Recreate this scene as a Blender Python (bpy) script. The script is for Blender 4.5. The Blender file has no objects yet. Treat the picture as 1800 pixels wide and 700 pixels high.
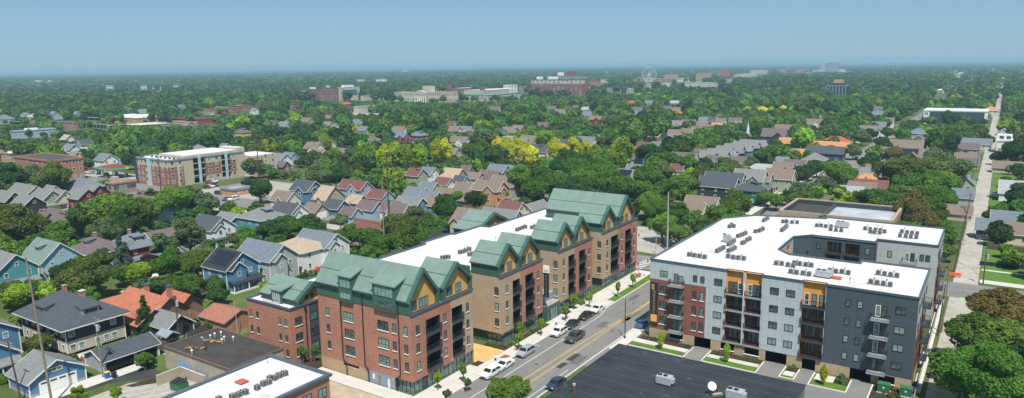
import bpy, math, random
import numpy as np
from mathutils import Vector, Matrix

# ------------------------------------------------------------------ camera, sky, sun, exposure
SC = bpy.context.scene
COL = SC.collection
YAW, PITCH, ROLL, CAMH, FPX = 0.593535, 0.18251, -0.012564, 55.0, 1272.6

def _axes():
    cy, sy = math.cos(YAW), math.sin(YAW); cp, sp = math.cos(PITCH), math.sin(PITCH)
    f = Vector((-sy*cp, cy*cp, -sp)); r = Vector((cy, sy, 0)); u = r.cross(f)
    cr, sr = math.cos(ROLL), math.sin(ROLL)
    return r*cr + u*sr, -r*sr + u*cr, f
AR, AU, AF = _axes()
cam = bpy.data.cameras.new('camera'); camo = bpy.data.objects.new('camera', cam); COL.objects.link(camo)
m = Matrix((AR, AU, -AF)).transposed().to_4x4(); m.translation = Vector((0, 0, CAMH))
camo.matrix_world = m
cam.sensor_fit = 'HORIZONTAL'; cam.sensor_width = 36.0; cam.lens = 36.0*FPX/1800.0
cam.clip_start = 1.0; cam.clip_end = 60000.0
SC.camera = camo

SUN_EL = math.radians(60.0)
SUN_DIR = Vector((0.66*math.cos(SUN_EL), -0.75*math.cos(SUN_EL), math.sin(SUN_EL))).normalized()   # towards the sun
w = bpy.data.worlds.new('World'); SC.world = w; w.use_nodes = True
nt = w.node_tree; bg = nt.nodes['Background']
sky = nt.nodes.new('ShaderNodeTexSky'); sky.sky_type = 'NISHITA'; sky.sun_disc = False
sky.sun_elevation = SUN_EL; sky.sun_rotation = math.atan2(SUN_DIR.x, SUN_DIR.y)
sky.altitude = 200; sky.air_density = 1.0; sky.dust_density = 0.3; sky.ozone_density = 4.0
tint = nt.nodes.new('ShaderNodeMixRGB'); tint.blend_type = 'MULTIPLY'; tint.inputs[0].default_value = 1.0; tint.inputs[2].default_value = (0.80, 0.98, 1.12, 1)
nt.links.new(sky.outputs[0], tint.inputs[1]); mixb = nt.nodes.new('ShaderNodeMixRGB'); mixb.inputs[0].default_value = 0.7; mixb.inputs[2].default_value = (2.65, 4.65, 6.5, 1)
nt.links.new(tint.outputs[0], mixb.inputs[1]); nt.links.new(mixb.outputs[0], bg.inputs[0]); bg.inputs[1].default_value = 0.072
sl = bpy.data.lights.new('sun', 'SUN'); so = bpy.data.objects.new('sun', sl); COL.objects.link(so)
sl.energy = 4.6; sl.angle = math.radians(0.53); sl.color = (1.0, 0.955, 0.88)
so.rotation_euler = (-SUN_DIR).to_track_quat('-Z', 'Y').to_euler(); so.location = (0, 0, 300)
SC.view_settings.view_transform = 'Standard'; SC.view_settings.look = 'None'
SC.view_settings.gamma = 1.0; SC.view_settings.exposure = 0.42
SC.cycles.use_denoising = True
SC.cycles.max_bounces = 6; SC.cycles.diffuse_bounces = 2; SC.cycles.glossy_bounces = 2
SC.cycles.transmission_bounces = 3; SC.cycles.volume_bounces = 1; SC.cycles.transparent_max_bounces = 6
SC.cycles.sample_clamp_indirect = 4.0

rnd = random.Random(11)

def G(px, py, z=0.0):
    """ground (or height z) point seen at photo pixel (1800 wide)"""
    d = AR*((px-900)/FPX) + AU*((350-py)/FPX) + AF
    t = (z-CAMH)/d.z
    return d.x*t, d.y*t
def PR(x, y, z):
    d = Vector((x, y, z-CAMH)); k = d.dot(AF)
    if k < 1: return None
    return 900+FPX*d.dot(AR)/k, 350-FPX*d.dot(AU)/k, k

# ------------------------------------------------------------------ materials
MATS = {}
class NT:
    def __init__(s, name, rough=0.8, spec=0.3, metal=0.0):
        s.m = bpy.data.materials.new(name); s.m.use_nodes = True; s.t = s.m.node_tree
        s.b = s.t.nodes['Principled BSDF']; s.b.inputs['Roughness'].default_value = rough
        s.b.inputs['Specular IOR Level'].default_value = spec; s.b.inputs['Metallic'].default_value = metal
        MATS[name] = s.m
    def n(s, kind, **k):
        o = s.t.nodes.new('ShaderNode'+kind)
        for a, v in k.items():
            if a in o.inputs: o.inputs[a].default_value = v
            else: setattr(o, a, v)
        return o
    def l(s, a, b): s.t.links.new(a, b)
    def uv(s): return s.n('UVMap').outputs[0]
    def obj(s): return s.n('TexCoord').outputs['Object']
    def noise(s, vec, scale, detail=3.0, rough=0.6):
        o = s.n('TexNoise'); o.inputs['Scale'].default_value = scale; o.inputs['Detail'].default_value = detail
        o.inputs['Roughness'].default_value = rough; s.l(vec, o.inputs['Vector']); return o.outputs['Fac']
    def ramp(s, fac, stops):
        o = s.n('ValToRGB'); e = o.color_ramp.elements
        while len(e) < len(stops): e.new(0.5)
        for i, (p, c) in enumerate(stops): e[i].position = p; e[i].color = (*c, 1)
        s.l(fac, o.inputs[0]); return o.outputs[0]
    def mix(s, fac, a, b, mode='MIX'):
        o = s.n('MixRGB', blend_type=mode)
        for i, v in zip((0, 1, 2), (fac, a, b)):
            if isinstance(v, bpy.types.NodeSocket): s.l(v, o.inputs[i])
            elif i == 0: o.inputs[0].default_value = v
            else: o.inputs[i].default_value = (*v, 1)
        return o.outputs[0]
    def math(s, op, a, b=0.0):
        o = s.n('Math', operation=op)
        for i, v in enumerate((a, b)):
            if isinstance(v, bpy.types.NodeSocket): s.l(v, o.inputs[i])
            else: o.inputs[i].default_value = v
        return o.outputs[0]
    def col(s, c):
        if isinstance(c, bpy.types.NodeSocket): s.l(c, s.b.inputs['Base Color'])
        else: s.b.inputs['Base Color'].default_value = (*c, 1)
        return s
    def bump(s, h, strength=0.3, dist=0.02):
        o = s.n('Bump'); o.inputs['Strength'].default_value = strength; o.inputs['Distance'].default_value = dist
        s.l(h, o.inputs['Height']); s.l(o.outputs[0], s.b.inputs['Normal'])

def dark(c, k): return tuple(v*k for v in c)

def mat_plain(name, c, rough=0.7, spec=0.3, metal=0.0, var=0.12, scale=0.6):
    t = NT(name, rough, spec, metal)
    f = t.noise(t.obj(), scale, 4)
    t.col(t.ramp(f, [(0.3, dark(c, 1-var)), (0.7, dark(c, 1+var))])); return t.m
def mat_brick(name, c1, c2, mortar, scale=1.0):
    t = NT(name, 0.9, 0.15)
    uv = t.uv(); b = t.n('TexBrick'); t.l(uv, b.inputs['Vector'])
    b.inputs['Scale'].default_value = 1.0; b.inputs['Brick Width'].default_value = 0.42*scale; b.inputs['Row Height'].default_value = 0.14*scale
    b.inputs['Mortar Size'].default_value = 0.012; b.inputs['Color1'].default_value = (*c1, 1); b.inputs['Color2'].default_value = (*c2, 1)
    b.inputs['Mortar'].default_value = (*mortar, 1); b.inputs['Bias'].default_value = -0.1
    mp = t.n('Mapping'); mp.inputs['Scale'].default_value = (0.7, 3.2, 1); t.l(uv, mp.inputs[0])
    v = t.noise(mp.outputs[0], 1.2, 5, 0.75)
    c = t.mix(t.math('MULTIPLY', t.math('SUBTRACT', v, 0.5), 2.0), b.outputs[0], dark(c2, 0.45))
    v2 = t.noise(uv, 0.25, 2)
    c = t.mix(0.22, c, t.ramp(v2, [(0.35, dark(c1, 0.75)), (0.65, dark(c1, 1.25))]))
    t.col(c); return t.m
def mat_lines(name, c, period=0.2, depth=0.25, horiz=True, rough=0.7, width=0.12, var=0.08):
    """lap siding / seams: thin darker joint every PERIOD metres"""
    t = NT(name, rough, 0.3); uv = t.uv(); s = t.n('SeparateXYZ'); t.l(uv, s.inputs[0])
    f = t.math('FRACT', t.math('DIVIDE', s.outputs[1 if horiz else 0], period))
    j = t.math('LESS_THAN', f, width)
    n = t.noise(uv, 0.5, 4)
    base = t.ramp(n, [(0.3, dark(c, 1-var)), (0.7, dark(c, 1+var))])
    t.col(t.mix(t.math('MULTIPLY', j, depth*2), base, dark(c, 0.5)))
    t.bump(f, 0.35, 0.02); return t.m
def mat_shingle(name, c):
    t = NT(name, 0.95, 0.1); uv = t.uv()
    b = t.n('TexBrick'); t.l(uv, b.inputs['Vector']); b.inputs['Scale'].default_value = 1.0
    b.inputs['Brick Width'].default_value = 0.34; b.inputs['Row Height'].default_value = 0.2; b.inputs['Mortar Size'].default_value = 0.02
    b.inputs['Color1'].default_value = (*dark(c, 0.82), 1); b.inputs['Color2'].default_value = (*dark(c, 1.2), 1); b.inputs['Mortar'].default_value = (*dark(c, 0.6), 1)
    n = t.noise(uv, 0.7, 5, 0.7)
    t.col(t.mix(0.35, b.outputs[0], t.ramp(n, [(0.3, dark(c, 0.7)), (0.7, dark(c, 1.3))]))); return t.m
def mat_panel(name, c, pw=1.2, ph=3.2, rough=0.55):
    t = NT(name, rough, 0.35); uv = t.uv()
    b = t.n('TexBrick'); t.l(uv, b.inputs['Vector']); b.inputs['Scale'].default_value = 1.0; b.offset = 0.0
    b.inputs['Brick Width'].default_value = pw; b.inputs['Row Height'].default_value = ph; b.inputs['Mortar Size'].default_value = 0.03
    b.inputs['Color1'].default_value = (*dark(c, 0.97), 1); b.inputs['Color2'].default_value = (*dark(c, 1.04), 1); b.inputs['Mortar'].default_value = (*dark(c, 0.62), 1)
    n = t.noise(uv, 0.35, 3)
    t.col(t.mix(0.15, b.outputs[0], t.ramp(n, [(0.3, dark(c, 0.85)), (0.7, dark(c, 1.15))]))); return t.m

BRICK = mat_brick('red_brick', (0.43, 0.20, 0.13), (0.30, 0.12, 0.08), (0.30, 0.20, 0.16))
BRICK2 = mat_brick('brown_brick', (0.25, 0.095, 0.065), (0.155, 0.06, 0.045), (0.2, 0.13, 0.11))
TANB = mat_brick('tan_brick', (0.43, 0.315, 0.20), (0.36, 0.26, 0.165), (0.40, 0.31, 0.22))
OLDB = mat_brick('old_brown_brick', (0.36, 0.24, 0.17), (0.27, 0.17, 0.12), (0.33, 0.25, 0.19))
FARB = mat_brick('campus_brick', (0.24, 0.075, 0.07), (0.19, 0.06, 0.055), (0.25, 0.13, 0.12), 3)
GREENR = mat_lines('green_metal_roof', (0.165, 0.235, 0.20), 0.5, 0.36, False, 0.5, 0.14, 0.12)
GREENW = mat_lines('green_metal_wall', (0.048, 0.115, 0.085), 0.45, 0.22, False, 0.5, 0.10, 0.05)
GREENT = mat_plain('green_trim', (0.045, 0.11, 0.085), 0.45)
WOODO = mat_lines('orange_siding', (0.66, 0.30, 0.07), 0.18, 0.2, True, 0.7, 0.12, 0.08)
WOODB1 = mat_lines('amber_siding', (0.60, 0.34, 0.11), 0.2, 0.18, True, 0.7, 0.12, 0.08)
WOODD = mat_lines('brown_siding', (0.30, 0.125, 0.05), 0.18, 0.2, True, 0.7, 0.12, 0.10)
PANL = mat_panel('pale_grey_panel', (0.40, 0.445, 0.46), 1.25, 1.55)
PANW = mat_panel('warm_grey_panel', (0.42, 0.43, 0.40), 1.6, 1.6)
PAND = mat_panel('slate_grey_panel', (0.06, 0.082, 0.10), 1.6, 1.05)
PANB = mat_lines('blue_grey_panel', (0.24, 0.28, 0.33), 1.0, 0.2, False, 0.5, 0.04, 0.05)
CONC = mat_plain('concrete', (0.50, 0.475, 0.43), 0.9, 0.1, 0, 0.10, 0.4)
CONCD = mat_plain('weathered_concrete', (0.33, 0.30, 0.26), 0.9, 0.1, 0, 0.16, 0.5)
KERB = mat_plain('kerb_concrete', (0.60, 0.58, 0.53), 0.9, 0.1, 0, 0.08)
BLACKM = mat_plain('black_metal', (0.025, 0.025, 0.028), 0.45)
DARKM = mat_plain('dark_trim', (0.045, 0.055, 0.07), 0.5)
CAP = mat_plain('slate_coping', (0.075, 0.095, 0.125), 0.45)
WHITE = mat_plain('white_paint', (0.74, 0.74, 0.72), 0.6, 0.3, 0, 0.05)
ALU = mat_plain('grey_aluminium', (0.42, 0.42, 0.43), 0.5, 0.5, 0.2)
ACG = mat_lines('louvred_grey_metal', (0.10, 0.10, 0.098), 0.09, 0.3, True, 0.6, 0.35)
ACL = mat_plain('light_grey_metal', (0.36, 0.36, 0.40), 0.5, 0.4, 0.1)
VOIDM = mat_plain('dark_interior', (0.012, 0.013, 0.016), 0.9, 0.05)
NAVYP = mat_plain('navy_paint', (0.02, 0.035, 0.055), 0.6)
WOODP = mat_plain('weathered_timber', (0.23, 0.19, 0.15), 0.9, 0.1, 0, 0.2, 1.5)
WOODPD = mat_plain('dark_timber', (0.085, 0.062, 0.05), 0.9, 0.1, 0, 0.2, 1.5)
FENCEM = mat_lines('fence_boards', (0.115, 0.095, 0.08), 0.15, 0.3, False, 0.9, 0.15, 0.2)
FENCEB = mat_lines('brown_fence_boards', (0.25, 0.14, 0.085), 0.15, 0.3, False, 0.9, 0.15, 0.2)
REDM = mat_plain('red_paint', (0.42, 0.05, 0.035), 0.6)
SIGNO = mat_plain('orange_sign', (0.75, 0.36, 0.07), 0.6, 0.3, 0, 0.04)
GOLDL = mat_plain('gold_lettering', (0.45, 0.36, 0.2), 0.5, 0.3, 0, 0.04)
TILE = mat_shingle('terracotta_tiles', (0.40, 0.145, 0.09))
ORANGET = mat_shingle('orange_tiles', (0.52, 0.24, 0.09))

def build_mats2():
    t = NT('white_membrane', 0.7, 0.2); o = t.obj()
    n = t.noise(o, 0.09, 6, 0.7); n2 = t.noise(o, 0.7, 5, 0.8)
    c = t.ramp(n, [(0.3, (0.55, 0.545, 0.525)), (0.52, (0.60, 0.59, 0.575)), (0.62, (0.52, 0.50, 0.465)), (0.75, (0.46, 0.435, 0.39))])
    s = t.n('SeparateXYZ'); t.l(o, s.inputs[0]); j = t.math('LESS_THAN', t.math('FRACT', t.math('DIVIDE', s.outputs[1], 2.4)), 0.035)
    c = t.mix(t.math('MULTIPLY', j, 0.22), c, (0.42, 0.41, 0.40))
    k = t.math('MULTIPLY', t.math('GREATER_THAN', n2, 0.61), 0.5)
    t.col(t.mix(k, c, (0.42, 0.35, 0.27)))
    t = NT('black_membrane', 0.75, 0.25); uv = t.uv(); s = t.n('SeparateXYZ'); t.l(uv, s.inputs[0])
    f = t.math('FRACT', t.math('DIVIDE', s.outputs[1], 3.0)); j = t.math('LESS_THAN', f, 0.03)
    n = t.noise(uv, 0.12, 5, 0.6); c = t.ramp(n, [(0.3, (0.018, 0.022, 0.029)), (0.72, (0.040, 0.045, 0.054))])
    n2 = t.noise(uv, 0.33, 6, 0.75); c = t.mix(t.math('MULTIPLY', t.math('GREATER_THAN', n2, 0.62), 0.55), c, (0.10, 0.10, 0.105))
    t.col(t.mix(t.math('MULTIPLY', j, 0.5), c, (0.13, 0.14, 0.155)))
    t = NT('worn_black_roof', 0.85, 0.2); uv = t.uv(); mp = t.n('Mapping'); mp.inputs['Scale'].default_value = (0.12, 1.6, 1); t.l(uv, mp.inputs[0])
    n = t.noise(mp.outputs[0], 1.5, 6, 0.75); n2 = t.noise(uv, 0.3, 4)
    c = t.ramp(n, [(0.3, (0.03, 0.028, 0.026)), (0.65, (0.065, 0.058, 0.05)), (0.85, (0.16, 0.13, 0.10))])
    t.col(t.mix(0.25, c, t.ramp(n2, [(0.3, (0.02, 0.02, 0.02)), (0.7, (0.10, 0.09, 0.08))])))
    t = NT('asphalt', 0.9, 0.15); o = t.obj(); n = t.noise(o, 0.12, 7, 0.7); n2 = t.noise(o, 5.0, 3)
    c = t.ramp(n, [(0.3, (0.155, 0.15, 0.145)), (0.7, (0.215, 0.208, 0.195))])
    t.col(t.mix(0.15, c, t.ramp(n2, [(0.3, (0.05, 0.05, 0.05)), (0.7, (0.28, 0.27, 0.25))])))
    t = NT('fresh_asphalt', 0.9, 0.15); o = t.obj(); n = t.noise(o, 0.3, 5); t.col(t.ramp(n, [(0.3, (0.035, 0.036, 0.038)), (0.7, (0.06, 0.06, 0.06))]))
    t = NT('worn_paving', 0.95, 0.1); o = t.obj(); n = t.noise(o, 0.15, 7, 0.75); v = t.n('TexVoronoi', feature='DISTANCE_TO_EDGE'); v.inputs['Scale'].default_value = 0.16; t.l(o, v.inputs['Vector'])
    c = t.ramp(n, [(0.28, (0.27, 0.24, 0.205)), (0.55, (0.385, 0.35, 0.305)), (0.75, (0.45, 0.42, 0.375))])
    t.col(t.mix(t.math('MULTIPLY', t.math('LESS_THAN', v.outputs[0], 0.012), 0.5), c, (0.16, 0.14, 0.11)))
    t = NT('grass', 0.95, 0.1); o = t.obj(); n = t.noise(o, 0.14, 6, 0.7); n2 = t.noise(o, 2.0, 4)
    c = t.ramp(n, [(0.32, (0.055, 0.095, 0.02)), (0.55, (0.085, 0.13, 0.03)), (0.72, (0.19, 0.17, 0.08))])
    t.col(t.mix(0.25, c, t.ramp(n2, [(0.3, (0.03, 0.06, 0.012)), (0.7, (0.15, 0.2, 0.06))])))
    t = NT('lush_grass', 0.95, 0.1); o = t.obj(); n = t.noise(o, 0.8, 6, 0.7)
    t.col(t.ramp(n, [(0.3, (0.055, 0.13, 0.018)), (0.7, (0.11, 0.20, 0.035))]))
    t = NT('mulch', 0.95, 0.05); o = t.obj(); n = t.noise(o, 2.5, 5, 0.8); t.col(t.ramp(n, [(0.35, (0.032, 0.022, 0.018)), (0.7, (0.085, 0.058, 0.045))]))
    t = NT('bare_dirt', 0.95, 0.05); o = t.obj(); n = t.noise(o, 0.35, 7, 0.75); t.col(t.ramp(n, [(0.3, (0.30, 0.23, 0.16)), (0.7, (0.48, 0.40, 0.30))]))
    t = NT('orange_paving', 0.9, 0.1); o = t.obj(); n = t.noise(o, 0.6, 5, 0.7); t.col(t.ramp(n, [(0.3, (0.50, 0.29, 0.10)), (0.7, (0.66, 0.42, 0.18))]))
    t = NT('solar_cells', 0.25, 0.6); uv = t.uv(); b = t.n('TexBrick'); t.l(uv, b.inputs['Vector']); b.offset = 0.0; b.inputs['Scale'].default_value = 1
    b.inputs['Brick Width'].default_value = 1.0; b.inputs['Row Height'].default_value = 1.7; b.inputs['Mortar Size'].default_value = 0.02
    b.inputs['Color1'].default_value = (0.008, 0.009, 0.016, 1); b.inputs['Color2'].default_value = (0.010, 0.011, 0.02, 1); b.inputs['Mortar'].default_value = (0.05, 0.05, 0.06, 1); t.col(b.outputs[0])
    t = NT('curtain_glass', 0.08, 0.7); uv = t.uv(); n = t.noise(uv, 0.8, 3); t.col(t.ramp(n, [(0.35, (0.07, 0.11, 0.10)), (0.65, (0.17, 0.25, 0.225))]))
    # panes: tint from the object's own colour (drawn blinds or dark rooms)
    t = NT('window_glass', 0.12, 0.6); oi = t.n('ObjectInfo'); n = t.noise(t.obj(), 1.2, 2); t.col(t.mix(0.3, oi.outputs['Color'], t.ramp(n, [(0.4, (0.01, 0.015, 0.015)), (0.6, (0.25, 0.34, 0.32))])))
    t = NT('car_paint', 0.22, 0.5); oi = t.n('ObjectInfo'); t.l(oi.outputs['Color'], t.b.inputs['Base Color']); t.b.inputs['Coat Weight'].default_value = 0.6
    t = NT('car_glass', 0.06, 0.8); t.col((0.012, 0.015, 0.018))
    t = NT('rubber', 0.9, 0.1); t.col((0.015, 0.015, 0.015))
    t = NT('lamp_lens', 0.3, 0.6); t.col((0.6, 0.6, 0.58))
    t = NT('water_tank_metal', 0.5, 0.5); t.col((0.5, 0.5, 0.5))
    # foliage: colour from the object (thing) or from the mesh attribute (mass)
    for nm, src in (('foliage', 'obj'), ('foliage_mass', 'attr')):
        t = NT(nm, 0.75, 0.2)
        if src == 'obj': c0 = t.n('ObjectInfo').outputs['Color']
        else:
            a = t.n('Attribute'); a.attribute_name = 'tcol'; c0 = a.outputs['Color']
        a2 = t.n('Attribute'); a2.attribute_name = 'leafvar'
        geo = t.n('NewGeometry')
        n = t.noise(geo.outputs['Position'], 0.35, 3)
        c1 = t.mix(t.math('MULTIPLY', n, 0.6), c0, (0.95, 1.1, 0.55), 'MULTIPLY') if False else c0
        v = t.math('ADD', t.math('MULTIPLY', a2.outputs['Fac'], 0.75), t.math('MULTIPLY', n, 0.7))
        vv = t.n('CombineXYZ'); 
        for i in range(3): t.l(v, vv.inputs[i])
        vm = t.n('MixRGB', blend_type='MULTIPLY'); vm.inputs[0].default_value = 1.0; t.l(c1, vm.inputs[1]); t.l(vv.outputs[0], vm.inputs[2])
        t.l(vm.outputs[0], t.b.inputs['Base Color'])
        tr = t.n('BsdfTranslucent'); tc = t.n('MixRGB', blend_type='MULTIPLY'); tc.inputs[0].default_value = 1.0
        t.l(vm.outputs[0], tc.inputs[1]); tc.inputs[2].default_value = (1.15, 1.35, 0.5, 1); t.l(tc.outputs[0], tr.inputs[0])
        ms = t.n('MixShader'); ms.inputs[0].default_value = 0.32
        t.l(t.b.outputs[0], ms.inputs[1]); t.l(tr.outputs[0], ms.inputs[2])
        t.l(ms.outputs[0], t.t.nodes['Material Output'].inputs['Surface'])
build_mats2()
M = MATS
BARK = mat_plain('bark', (0.13, 0.10, 0.075), 0.95, 0.05, 0, 0.25, 2.0)

# ------------------------------------------------------------------ mesh builder
class MB:
    def __init__(s): s.v = []; s.f = []; s.mi = []; s.mats = []
    def _m(s, mat):
        if mat not in s.mats: s.mats.append(mat)
        return s.mats.index(mat)
    def face(s, pts, mat):
        b = len(s.v); s.v += [tuple(p) for p in pts]; s.f.append(tuple(range(b, b+len(pts)))); s.mi.append(s._m(mat))
    def box(s, x0, y0, z0, x1, y1, z1, mat, top=None, bottom=True):
        x0, x1 = min(x0, x1), max(x0, x1); y0, y1 = min(y0, y1), max(y0, y1); z0, z1 = min(z0, z1), max(z0, z1)
        b = len(s.v); s.v += [(x0, y0, z0), (x1, y0, z0), (x1, y1, z0), (x0, y1, z0), (x0, y0, z1), (x1, y0, z1), (x1, y1, z1), (x0, y1, z1)]
        q = [(0, 1, 5, 4), (1, 2, 6, 5), (2, 3, 7, 6), (3, 0, 4, 7), (4, 5, 6, 7)] + ([(3, 2, 1, 0)] if bottom else [])
        k = s._m(mat); kt = s._m(top) if top else k
        for i, t in enumerate(q): s.f.append(tuple(b+j for j in t)); s.mi.append(kt if i == 4 else k)
    def prism(s, poly, z0, z1, mat, top=None):
        """poly counter-clockwise seen from above"""
        n = len(poly); b = len(s.v); s.v += [(x, y, z0) for x, y in poly] + [(x, y, z1) for x, y in poly]
        k = s._m(mat)
        for i in range(n): j = (i+1) % n; s.f.append((b+i, b+j, b+n+j, b+n+i)); s.mi.append(k)
        s.f.append(tuple(b+n+i for i in range(n))); s.mi.append(s._m(top) if top else k)
        s.f.append(tuple(b+n-1-i for i in range(n))); s.mi.append(k)
    def tube(s, p, q, r0, r1, mat, n=8, caps=True):
        p, q = Vector(p), Vector(q); d = (q-p).normalized(); a = d.orthogonal().normalized(); c = d.cross(a)
        b = len(s.v)
        for pt, r in ((p, r0), (q, r1)):
            for i in range(n): t = 2*math.pi*i/n; s.v.append(tuple(pt + a*(r*math.cos(t)) + c*(r*math.sin(t))))
        k = s._m(mat)
        for i in range(n): j = (i+1) % n; s.f.append((b+i, b+j, b+n+j, b+n+i)); s.mi.append(k)
        if caps:
            s.f.append(tuple(b+n-1-i for i in range(n))); s.mi.append(k); s.f.append(tuple(b+n+i for i in range(n))); s.mi.append(k)
    def slab(s, pts, th, mat):
        """quad/polygon thickened straight down by TH"""
        n = len(pts); b = len(s.v); s.v += [tuple(p) for p in pts] + [(p[0], p[1], p[2]-th) for p in pts]
        k = s._m(mat); s.f.append(tuple(b+i for i in range(n))); s.mi.append(k); s.f.append(tuple(b+2*n-1-i for i in range(n))); s.mi.append(k)
        for i in range(n): j = (i+1) % n; s.f.append((b+i, b+n+i, b+n+j, b+j)); s.mi.append(k)
    def build(s, name, parent=None, off=(0, 0, 0), loc=None, rz=None, smooth=False):
        me = bpy.data.meshes.new(name); o = np.array(off, float)
        V = np.array(s.v, float).reshape(-1, 3) - o
        me.from_pydata([tuple(p) for p in V], [], s.f)
        for m_ in s.mats: me.materials.append(m_)
        me.polygons.foreach_set('material_index', s.mi)
        me.update(); uvs(me)
        if smooth: me.polygons.foreach_set('use_smooth', [True]*len(s.f))
        ob = bpy.data.objects.new(name, me); COL.objects.link(ob)
        if parent: ob.parent = parent
        if loc: ob.location = loc
        if rz is not None: ob.rotation_euler = (0, 0, rz)
        return ob
def uvs(me):
    ul = me.uv_layers.new(name='UVMap'); co = np.zeros(len(me.vertices)*3); me.vertices.foreach_get('co', co); co = co.reshape(-1, 3)
    out = np.zeros((len(me.loops), 2)); 
    for p in me.polygons:
        n = p.normal
        if abs(n.z) > 0.985: t = (1, 0, 0); b = (0, 1, 0)
        else:
            l = math.hypot(n.x, n.y) or 1; t = (-n.y/l, n.x/l, 0); b = (n.y*t[2]-n.z*t[1], n.z*t[0]-n.x*t[2], n.x*t[1]-n.y*t[0])
        for li in p.loop_indices:
            c = co[me.loops[li].vertex_index]; out[li, 0] = c[0]*t[0]+c[1]*t[1]+c[2]*t[2]; out[li, 1] = c[0]*b[0]+c[1]*b[1]+c[2]*b[2]
    ul.data.foreach_set('uv', out.ravel())

def empty(name, loc=(0, 0, 0), rz=0.0):
    o = bpy.data.objects.new(name, None); COL.objects.link(o); o.location = loc; o.rotation_euler = (0, 0, rz); o.empty_display_size = 1; return o
ALLT = []
def tag(o, label, cat, group=None):
    o['label'] = label; o['category'] = cat
    if group: o['group'] = group
    ALLT.append(o); return o
def struct(o): o['kind'] = 'structure'; return o
def thing(name, label, cat, loc=(0, 0, 0), rz=0.0, group=None): return tag(empty(name, loc, rz), label, cat, group)
def copy_tree(o, parent=None):
    c = o.copy(); COL.objects.link(c)
    if parent: c.parent = parent; c.matrix_parent_inverse = o.matrix_parent_inverse
    for ch in [x for x in KIDS.get(o.name, [])]: copy_tree2(ch, c)
    return c
def kids_of(o): return [x for x in bpy.data.objects if x.parent == o]
def clone(tree, loc, rz=0.0, label=None, group=None, color=None, paint=()):
    """tree = (root, [(child, [grandchildren])]); copies every object of it"""
    r = tree[0].copy(); COL.objects.link(r); r.location = loc; r.rotation_euler = (0, 0, rz)
    if label: r['label'] = label
    if group: r['group'] = group
    ALLT.append(r)
    for c, gs in tree[1]:
        d = c.copy(); COL.objects.link(d); d.parent = r
        if color and c.name.split('.')[0] in paint: d.color = color
        for g in gs:
            e = g.copy(); COL.objects.link(e); e.parent = d
            if color and g.name.split('.')[0] in paint: e.color = color
    return r
def tree_of(root):
    ks = kids_of(root); return (root, [(k, kids_of(k)) for k in ks])

# facade sheet with real openings -------------------------------------------------------
FR = {'-y': ((1, 0), (0, -1)), '+x': ((0, 1), (1, 0)), '+y': ((1, 0), (0, 1)), '-x': ((0, 1), (-1, 0))}
RZ = {'-y': 0.0, '+x': math.pi/2, '+y': math.pi, '-x': -math.pi/2}
def fpt(face, c, u, z, d=0.0):
    """point on facade FACE lying at coordinate c; u along it; d = depth inwards"""
    if face == '-y': return (u, c+d, z)
    if face == '+y': return (u, c-d, z)
    if face == '+x': return (c-d, u, z)
    return (c+d, u, z)
def fquad(mb, face, c, u0, u1, z0, z1, mat, d=0.0):
    p = [fpt(face, c, u0, z0, d), fpt(face, c, u1, z0, d), fpt(face, c, u1, z1, d), fpt(face, c, u0, z1, d)]
    if face in ('+y', '-x'): p.reverse()
    mb.face(p, mat)
def facade(mb, face, c, u0, u1, z0, z1, mat, holes=(), cuts_u=(), cuts_z=()):
    """mat: material or fn(u,z)->material (None = no face). holes: (u0,u1,z0,z1,depth,backmat,sidemat)"""
    fn = mat if callable(mat) else (lambda u, z: mat)
    us = sorted({round(x, 4) for x in [u0, u1, *cuts_u] + [h[0] for h in holes] + [h[1] for h in holes] if u0-1e-6 <= x <= u1+1e-6})
    zs = sorted({round(x, 4) for x in [z0, z1, *cuts_z] + [h[2] for h in holes] + [h[3] for h in holes] if z0-1e-6 <= x <= z1+1e-6})
    for i in range(len(us)-1):
        for j in range(len(zs)-1):
            um, zm = (us[i]+us[i+1])/2, (zs[j]+zs[j+1])/2
            if any(h[0] < um < h[1] and h[2] < zm < h[3] for h in holes): continue
            mm = fn(um, zm)
            if mm: fquad(mb, face, c, us[i], us[i+1], zs[j], zs[j+1], mm)
    for a, b, lo, hi, d, bm, sm in holes:
        if bm: fquad(mb, face, c, a, b, lo, hi, bm, d)
        P = lambda u, z, dd: fpt(face, c, u, z, dd)
        mb.face([P(a, lo, 0), P(a, lo, d), P(a, hi, d), P(a, hi, 0)], sm); mb.face([P(b, lo, d), P(b, lo, 0), P(b, hi, 0), P(b, hi, d)], sm)
        mb.face([P(a, lo, 0), P(b, lo, 0), P(b, lo, d), P(a, lo, d)], sm); mb.face([P(a, hi, d), P(b, hi, d), P(b, hi, 0), P(a, hi, 0)], sm)

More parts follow.
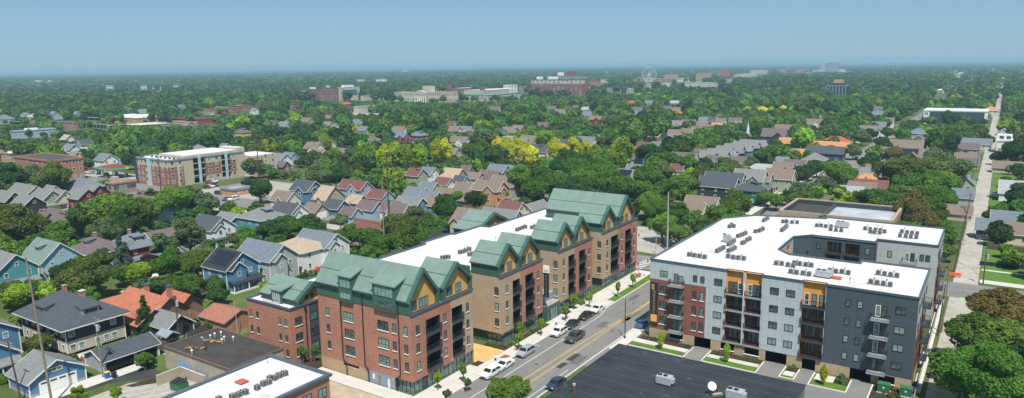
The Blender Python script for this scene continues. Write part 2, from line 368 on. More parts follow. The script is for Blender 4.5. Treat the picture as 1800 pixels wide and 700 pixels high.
# windows: frame (part) > pane (sub-part); meshes cached by size
WC = {}
GLASSC = [(0.02, 0.035, 0.035), (0.03, 0.05, 0.05), (0.20, 0.31, 0.27), (0.13, 0.23, 0.21), (0.26, 0.38, 0.31), (0.06, 0.10, 0.095)]
def window(parent, face, c, u, z, w, h, frame, bays=1, sill=None, off=(0, 0, 0), rail=True, name='window', sep=True, d=0.0, tint=None, fr=0.09):
    """centre (u,z) on facade; parent's children carry local coords (off subtracted)"""
    key = (round(w, 2), round(h, 2), frame.name, bays, sill.name if sill else None, rail, fr)
    if key not in WC:
        mb = MB(); 
        mb.box(-w/2, -0.07, -h/2, -w/2+fr, 0.0, h/2, frame); mb.box(w/2-fr, -0.07, -h/2, w/2, 0.0, h/2, frame)
        mb.box(-w/2+fr, -0.07, h/2-fr, w/2-fr, 0.0, h/2, frame); mb.box(-w/2+fr, -0.07, -h/2, w/2-fr, 0.0, -h/2+fr, frame)
        for i in range(1, bays): x = -w/2+w*i/bays; mb.box(x-fr*0.45, -0.065, -h/2+fr, x+fr*0.45, 0, h/2-fr, frame)
        if rail:
            for i in range(bays): mb.box(-w/2+w*i/bays+fr*0.5, -0.055, -h*0.12-0.03, -w/2+w*(i+1)/bays-fr*0.5, 0, -h*0.12+0.03, frame)
        if sill: mb.box(-w/2-0.08, -0.14, -h/2-0.16, w/2+0.08, 0.0, -h/2-0.003, sill)
        gl = MB(); gl.face([(-w/2+fr, -0.03, -h/2+fr), (w/2-fr, -0.03, -h/2+fr), (w/2-fr, -0.03, h/2-fr), (-w/2+fr, -0.03, h/2-fr)], M['window_glass'])
        a = mb.build('window'); g = gl.build('pane'); WC[key] = (a.data, g.data)
        bpy.data.objects.remove(a); bpy.data.objects.remove(g)
    fm, gm = WC[key]
    p = fpt(face, c, u, z, d-0.004)
    o = bpy.data.objects.new(name, fm); COL.objects.link(o); o.parent = parent; o.location = (p[0]-off[0], p[1]-off[1], p[2]-off[2]); o.rotation_euler = (0, 0, RZ[face])
    g = bpy.data.objects.new('pane', gm); COL.objects.link(g); g.parent = o
    g.color = (*(tint or rnd.choice(GLASSC)), 1)
    return o
BALC = {}
def balcony(parent, face, c, u0, u1, z, depth, off, slab=CONC, proud=0.0, rail=BLACKM):
    """slab from depth behind the facade to PROUD in front, railing on its front and (if proud) sides"""
    w = u1-u0; key = (round(w, 2), round(depth, 2), round(proud, 2), slab.name)
    if key not in BALC:
        mb = MB(); mb.box(-w/2, -proud, -0.3, w/2, depth, 0.0, slab)
        r = MB(); y = -proud+0.06
        r.box(-w/2, y-0.03, 1.0, w/2, y+0.03, 1.06, rail); r.box(-w/2, y-0.02, 0.1, w/2, y+0.02, 0.14, rail)
        n = max(3, int(w/0.28))
        for i in range(n+1): x = -w/2+0.03+(w-0.06)*i/n; r.box(x-0.018, y-0.018, 0.0, x+0.018, y+0.018, 1.0, rail)
        if proud > 0.3:
            for sx in (-1, 1):
                x = sx*(w/2-0.04); r.box(x-0.03, y, 1.0, x+0.03, 0, 1.06, rail)
                for i in range(5): yy = y+(-y)*(i+0.5)/5; r.box(x-0.018, yy-0.018, 0, x+0.018, yy+0.018, 1.0, rail)
        a = mb.build('balcony'); b = r.build('railing'); BALC[key] = (a.data, b.data); bpy.data.objects.remove(a); bpy.data.objects.remove(b)
    bm, rm = BALC[key]; p = fpt(face, c, (u0+u1)/2, z)
    o = bpy.data.objects.new('balcony', bm); COL.objects.link(o); o.parent = parent; o.location = (p[0]-off[0], p[1]-off[1], p[2]-off[2]); o.rotation_euler = (0, 0, RZ[face])
    g = bpy.data.objects.new('railing', rm); COL.objects.link(g); g.parent = o
    return o
# ------------------------------------------------------------------ ground and streets
def sheet(name, polys, z, mat):
    mb = MB()
    for p in polys: mb.face([(x, y, z) for x, y in p], mat)
    return struct(mb.build(name))
def rect(x0, y0, x1, y1): return [(x0, y0), (x1, y0), (x1, y1), (x0, y1)]
def slabs(name, polys, h, mat):
    mb = MB()
    for p in polys: mb.prism(p, 0.0, h, mat)
    return struct(mb.build(name))

def ground_far():
    t = NT('town_ground', 0.95, 0.05); o = t.obj(); n = t.noise(o, 0.03, 8, 0.7); n2 = t.noise(o, 0.35, 4)
    c = t.ramp(n, [(0.3, (0.045, 0.075, 0.02)), (0.5, (0.075, 0.11, 0.03)), (0.62, (0.13, 0.125, 0.07)), (0.75, (0.25, 0.22, 0.17))])
    t.col(t.mix(0.3, c, t.ramp(n2, [(0.3, (0.03, 0.05, 0.015)), (0.7, (0.14, 0.15, 0.06))])))
    mb = MB(); mb.face([(-32000, -3000, 0), (32000, -3000, 0), (32000, 40000, 0), (-32000, 40000, 0)], M['town_ground'])
    g = mb.build('ground'); struct(g)
ground_far()
# main street (runs along +Y), the cross street and the paved alley
sheet('main_road', [[(-70.7, -60), (-60.4, -60), (-60.4, 178), (-56, 191), (-60.4, 206), (-60.4, 3600), (-71, 3600), (-71, 137), (-73.3, 136), (-73.3, 60), (-70.7, 56)]], 0.020, M['asphalt'])
sheet('cross_road', [[(-420, 176.5), (-60, 177.5), (-30, 193), (60, 194), (420, 196), (420, 210), (60, 208.5), (-30, 206.5), (-62, 191), (-420, 190)]], 0.016, M['asphalt'])
sheet('alley', [[(-6.2, 60), (-0.9, 60), (-0.9, 3000), (-6.2, 3000)]], 0.012, M['worn_paving'])
sheet('side_alley', [rect(-270, 168, -175, 173.5), rect(-181, 90, -176, 170), rect(-128.5, 40, -122.5, 50)], 0.010, M['worn_paving'])
sheet('neighbourhood_street', [rect(-262, 172, -255, 900), rect(-420, 171, -255, 177), rect(-430, 246, -71, 252), rect(-430, 372, 250, 379), rect(-900, 520, 500, 528), rect(-1200, 700, 700, 708), rect(-158.5, 190, -152, 900), rect(62, 0, 70, 1500), rect(-360, 250, -353, 1500)], 0.008, M['asphalt'])
sheet('parking_lot', [rect(-305, 178, -262, 228), rect(-408, 178, -366, 206), rect(-660, 560, -560, 640)], 0.014, CONCD)
sheet('gravel_lot', [rect(-112, 194, -74, 226)], 0.014, M['worn_paving'])
sheet('service_drive', [[(-129.3, 40), (-121.8, 40), (-121.8, 52), (-128, 52.5), (-128, 60), (-123.5, 66), (-122.2, 83), (-128.3, 83), (-129.3, 73)]], 0.026, M['fresh_asphalt'])
sheet('courtyard_lot', [[(-124.5, 50), (-99, 50), (-99, 68), (-118.6, 69.3), (-123.0, 64.5), (-125.0, 62), (-125.0, 55)]], 0.022, CONCD)
sheet('garage_drive', [[(-60.2, 112), (-8.6, 112), (-8.6, 125.6), (-60.2, 125.6)], rect(-45.9, 125.6, -42.6, 132.3), rect(-32.4, 125.6, -28.6, 132.3), rect(-26.0, 125.6, -23.6, 132.3), rect(-17.6, 125.6, -14.2, 132.3), rect(-10, 112, -6.2, 122)], 0.024, M['asphalt'])
sheet('concrete_apron', [rect(-133.3, 46, -129.4, 62), rect(-132.6, 62, -129.4, 74), rect(-150, 59.5, -146, 62), rect(-146.9, 62, -144.5, 74), rect(-137, 92, -128, 94)], 0.018, CONC)
sheet('dirt_strip', [[(-99, 74), (-73.5, 74), (-73.5, 82.2), (-99, 82.2)]], 0.012, M['bare_dirt'])
sheet('brick_court', [rect(-86, 102.6, -76.6, 110.2)], 0.03, M['orange_paving'])
# pavements: real 0.13 m slabs
slabs('pavement', [rect(-78.2, 82.4, -73.5, 101), rect(-76.4, 101, -73.5, 137), rect(-77.9, 60, -73.5, 82.4), [(-77.9, 148.5), (-77.9, 137), (-73.5, 137), (-71.4, 139.8), (-71.4, 148.5)],
                   rect(-78, 148.5, -73.4, 176), rect(-100.9, 82.3, -78.3, 85.4), rect(-77.8, 127.5, -76.4, 134.3), rect(-125.0, 83, -120, 84)], 0.13, CONC)
slabs('pavement', [[(-59.9, 122), (-57.6, 122), (-57.6, 133), (-58.6, 134.5), (-60.1, 134.5)], rect(-60.1, 134.5, -56.1, 176), [(-57.6, 128.0), (-46.3, 127.9), (-46.3, 129.6), (-57.6, 129.9)], rect(-42.2, 128.1, -32.8, 129.6), rect(-28.2, 127.4, -26.4, 129.4),
                   [(-23.1, 128.4), (-20.0, 128.4), (-20.0, 131.2), (-23.1, 131.2)], rect(-8.2, 132, -7.0, 190)], 0.13, CONC)
slabs('kerb', [rect(-73.5, 60, -73.3, 136.8), rect(-71.2, 140, -71.0, 176), [(-60.4, 40), (-60.2, 40), (-60.2, 176), (-60.4, 176)], rect(-57.4, 125.6, -46.0, 125.8), rect(-42.4, 125.6, -32.6, 125.8), rect(-46.1, 125.8, -45.9, 131.4), rect(-42.6, 125.8, -42.4, 131.4),
               rect(-32.6, 125.8, -32.4, 131.4), rect(-28.6, 126.4, -28.4, 131.4), rect(-26.2, 126.4, -26.0, 131.4), rect(-28.6, 126.2, -26.0, 126.4), rect(-23.6, 125.8, -23.4, 131.4), rect(-23.6, 125.6, -17.4, 125.8), rect(-17.6, 125.8, -17.4, 131.4), rect(-14.2, 123.0, -14.0, 131.4), rect(-14.2, 122.8, -7.0, 123.0)], 0.15, KERB)
slabs('lawn', [rect(-57.3, 125.8, -47.3, 127.9), rect(-42.2, 125.8, -33.0, 128.1), rect(-28.2, 126.4, -26.4, 127.4), rect(-23.2, 125.8, -17.8, 128.4), [(-60.1, 126), (-58.2, 128), (-58.0, 131.5), (-60.1, 131)], rect(-73.3, 148.5, -71.2, 172), rect(-75.3, 87, -73.6, 98.5)], 0.11, M['lush_grass'])
slabs('planting_bed', [[(-124.2, 61.2), (-122.8, 61.6), (-119.2, 67.6), (-120.6, 68.6), (-123.2, 65.8)], rect(-57.0, 129.9, -46.3, 132.0), rect(-42.2, 129.6, -32.8, 132.0), rect(-28.2, 129.4, -26.4, 132.0), rect(-20.0, 128.4, -17.8, 132.0), rect(-13.9, 123.2, -8.5, 132.0), rect(-77.8, 110.4, -76.4, 127.3), rect(-81.8, 110.4, -77.8, 112.2),
                       rect(-77.8, 134.5, -76.4, 147.5), rect(-78.0, 101.6, -76.4, 103.4), rect(-99.6, 85.3, -79, 85.5), rect(-106, 83.5, -101.3, 88)], 0.09, M['mulch'])
slabs('verge', [rect(-0.6, 213, 40, 222.5), rect(-0.6, 224.5, 40, 240), rect(-0.6, 262, 22, 280), rect(-0.6, 283, 22, 300), rect(-0.6, 305, 22, 318), rect(-0.6, 322, 24, 345), rect(-0.6, 350, 24, 380), rect(-0.6, 242, 24, 258), rect(-0.6, 385, 20, 400), rect(-0.6, 405, 20, 420), rect(-15, 300, -6.4, 420), rect(0.4, 425, 14, 440)], 0.05, M['lush_grass'])
slabs('lawn_patch', [rect(-112, 192.5, -75, 194.2), rect(-88, 262, -73.5, 330), rect(-152, 68, -122.6, 73), rect(-165, 84, -128, 128), rect(-218, 134, -196, 150), rect(-146, 58.5, -134, 62.5)], 0.05, M['grass'])
sheet('yard_path', [rect(-150, 92, -128, 93.6), rect(-76, 262, -72.5, 400), rect(-0.6, 222.8, 40, 224.2), rect(-0.6, 209.5, 40, 213)], 0.056, CONC)
# painted markings
def stripe(mb, pts, w, mat, z=0.026):
    for a, b in zip(pts, pts[1:]):
        dx, dy = b[0]-a[0], b[1]-a[1]; l = math.hypot(dx, dy); nx, ny = -dy/l*w/2, dx/l*w/2
        mb.face([(a[0]-nx, a[1]-ny, z), (b[0]-nx, b[1]-ny, z), (b[0]+nx, b[1]+ny, z), (a[0]+nx, a[1]+ny, z)], mat)
YELP = mat_plain('yellow_paint', (0.52, 0.33, 0.10), 0.8, 0.2, 0, 0.25, 3); WHP = mat_plain('worn_white_paint', (0.62, 0.61, 0.58), 0.8, 0.2, 0, 0.12, 3)
GRP = mat_plain('bright_green_paint', (0.22, 0.62, 0.08), 0.8); PATCHL = mat_plain('asphalt_patch', (0.115, 0.11, 0.105), 0.9); PATCH = mat_plain('tar_seal', (0.06, 0.06, 0.06), 0.9)
mb = MB()
yl = [(-66.2, 40), (-66.2, 100), (-65.9, 118), (-65.3, 132), (-64.6, 145), (-64.6, 176)]
yr = [(-64.6, 40), (-64.6, 100), (-64.45, 112), (-64.4, 126), (-64.6, 134), (-64.4, 146), (-64.4, 176)]
for off in (-0.16, 0.16):
    stripe(mb, [(x+off, y) for x, y in yl], 0.12, YELP); stripe(mb, [(x+off, y) for x, y in yr], 0.12, YELP)
for off in (-0.15, 0.15): stripe(mb, [(-65.8+off, 214), (-65.8+off, 1500)], 0.13, YELP); stripe(mb, [(-400, 183.6+off), (-78, 184+off)], 0.13, YELP)
stripe(mb, [(-69.8, 60), (-69.8, 137), (-70.6, 142)], 0.13, WHP); stripe(mb, [(-61.6, 60), (-61.6, 109)], 0.12, WHP)
for y in (92, 98, 104.5, 110.2, 116.0, 122.0, 128.6, 134.5, 137): stripe(mb, [(-73.2, y), (-71.9, y)], 0.12, WHP)
for i in range(7): stripe(mb, [(-70+i*1.4, 173.5), (-70+i*1.4, 176)], 0.5, WHP)
for i in range(7): stripe(mb, [(-80.5, 178+i*1.7), (-77.5, 178+i*1.7)], 0.6, WHP)
for i, x in enumerate((-4.2, -1.4, 1.0)): stripe(mb, [(x, 193.4), (x+1.3, 193.4)], 1.0, GRP)
stripe(mb, [(-30, 200), (60, 201.3)], 0.12, YELP)
for k in range(4): a = -123.5+k*2.7; stripe(mb, [(a, 57+k*0.5), (a+2.9, 63.4+k*0.4)], 0.12, WHP, 0.03)
struct(mb.build('road_markings'))
mb = MB(); r2 = random.Random(5)
for k in range(16):
    x = r2.uniform(-69, -61.5); y = r2.uniform(90, 172); pts = [(x, y)]
    for i in range(7): x += r2.uniform(-0.35, 0.35); y += r2.uniform(0.8, 2.2); pts.append((x, y))
    stripe(mb, pts, 0.07, PATCH, 0.024)
for y in (104, 119, 140, 160):
    pts = [(-69.5, y)]
    for i in range(6): pts.append((-69.5+(i+1)*1.35, y+r2.uniform(-0.3, 0.3)))
    stripe(mb, pts, 0.06, PATCH, 0.024)
for k in range(9):
    x, y = r2.uniform(-69, -62), r2.uniform(90, 172); a, b = r2.uniform(.4, 1.1), r2.uniform(1, 4); mb.face([(x-a, y-b, 0.0225), (x+a, y-b*.9, 0.0225), (x+a*.9, y+b, 0.0225), (x-a, y+b*.8, 0.0225)], M['fresh_asphalt'] if k % 3 == 0 else PATCHL)
for x, y in ((-67.8, 108), (-63.5, 131), (-67.2, 150), (-3.5, 199)): mb.prism([(x+.35*math.cos(t*.785), y+.35*math.sin(t*.785)) for t in range(8)], 0.021, 0.03, PATCH)
struct(mb.build('road_cracks'))
# ------------------------------------------------------------------ green-gabled apartment building
def gable(mbw, mbr, mbt, y0, y1, xb, xa, z0, ze, zr, wood, inset=0.75, over=0.25, hole_floor=True):
    """gabled bay: ridge along X from xb (back) to xa (front, faces +X); walls into mbw, roof mbr, front wall mbt"""
    yc = (y0+y1)/2
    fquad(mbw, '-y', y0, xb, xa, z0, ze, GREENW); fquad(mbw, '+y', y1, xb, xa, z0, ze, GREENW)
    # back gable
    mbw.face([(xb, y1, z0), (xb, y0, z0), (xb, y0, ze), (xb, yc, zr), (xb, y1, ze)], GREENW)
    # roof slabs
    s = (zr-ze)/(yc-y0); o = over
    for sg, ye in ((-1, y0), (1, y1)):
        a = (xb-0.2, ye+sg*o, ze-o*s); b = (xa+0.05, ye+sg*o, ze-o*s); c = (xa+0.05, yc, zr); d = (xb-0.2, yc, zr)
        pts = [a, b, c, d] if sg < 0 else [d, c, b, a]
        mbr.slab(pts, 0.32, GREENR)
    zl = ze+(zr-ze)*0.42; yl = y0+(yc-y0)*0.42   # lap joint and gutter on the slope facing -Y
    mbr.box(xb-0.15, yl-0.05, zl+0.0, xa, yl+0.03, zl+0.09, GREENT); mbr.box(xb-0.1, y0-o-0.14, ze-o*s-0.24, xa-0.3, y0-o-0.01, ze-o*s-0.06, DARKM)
    # dark verge boards on the front edge, flat fins below; each a real solid
    xf, xk = xa+0.07, xa-inset
    def solid(p):
        q = [(xk, y, z) for _, y, z in p]; mbr.face(p, GREENT)
        for i in range(4): j = (i+1) % 4; mbr.face([p[j], p[i], q[i], q[j]], GREENT)
    for sg, ye in ((-1, y0), (1, y1)):
        T_ = 0.68; fy = ye-sg*0.3; zi = ze+0.3*s-T_; ye_ = ye+sg*0.025
        p = [(xf, ye+sg*o, ze-o*s+0.02), (xf, fy, zi), (xf, yc, zr-T_-0.12), (xf, yc, zr+0.03)]
        solid(p if sg > 0 else p[::-1])
        p = [(xf, ye_, z0), (xf, fy, z0), (xf, fy, zi+0.02), (xf, ye_, ze-0.25)]
        solid(p if sg > 0 else p[::-1])
    # recessed timber wall
    xi = xa-inset
    mbt.face([(xi, y0+0.3, z0), (xi, y1-0.3, z0), (xi, y1-0.3, ze-0.2), (xi, yc, zr-0.4), (xi, y0+0.3, ze-0.2)], wood)

def dormer(mbw, mbr, y_front, x0, x1, z0, z1, zb, yback):
    """box dormer on a -Y roof slope: front at y_front, flat mono roof rising back"""
    fquad(mbw, '-y', y_front, x0, x1, z0, z1, GREENW)
    for x, f in ((x0, '-x'), (x1, '+x')):
        pts = [(x, y_front, z0), (x, yback, zb), (x, yback, z1+0.0), (x, y_front, z1)]
        pts = [(x, y_front, z0), (x, yback, z0), (x, yback, zb), (x, y_front, z1)]
        mbw.face(pts if f == '+x' else pts[::-1], GREENW)
    mbr.slab([(x0-0.25, y_front-0.3, z1), (x1+0.25, y_front-0.3, z1), (x1+0.25, yback+0.2, zb), (x0-0.25, yback+0.2, zb)], 0.22, GREENR)

GA = thing('apartment_building', 'long brick and tan apartment building with green metal gables, beside the street of parked cars', 'apartment building', (-78.3, 85.6, 0))
OFF = (-78.3, 85.6, 0)
def green_building():
    gable_ = globals()['gable']
    def gable(w_, r_, wd_, *a, **k): q_ = MB(); q2 = MB(); gable_(w_, q_, q2, *a, **k); q_.build('gabled_roof', GA, OFF); q2.build('gable_wall', GA, OFF)
    XF = -78.3; w = MB(); r = MB(); wood = MB(); gl = MB(); cap = MB(); drain = MB()
    flat = MB()
    F4 = 14.4
    rows = (11.35, 8.15, 4.95)
    def front(y0, y1, ys, parapet, left, right, balc, wins):
        """front facade on +X. left/right material split at ys"""
        holes = []
        for (a, b) in balc:
            for z in (9.95, 6.75, 3.5): holes.append((a, b, z, z+2.45, 1.9, NAVYP, NAVYP))
        facade(w, '+x', XF, y0, y1, 2.5, parapet, lambda u, z: left if u < ys else right, holes, cuts_u=(ys,))
        for (a, b) in balc:
            for z in (9.95, 6.75, 3.5):
                balcony(GA, '+x', XF, a+0.02, b-0.02, z, 1.85, OFF, slab=DARKM, proud=0.55)
                window(GA, '+x', XF-1.9, a+(b-a)*0.42, z+1.1, (b-a)*0.6, 2.05, BLACKM, 2, None, OFF, rail=False)
        for (u, ww, hh) in wins:
            for z in rows: window(GA, '+x', XF, u, z, ww, hh, BLACKM, 1, WHITE, OFF)
    # ---- block 1 (nearest) -------------------------------------------------
    X0 = -101.0
    front(85.6, 102.5, 96.0, F4, BRICK, TANB, [(89.2, 93.0), (96.3, 99.4)], [(87.1, 0.85, 1.6), (94.35, 0.75, 1.6), (100.9, 0.75, 1.6)])
    s_mat = lambda u, z: (BRICK if z > 4.6-2.2 else None)
    holeS = [(-90.9, -89.4, 0.0, 2.2, 0.2, VOIDM, TANB), (-95.2, -91.2, 1.7, 2.35, 0.9, VOIDM, TANB)]
    def smat(u, z):
        if z > 2.4: return BRICK if z < F4 else GREENW
        if u < -89.4: return TANB
        if u < -82.5: return PANB
        return None
    facade(w, '-y', 85.6, X0, XF, 0.0, F4, smat, [(-95.2, -91.2, 1.7, 2.35, 0.9, VOIDM, TANB)], cuts_u=(-89.4, -82.5), cuts_z=(2.4,))
    facade(w, '-y', 86.2, -82.5, XF, 0, 2.4, M['curtain_glass'])
    facade(w, '-x', X0, 85.6, 102.5, 0, F4, lambda u, z: TANB if z < 3 else BRICK, cuts_z=(3,))
    facade(w, '+y', 102.5, -92.8, XF, 0, F4, TANB)
    w.face([(-82.5, 85.6, 2.4), (-82.5, 86.2, 2.4), (XF, 86.2, 2.4), (XF, 85.6, 2.4)], DARKM)
    # pale timber-look panels and a door on the grey base
    for u, zz, ww, hh, mt in ((-87.6, 1.4, 0.5, 0.9, WHITE), (-86.2, 0.95, 0.55, 1.9, WOODP), (-84.0, 0.85, 0.5, 1.7, WHITE), (-83.1, 1.7, 0.5, 0.8, TANB)):
        w.box(u-ww/2, 85.56, zz-hh/2, u+ww/2, 85.6-0.001, zz+hh/2, mt)
    for (u, bays, ww, hh, rr) in ((-98.55, 1, 0.8, 1.5, rows), (-93.15, 3, 2.35, 1.7, rows), (-84.8, 3, 2.45, 1.7, rows), (-82.2, 1, 0.85, 1.6, rows), (-79.6, 1, 0.8, 1.6, rows)):
        for z in rr: window(GA, '-y', 85.6, u, z, ww, hh, BLACKM, bays, WHITE, OFF)
    # green upper storey of block 1
    yS = 85.45
    gable(w, r, wood, yS, 92.9, X0, XF+0.05, F4, 17.0, 21.7, WOODB1)
    gable(w, r, wood, 94.4, 102.4, -85.4, XF, F4, 17.0, 20.6, WOODB1)
    facade(w, '+x', -86.0, 92.9, 94.4, F4, 16.6, DARKM)
    for (x0, x1, z1) in ((-94.75, -91.5, 19.05), (-86.4, -81.2, 19.05)):
        dormer(w, r, yS-0.42, x0, x1, F4-0.1, z1, 20.2, 88.0)
        n = 3 if x1-x0 < 4 else 5
        window(GA, '-y', yS-0.42, (x0+x1)/2+0.05, 17.75, (x1-x0)*0.82, 1.8, GREENT, n, None, OFF, rail=False, tint=(0.20, 0.34, 0.30))
        window(GA, '-y', yS-0.42, (x0+x1)/2+0.05, 15.4, (x1-x0)*0.82, 1.25, GREENT, n, None, OFF, rail=False)
    # gutters and downpipes
    for (a, b) in ((X0-0.1, -95.0), (-91.3, -86.7)): drain.box(a, yS-0.5, 16.55, b, yS-0.3, 16.8, DARKM)
    for x in (-94.9, -89.4, -81.0): drain.tube((x, 85.35, 16.6), (x, 85.35, 3.2), 0.11, 0.11, BLACKM, 6); drain.tube((x, 85.35, 3.2), (x+0.8 if x < -81.5 else x-0.9, 85.35, 2.4), 0.11, 0.11, BLACKM, 6); drain.tube((x+0.8 if x < -81.5 else x-0.9, 85.35, 2.4), (x+0.8 if x < -81.5 else x-0.9, 85.35, 0), 0.11, 0.11, BLACKM, 6)
    # ---- blocks 2, 3, 4 ------------------------------------------------------
    def block(y0, ys, y1, balc, wins, sx0, gables, under, tall=False):
        gl = MB()
        front(y0, y1, ys, F4, TANB, BRICK, balc, wins)
        facade(w, '-y', y0, sx0, XF, 2.7, F4, TANB)
        facade(w, '+y', y1, -92.8, XF, 2.5, F4, TANB if not tall else BRICK)
        for z in rows: window(GA, '-y', y0, -79.15, z, 0.95, 1.65, BLACKM, 1, WHITE, OFF)
        for g in gables: gable(w, r, wood, *g, WOODB1)
        w.face([(sx0, y0, 2.6), (sx0, y0+1.2, 2.6), (XF, y0+1.2, 2.6), (XF, y0, 2.6)], DARKM)
        # ground storey: set back glass
        facade(gl, '+x', XF-under, y0+0.9, y1, 0.0, 2.6, M['curtain_glass'])
        facade(gl, '-y', y0+0.9, -82.3, XF-under, 0.0, 2.7, M['curtain_glass'])
        facade(w, '-y', y0+0.9, sx0, -82.3, 0.0, 2.7, GREENW)
        w.face([(XF-under, y0+0.9, 2.55), (XF-under, y1, 2.55), (XF, y1, 2.55), (XF, y0+0.9, 2.55)][::-1], DARKM)
        n = int((y1-y0)/1.2)
        for i in range(n+1):
            y = y0+0.95+(y1-y0-1)*i/n; gl.box(XF-under, y-0.04, 0, XF-under+0.07, y+0.04, 2.55, DARKM)
        for i in range(4): x = -82.2+i*1.15; gl.box(x-0.04, y0+0.83, 0, x+0.04, y0+0.9, 2.6, DARKM)
        gl.box(XF-under, y0+0.9, 1.2, XF-under+0.05, y1, 1.3, DARKM); gl.build('shopfront', GA, OFF)
    block(111.5, 118.7, 127.4, [(115.9, 118.5), (120.6, 123.6)], [(113.8, 0.75, 1.55), (125.55, 0.75, 1.55)], -92.8,
          [(111.4, 118.5, -85.3, XF, F4, 16.9, 20.4), (119.0, 126.3, -85.3, XF, F4, 16.9, 20.4)], 0.5)
    block(134.3, 141.4, 150.2, [(138.6, 141.3), (143.6, 146.5)], [(136.4, 0.75, 1.55), (148.5, 0.75, 1.55)], -92.8,
          [(134.2, 141.2, -85.5, XF, F4, 16.9, 20.4), (141.6, 148.9, -85.5, XF, F4, 16.9, 20.4)], 0.5)
    block(155.5, 163.9, 176.0, [(160.2, 164.2), (168.5, 172.0)], [(158.1, 0.75, 1.55), (166.5, 0.75, 1.55), (173.9, 0.75, 1.55)], -92.8,
          [(155.6, 163.2, -85.4, XF, F4, 16.9, 20.4), (165.4, 174.0, -100.4, XF, F4, 16.9, 21.6)], 0.5, True)
    facade(w, '-x', -100.4, 165.4, 174, F4-6, 17, GREENW)
    # glass ground storey on block 1
    facade(gl, '+x', XF-0.35, 86.2, 102.5, 0, 2.5, M['curtain_glass'])
    w.face([(XF, 85.6, 2.5), (XF, 102.5, 2.5), (XF-0.35, 102.5, 2.5), (XF-0.35, 85.6, 2.5)], DARKM)
    for i in range(15): y = 86.2+16.2*i/14; gl.box(XF-0.35, y-0.04, 0, XF-0.28, y+0.04, 2.45, DARKM)
    for i in range(5): x = -82.4+i*0.95; gl.box(x-0.04, 86.1, 0, x+0.04, 86.2, 2.35, DARKM)
    gl.box(-78.75, 88.2, 0, -78.5, 89.5, 2.2, DARKM)
    # windows in gable walls
    for (yc, xi, big) in ((89.0, XF-0.7, 1), (98.4, XF-.75, 0), (115.0, XF-.75, 0), (122.7, XF-.75, 0), (137.7, XF-.75, 0), (145.2, XF-.75, 0), (159.4, XF-.75, 0), (169.7, XF-.75, 0)):
        window(GA, '+x', xi, yc-1.9 if big else yc-1.6, 15.5, 1.5, 1.5, DARKM, 1, None, OFF, tint=(0.05, 0.1, 0.09))
        window(GA, '+x', xi, yc+0.6 if big else yc+0.9, 15.55, 2.4 if big else 1.7, 1.7, DARKM, 3 if big else 2, None, OFF, rail=False, tint=(0.17, 0.28, 0.25))
    for (y, z) in ((93.6, 15.6),): window(GA, '+x', -86.0, y, z, 0.9, 1.6, BLACKM, 1, None, OFF)
    # link walls between the blocks (set back) and the white main roof
    for (a, b) in ((102.5, 111.5), (127.4, 134.3), (150.2, 155.5)):
        facade(w, '+x', -92.8, a, b, 0.0, F4+0.0, PANB if a > 110 else TANB)
        for z in rows: window(GA, '+x', -92.8, (a+b)/2, z, 1.0, 1.6, BLACKM, 1, WHITE, OFF)
    for (y0_, y1_) in ((111.3, 119), (134.2, 141.5), (155.5, 164)):
        fquad(w, '-y', y0_-0.02, -92.8, -85.4, F4-0.05, 15.6, GREENW); w.face([(-92.8, y0_-0.02, 15.6), (-85.4, y0_-0.02, 15.6), (-85.4, y0_+0.2, 15.6), (-92.8, y0_+0.2, 15.6)], DARKM)
    roofp = [(-101, 85.8), (-78.5, 85.8), (-78.5, 102.3), (-92.7, 102.3), (-92.7, 111.6), (-78.5, 111.6), (-78.5, 127.3), (-92.7, 127.3), (-92.7, 134.4), (-78.5, 134.4), (-78.5, 150.1), (-92.7, 150.1), (-92.7, 155.6), (-78.5, 155.6), (-78.5, 175.9), (-106.4, 175.9), (-106.4, 147), (-109, 146.6), (-109, 136), (-110, 135.6), (-110, 125), (-108.6, 124.6), (-108.6, 102.5), (-101, 102.5)]
    flat.face([(x, y, 14.15) for x, y in roofp], M['white_membrane'])
    back = [(-101, 102.5), (-108.6, 102.5), (-108.6, 124.6), (-110, 124.6), (-110, 136), (-109, 136), (-109, 147), (-106.4, 147), (-106.4, 176), (-78.3, 176)]
    n = len(back)
    for a, b in zip(back, back[1:]): w.face([(b[0], b[1], 0), (a[0], a[1], 0), (a[0], a[1], F4), (b[0], b[1], F4)][::-1] if False else [(a[0], a[1], 0), (a[0], a[1], F4), (b[0], b[1], F4), (b[0], b[1], 0)], TANB)
    # parapet copings
    def cope(p, q, wd=0.32, z=F4, h=0.14):
        cap = MB()
        x0, x1 = sorted((p[0], q[0])); y0_, y1_ = sorted((p[1], q[1]))
        if x1-x0 < y1_-y0_: cap.box(x0-wd/2, y0_-wd/2, z-0.28, x1+wd/2, y1_+wd/2, z+h, CAP)
        else: cap.box(x0+wd/2+0.002, y0_-wd/2+0.002, z-0.28, x1-wd/2-0.002, y1_+wd/2-0.002, z+h-0.003, CAP)
        cap.build('coping', GA, OFF)
    for a, b in zip(back, back[1:]): cope(a, b)
    for p, q in (((XF, 85.6), (XF, 102.5)), ((XF, 111.5), (XF, 127.4)), ((XF, 134.3), (XF, 150.2)), ((XF, 155.5), (XF, 176)), ((-92.8, 102.5), (-92.8, 111.5)), ((-92.8, 127.4), (-92.8, 134.3)), ((-92.8, 150.2), (-92.8, 155.5)),
                 ((-92.8, 102.5), (XF, 102.5)), ((-92.8, 127.4), (XF, 127.4)), ((-92.8, 150.2), (XF, 150.2))): cope(p, q, 0.3, F4, 0.12)
    # rear gabled pavilion beyond the roof
    pv = MB(); gable(w, r, wood, 146.0, 160.8, -117.2, -108.9, 11.5, 13.2, 14.8 + 2.0, WOODB1)
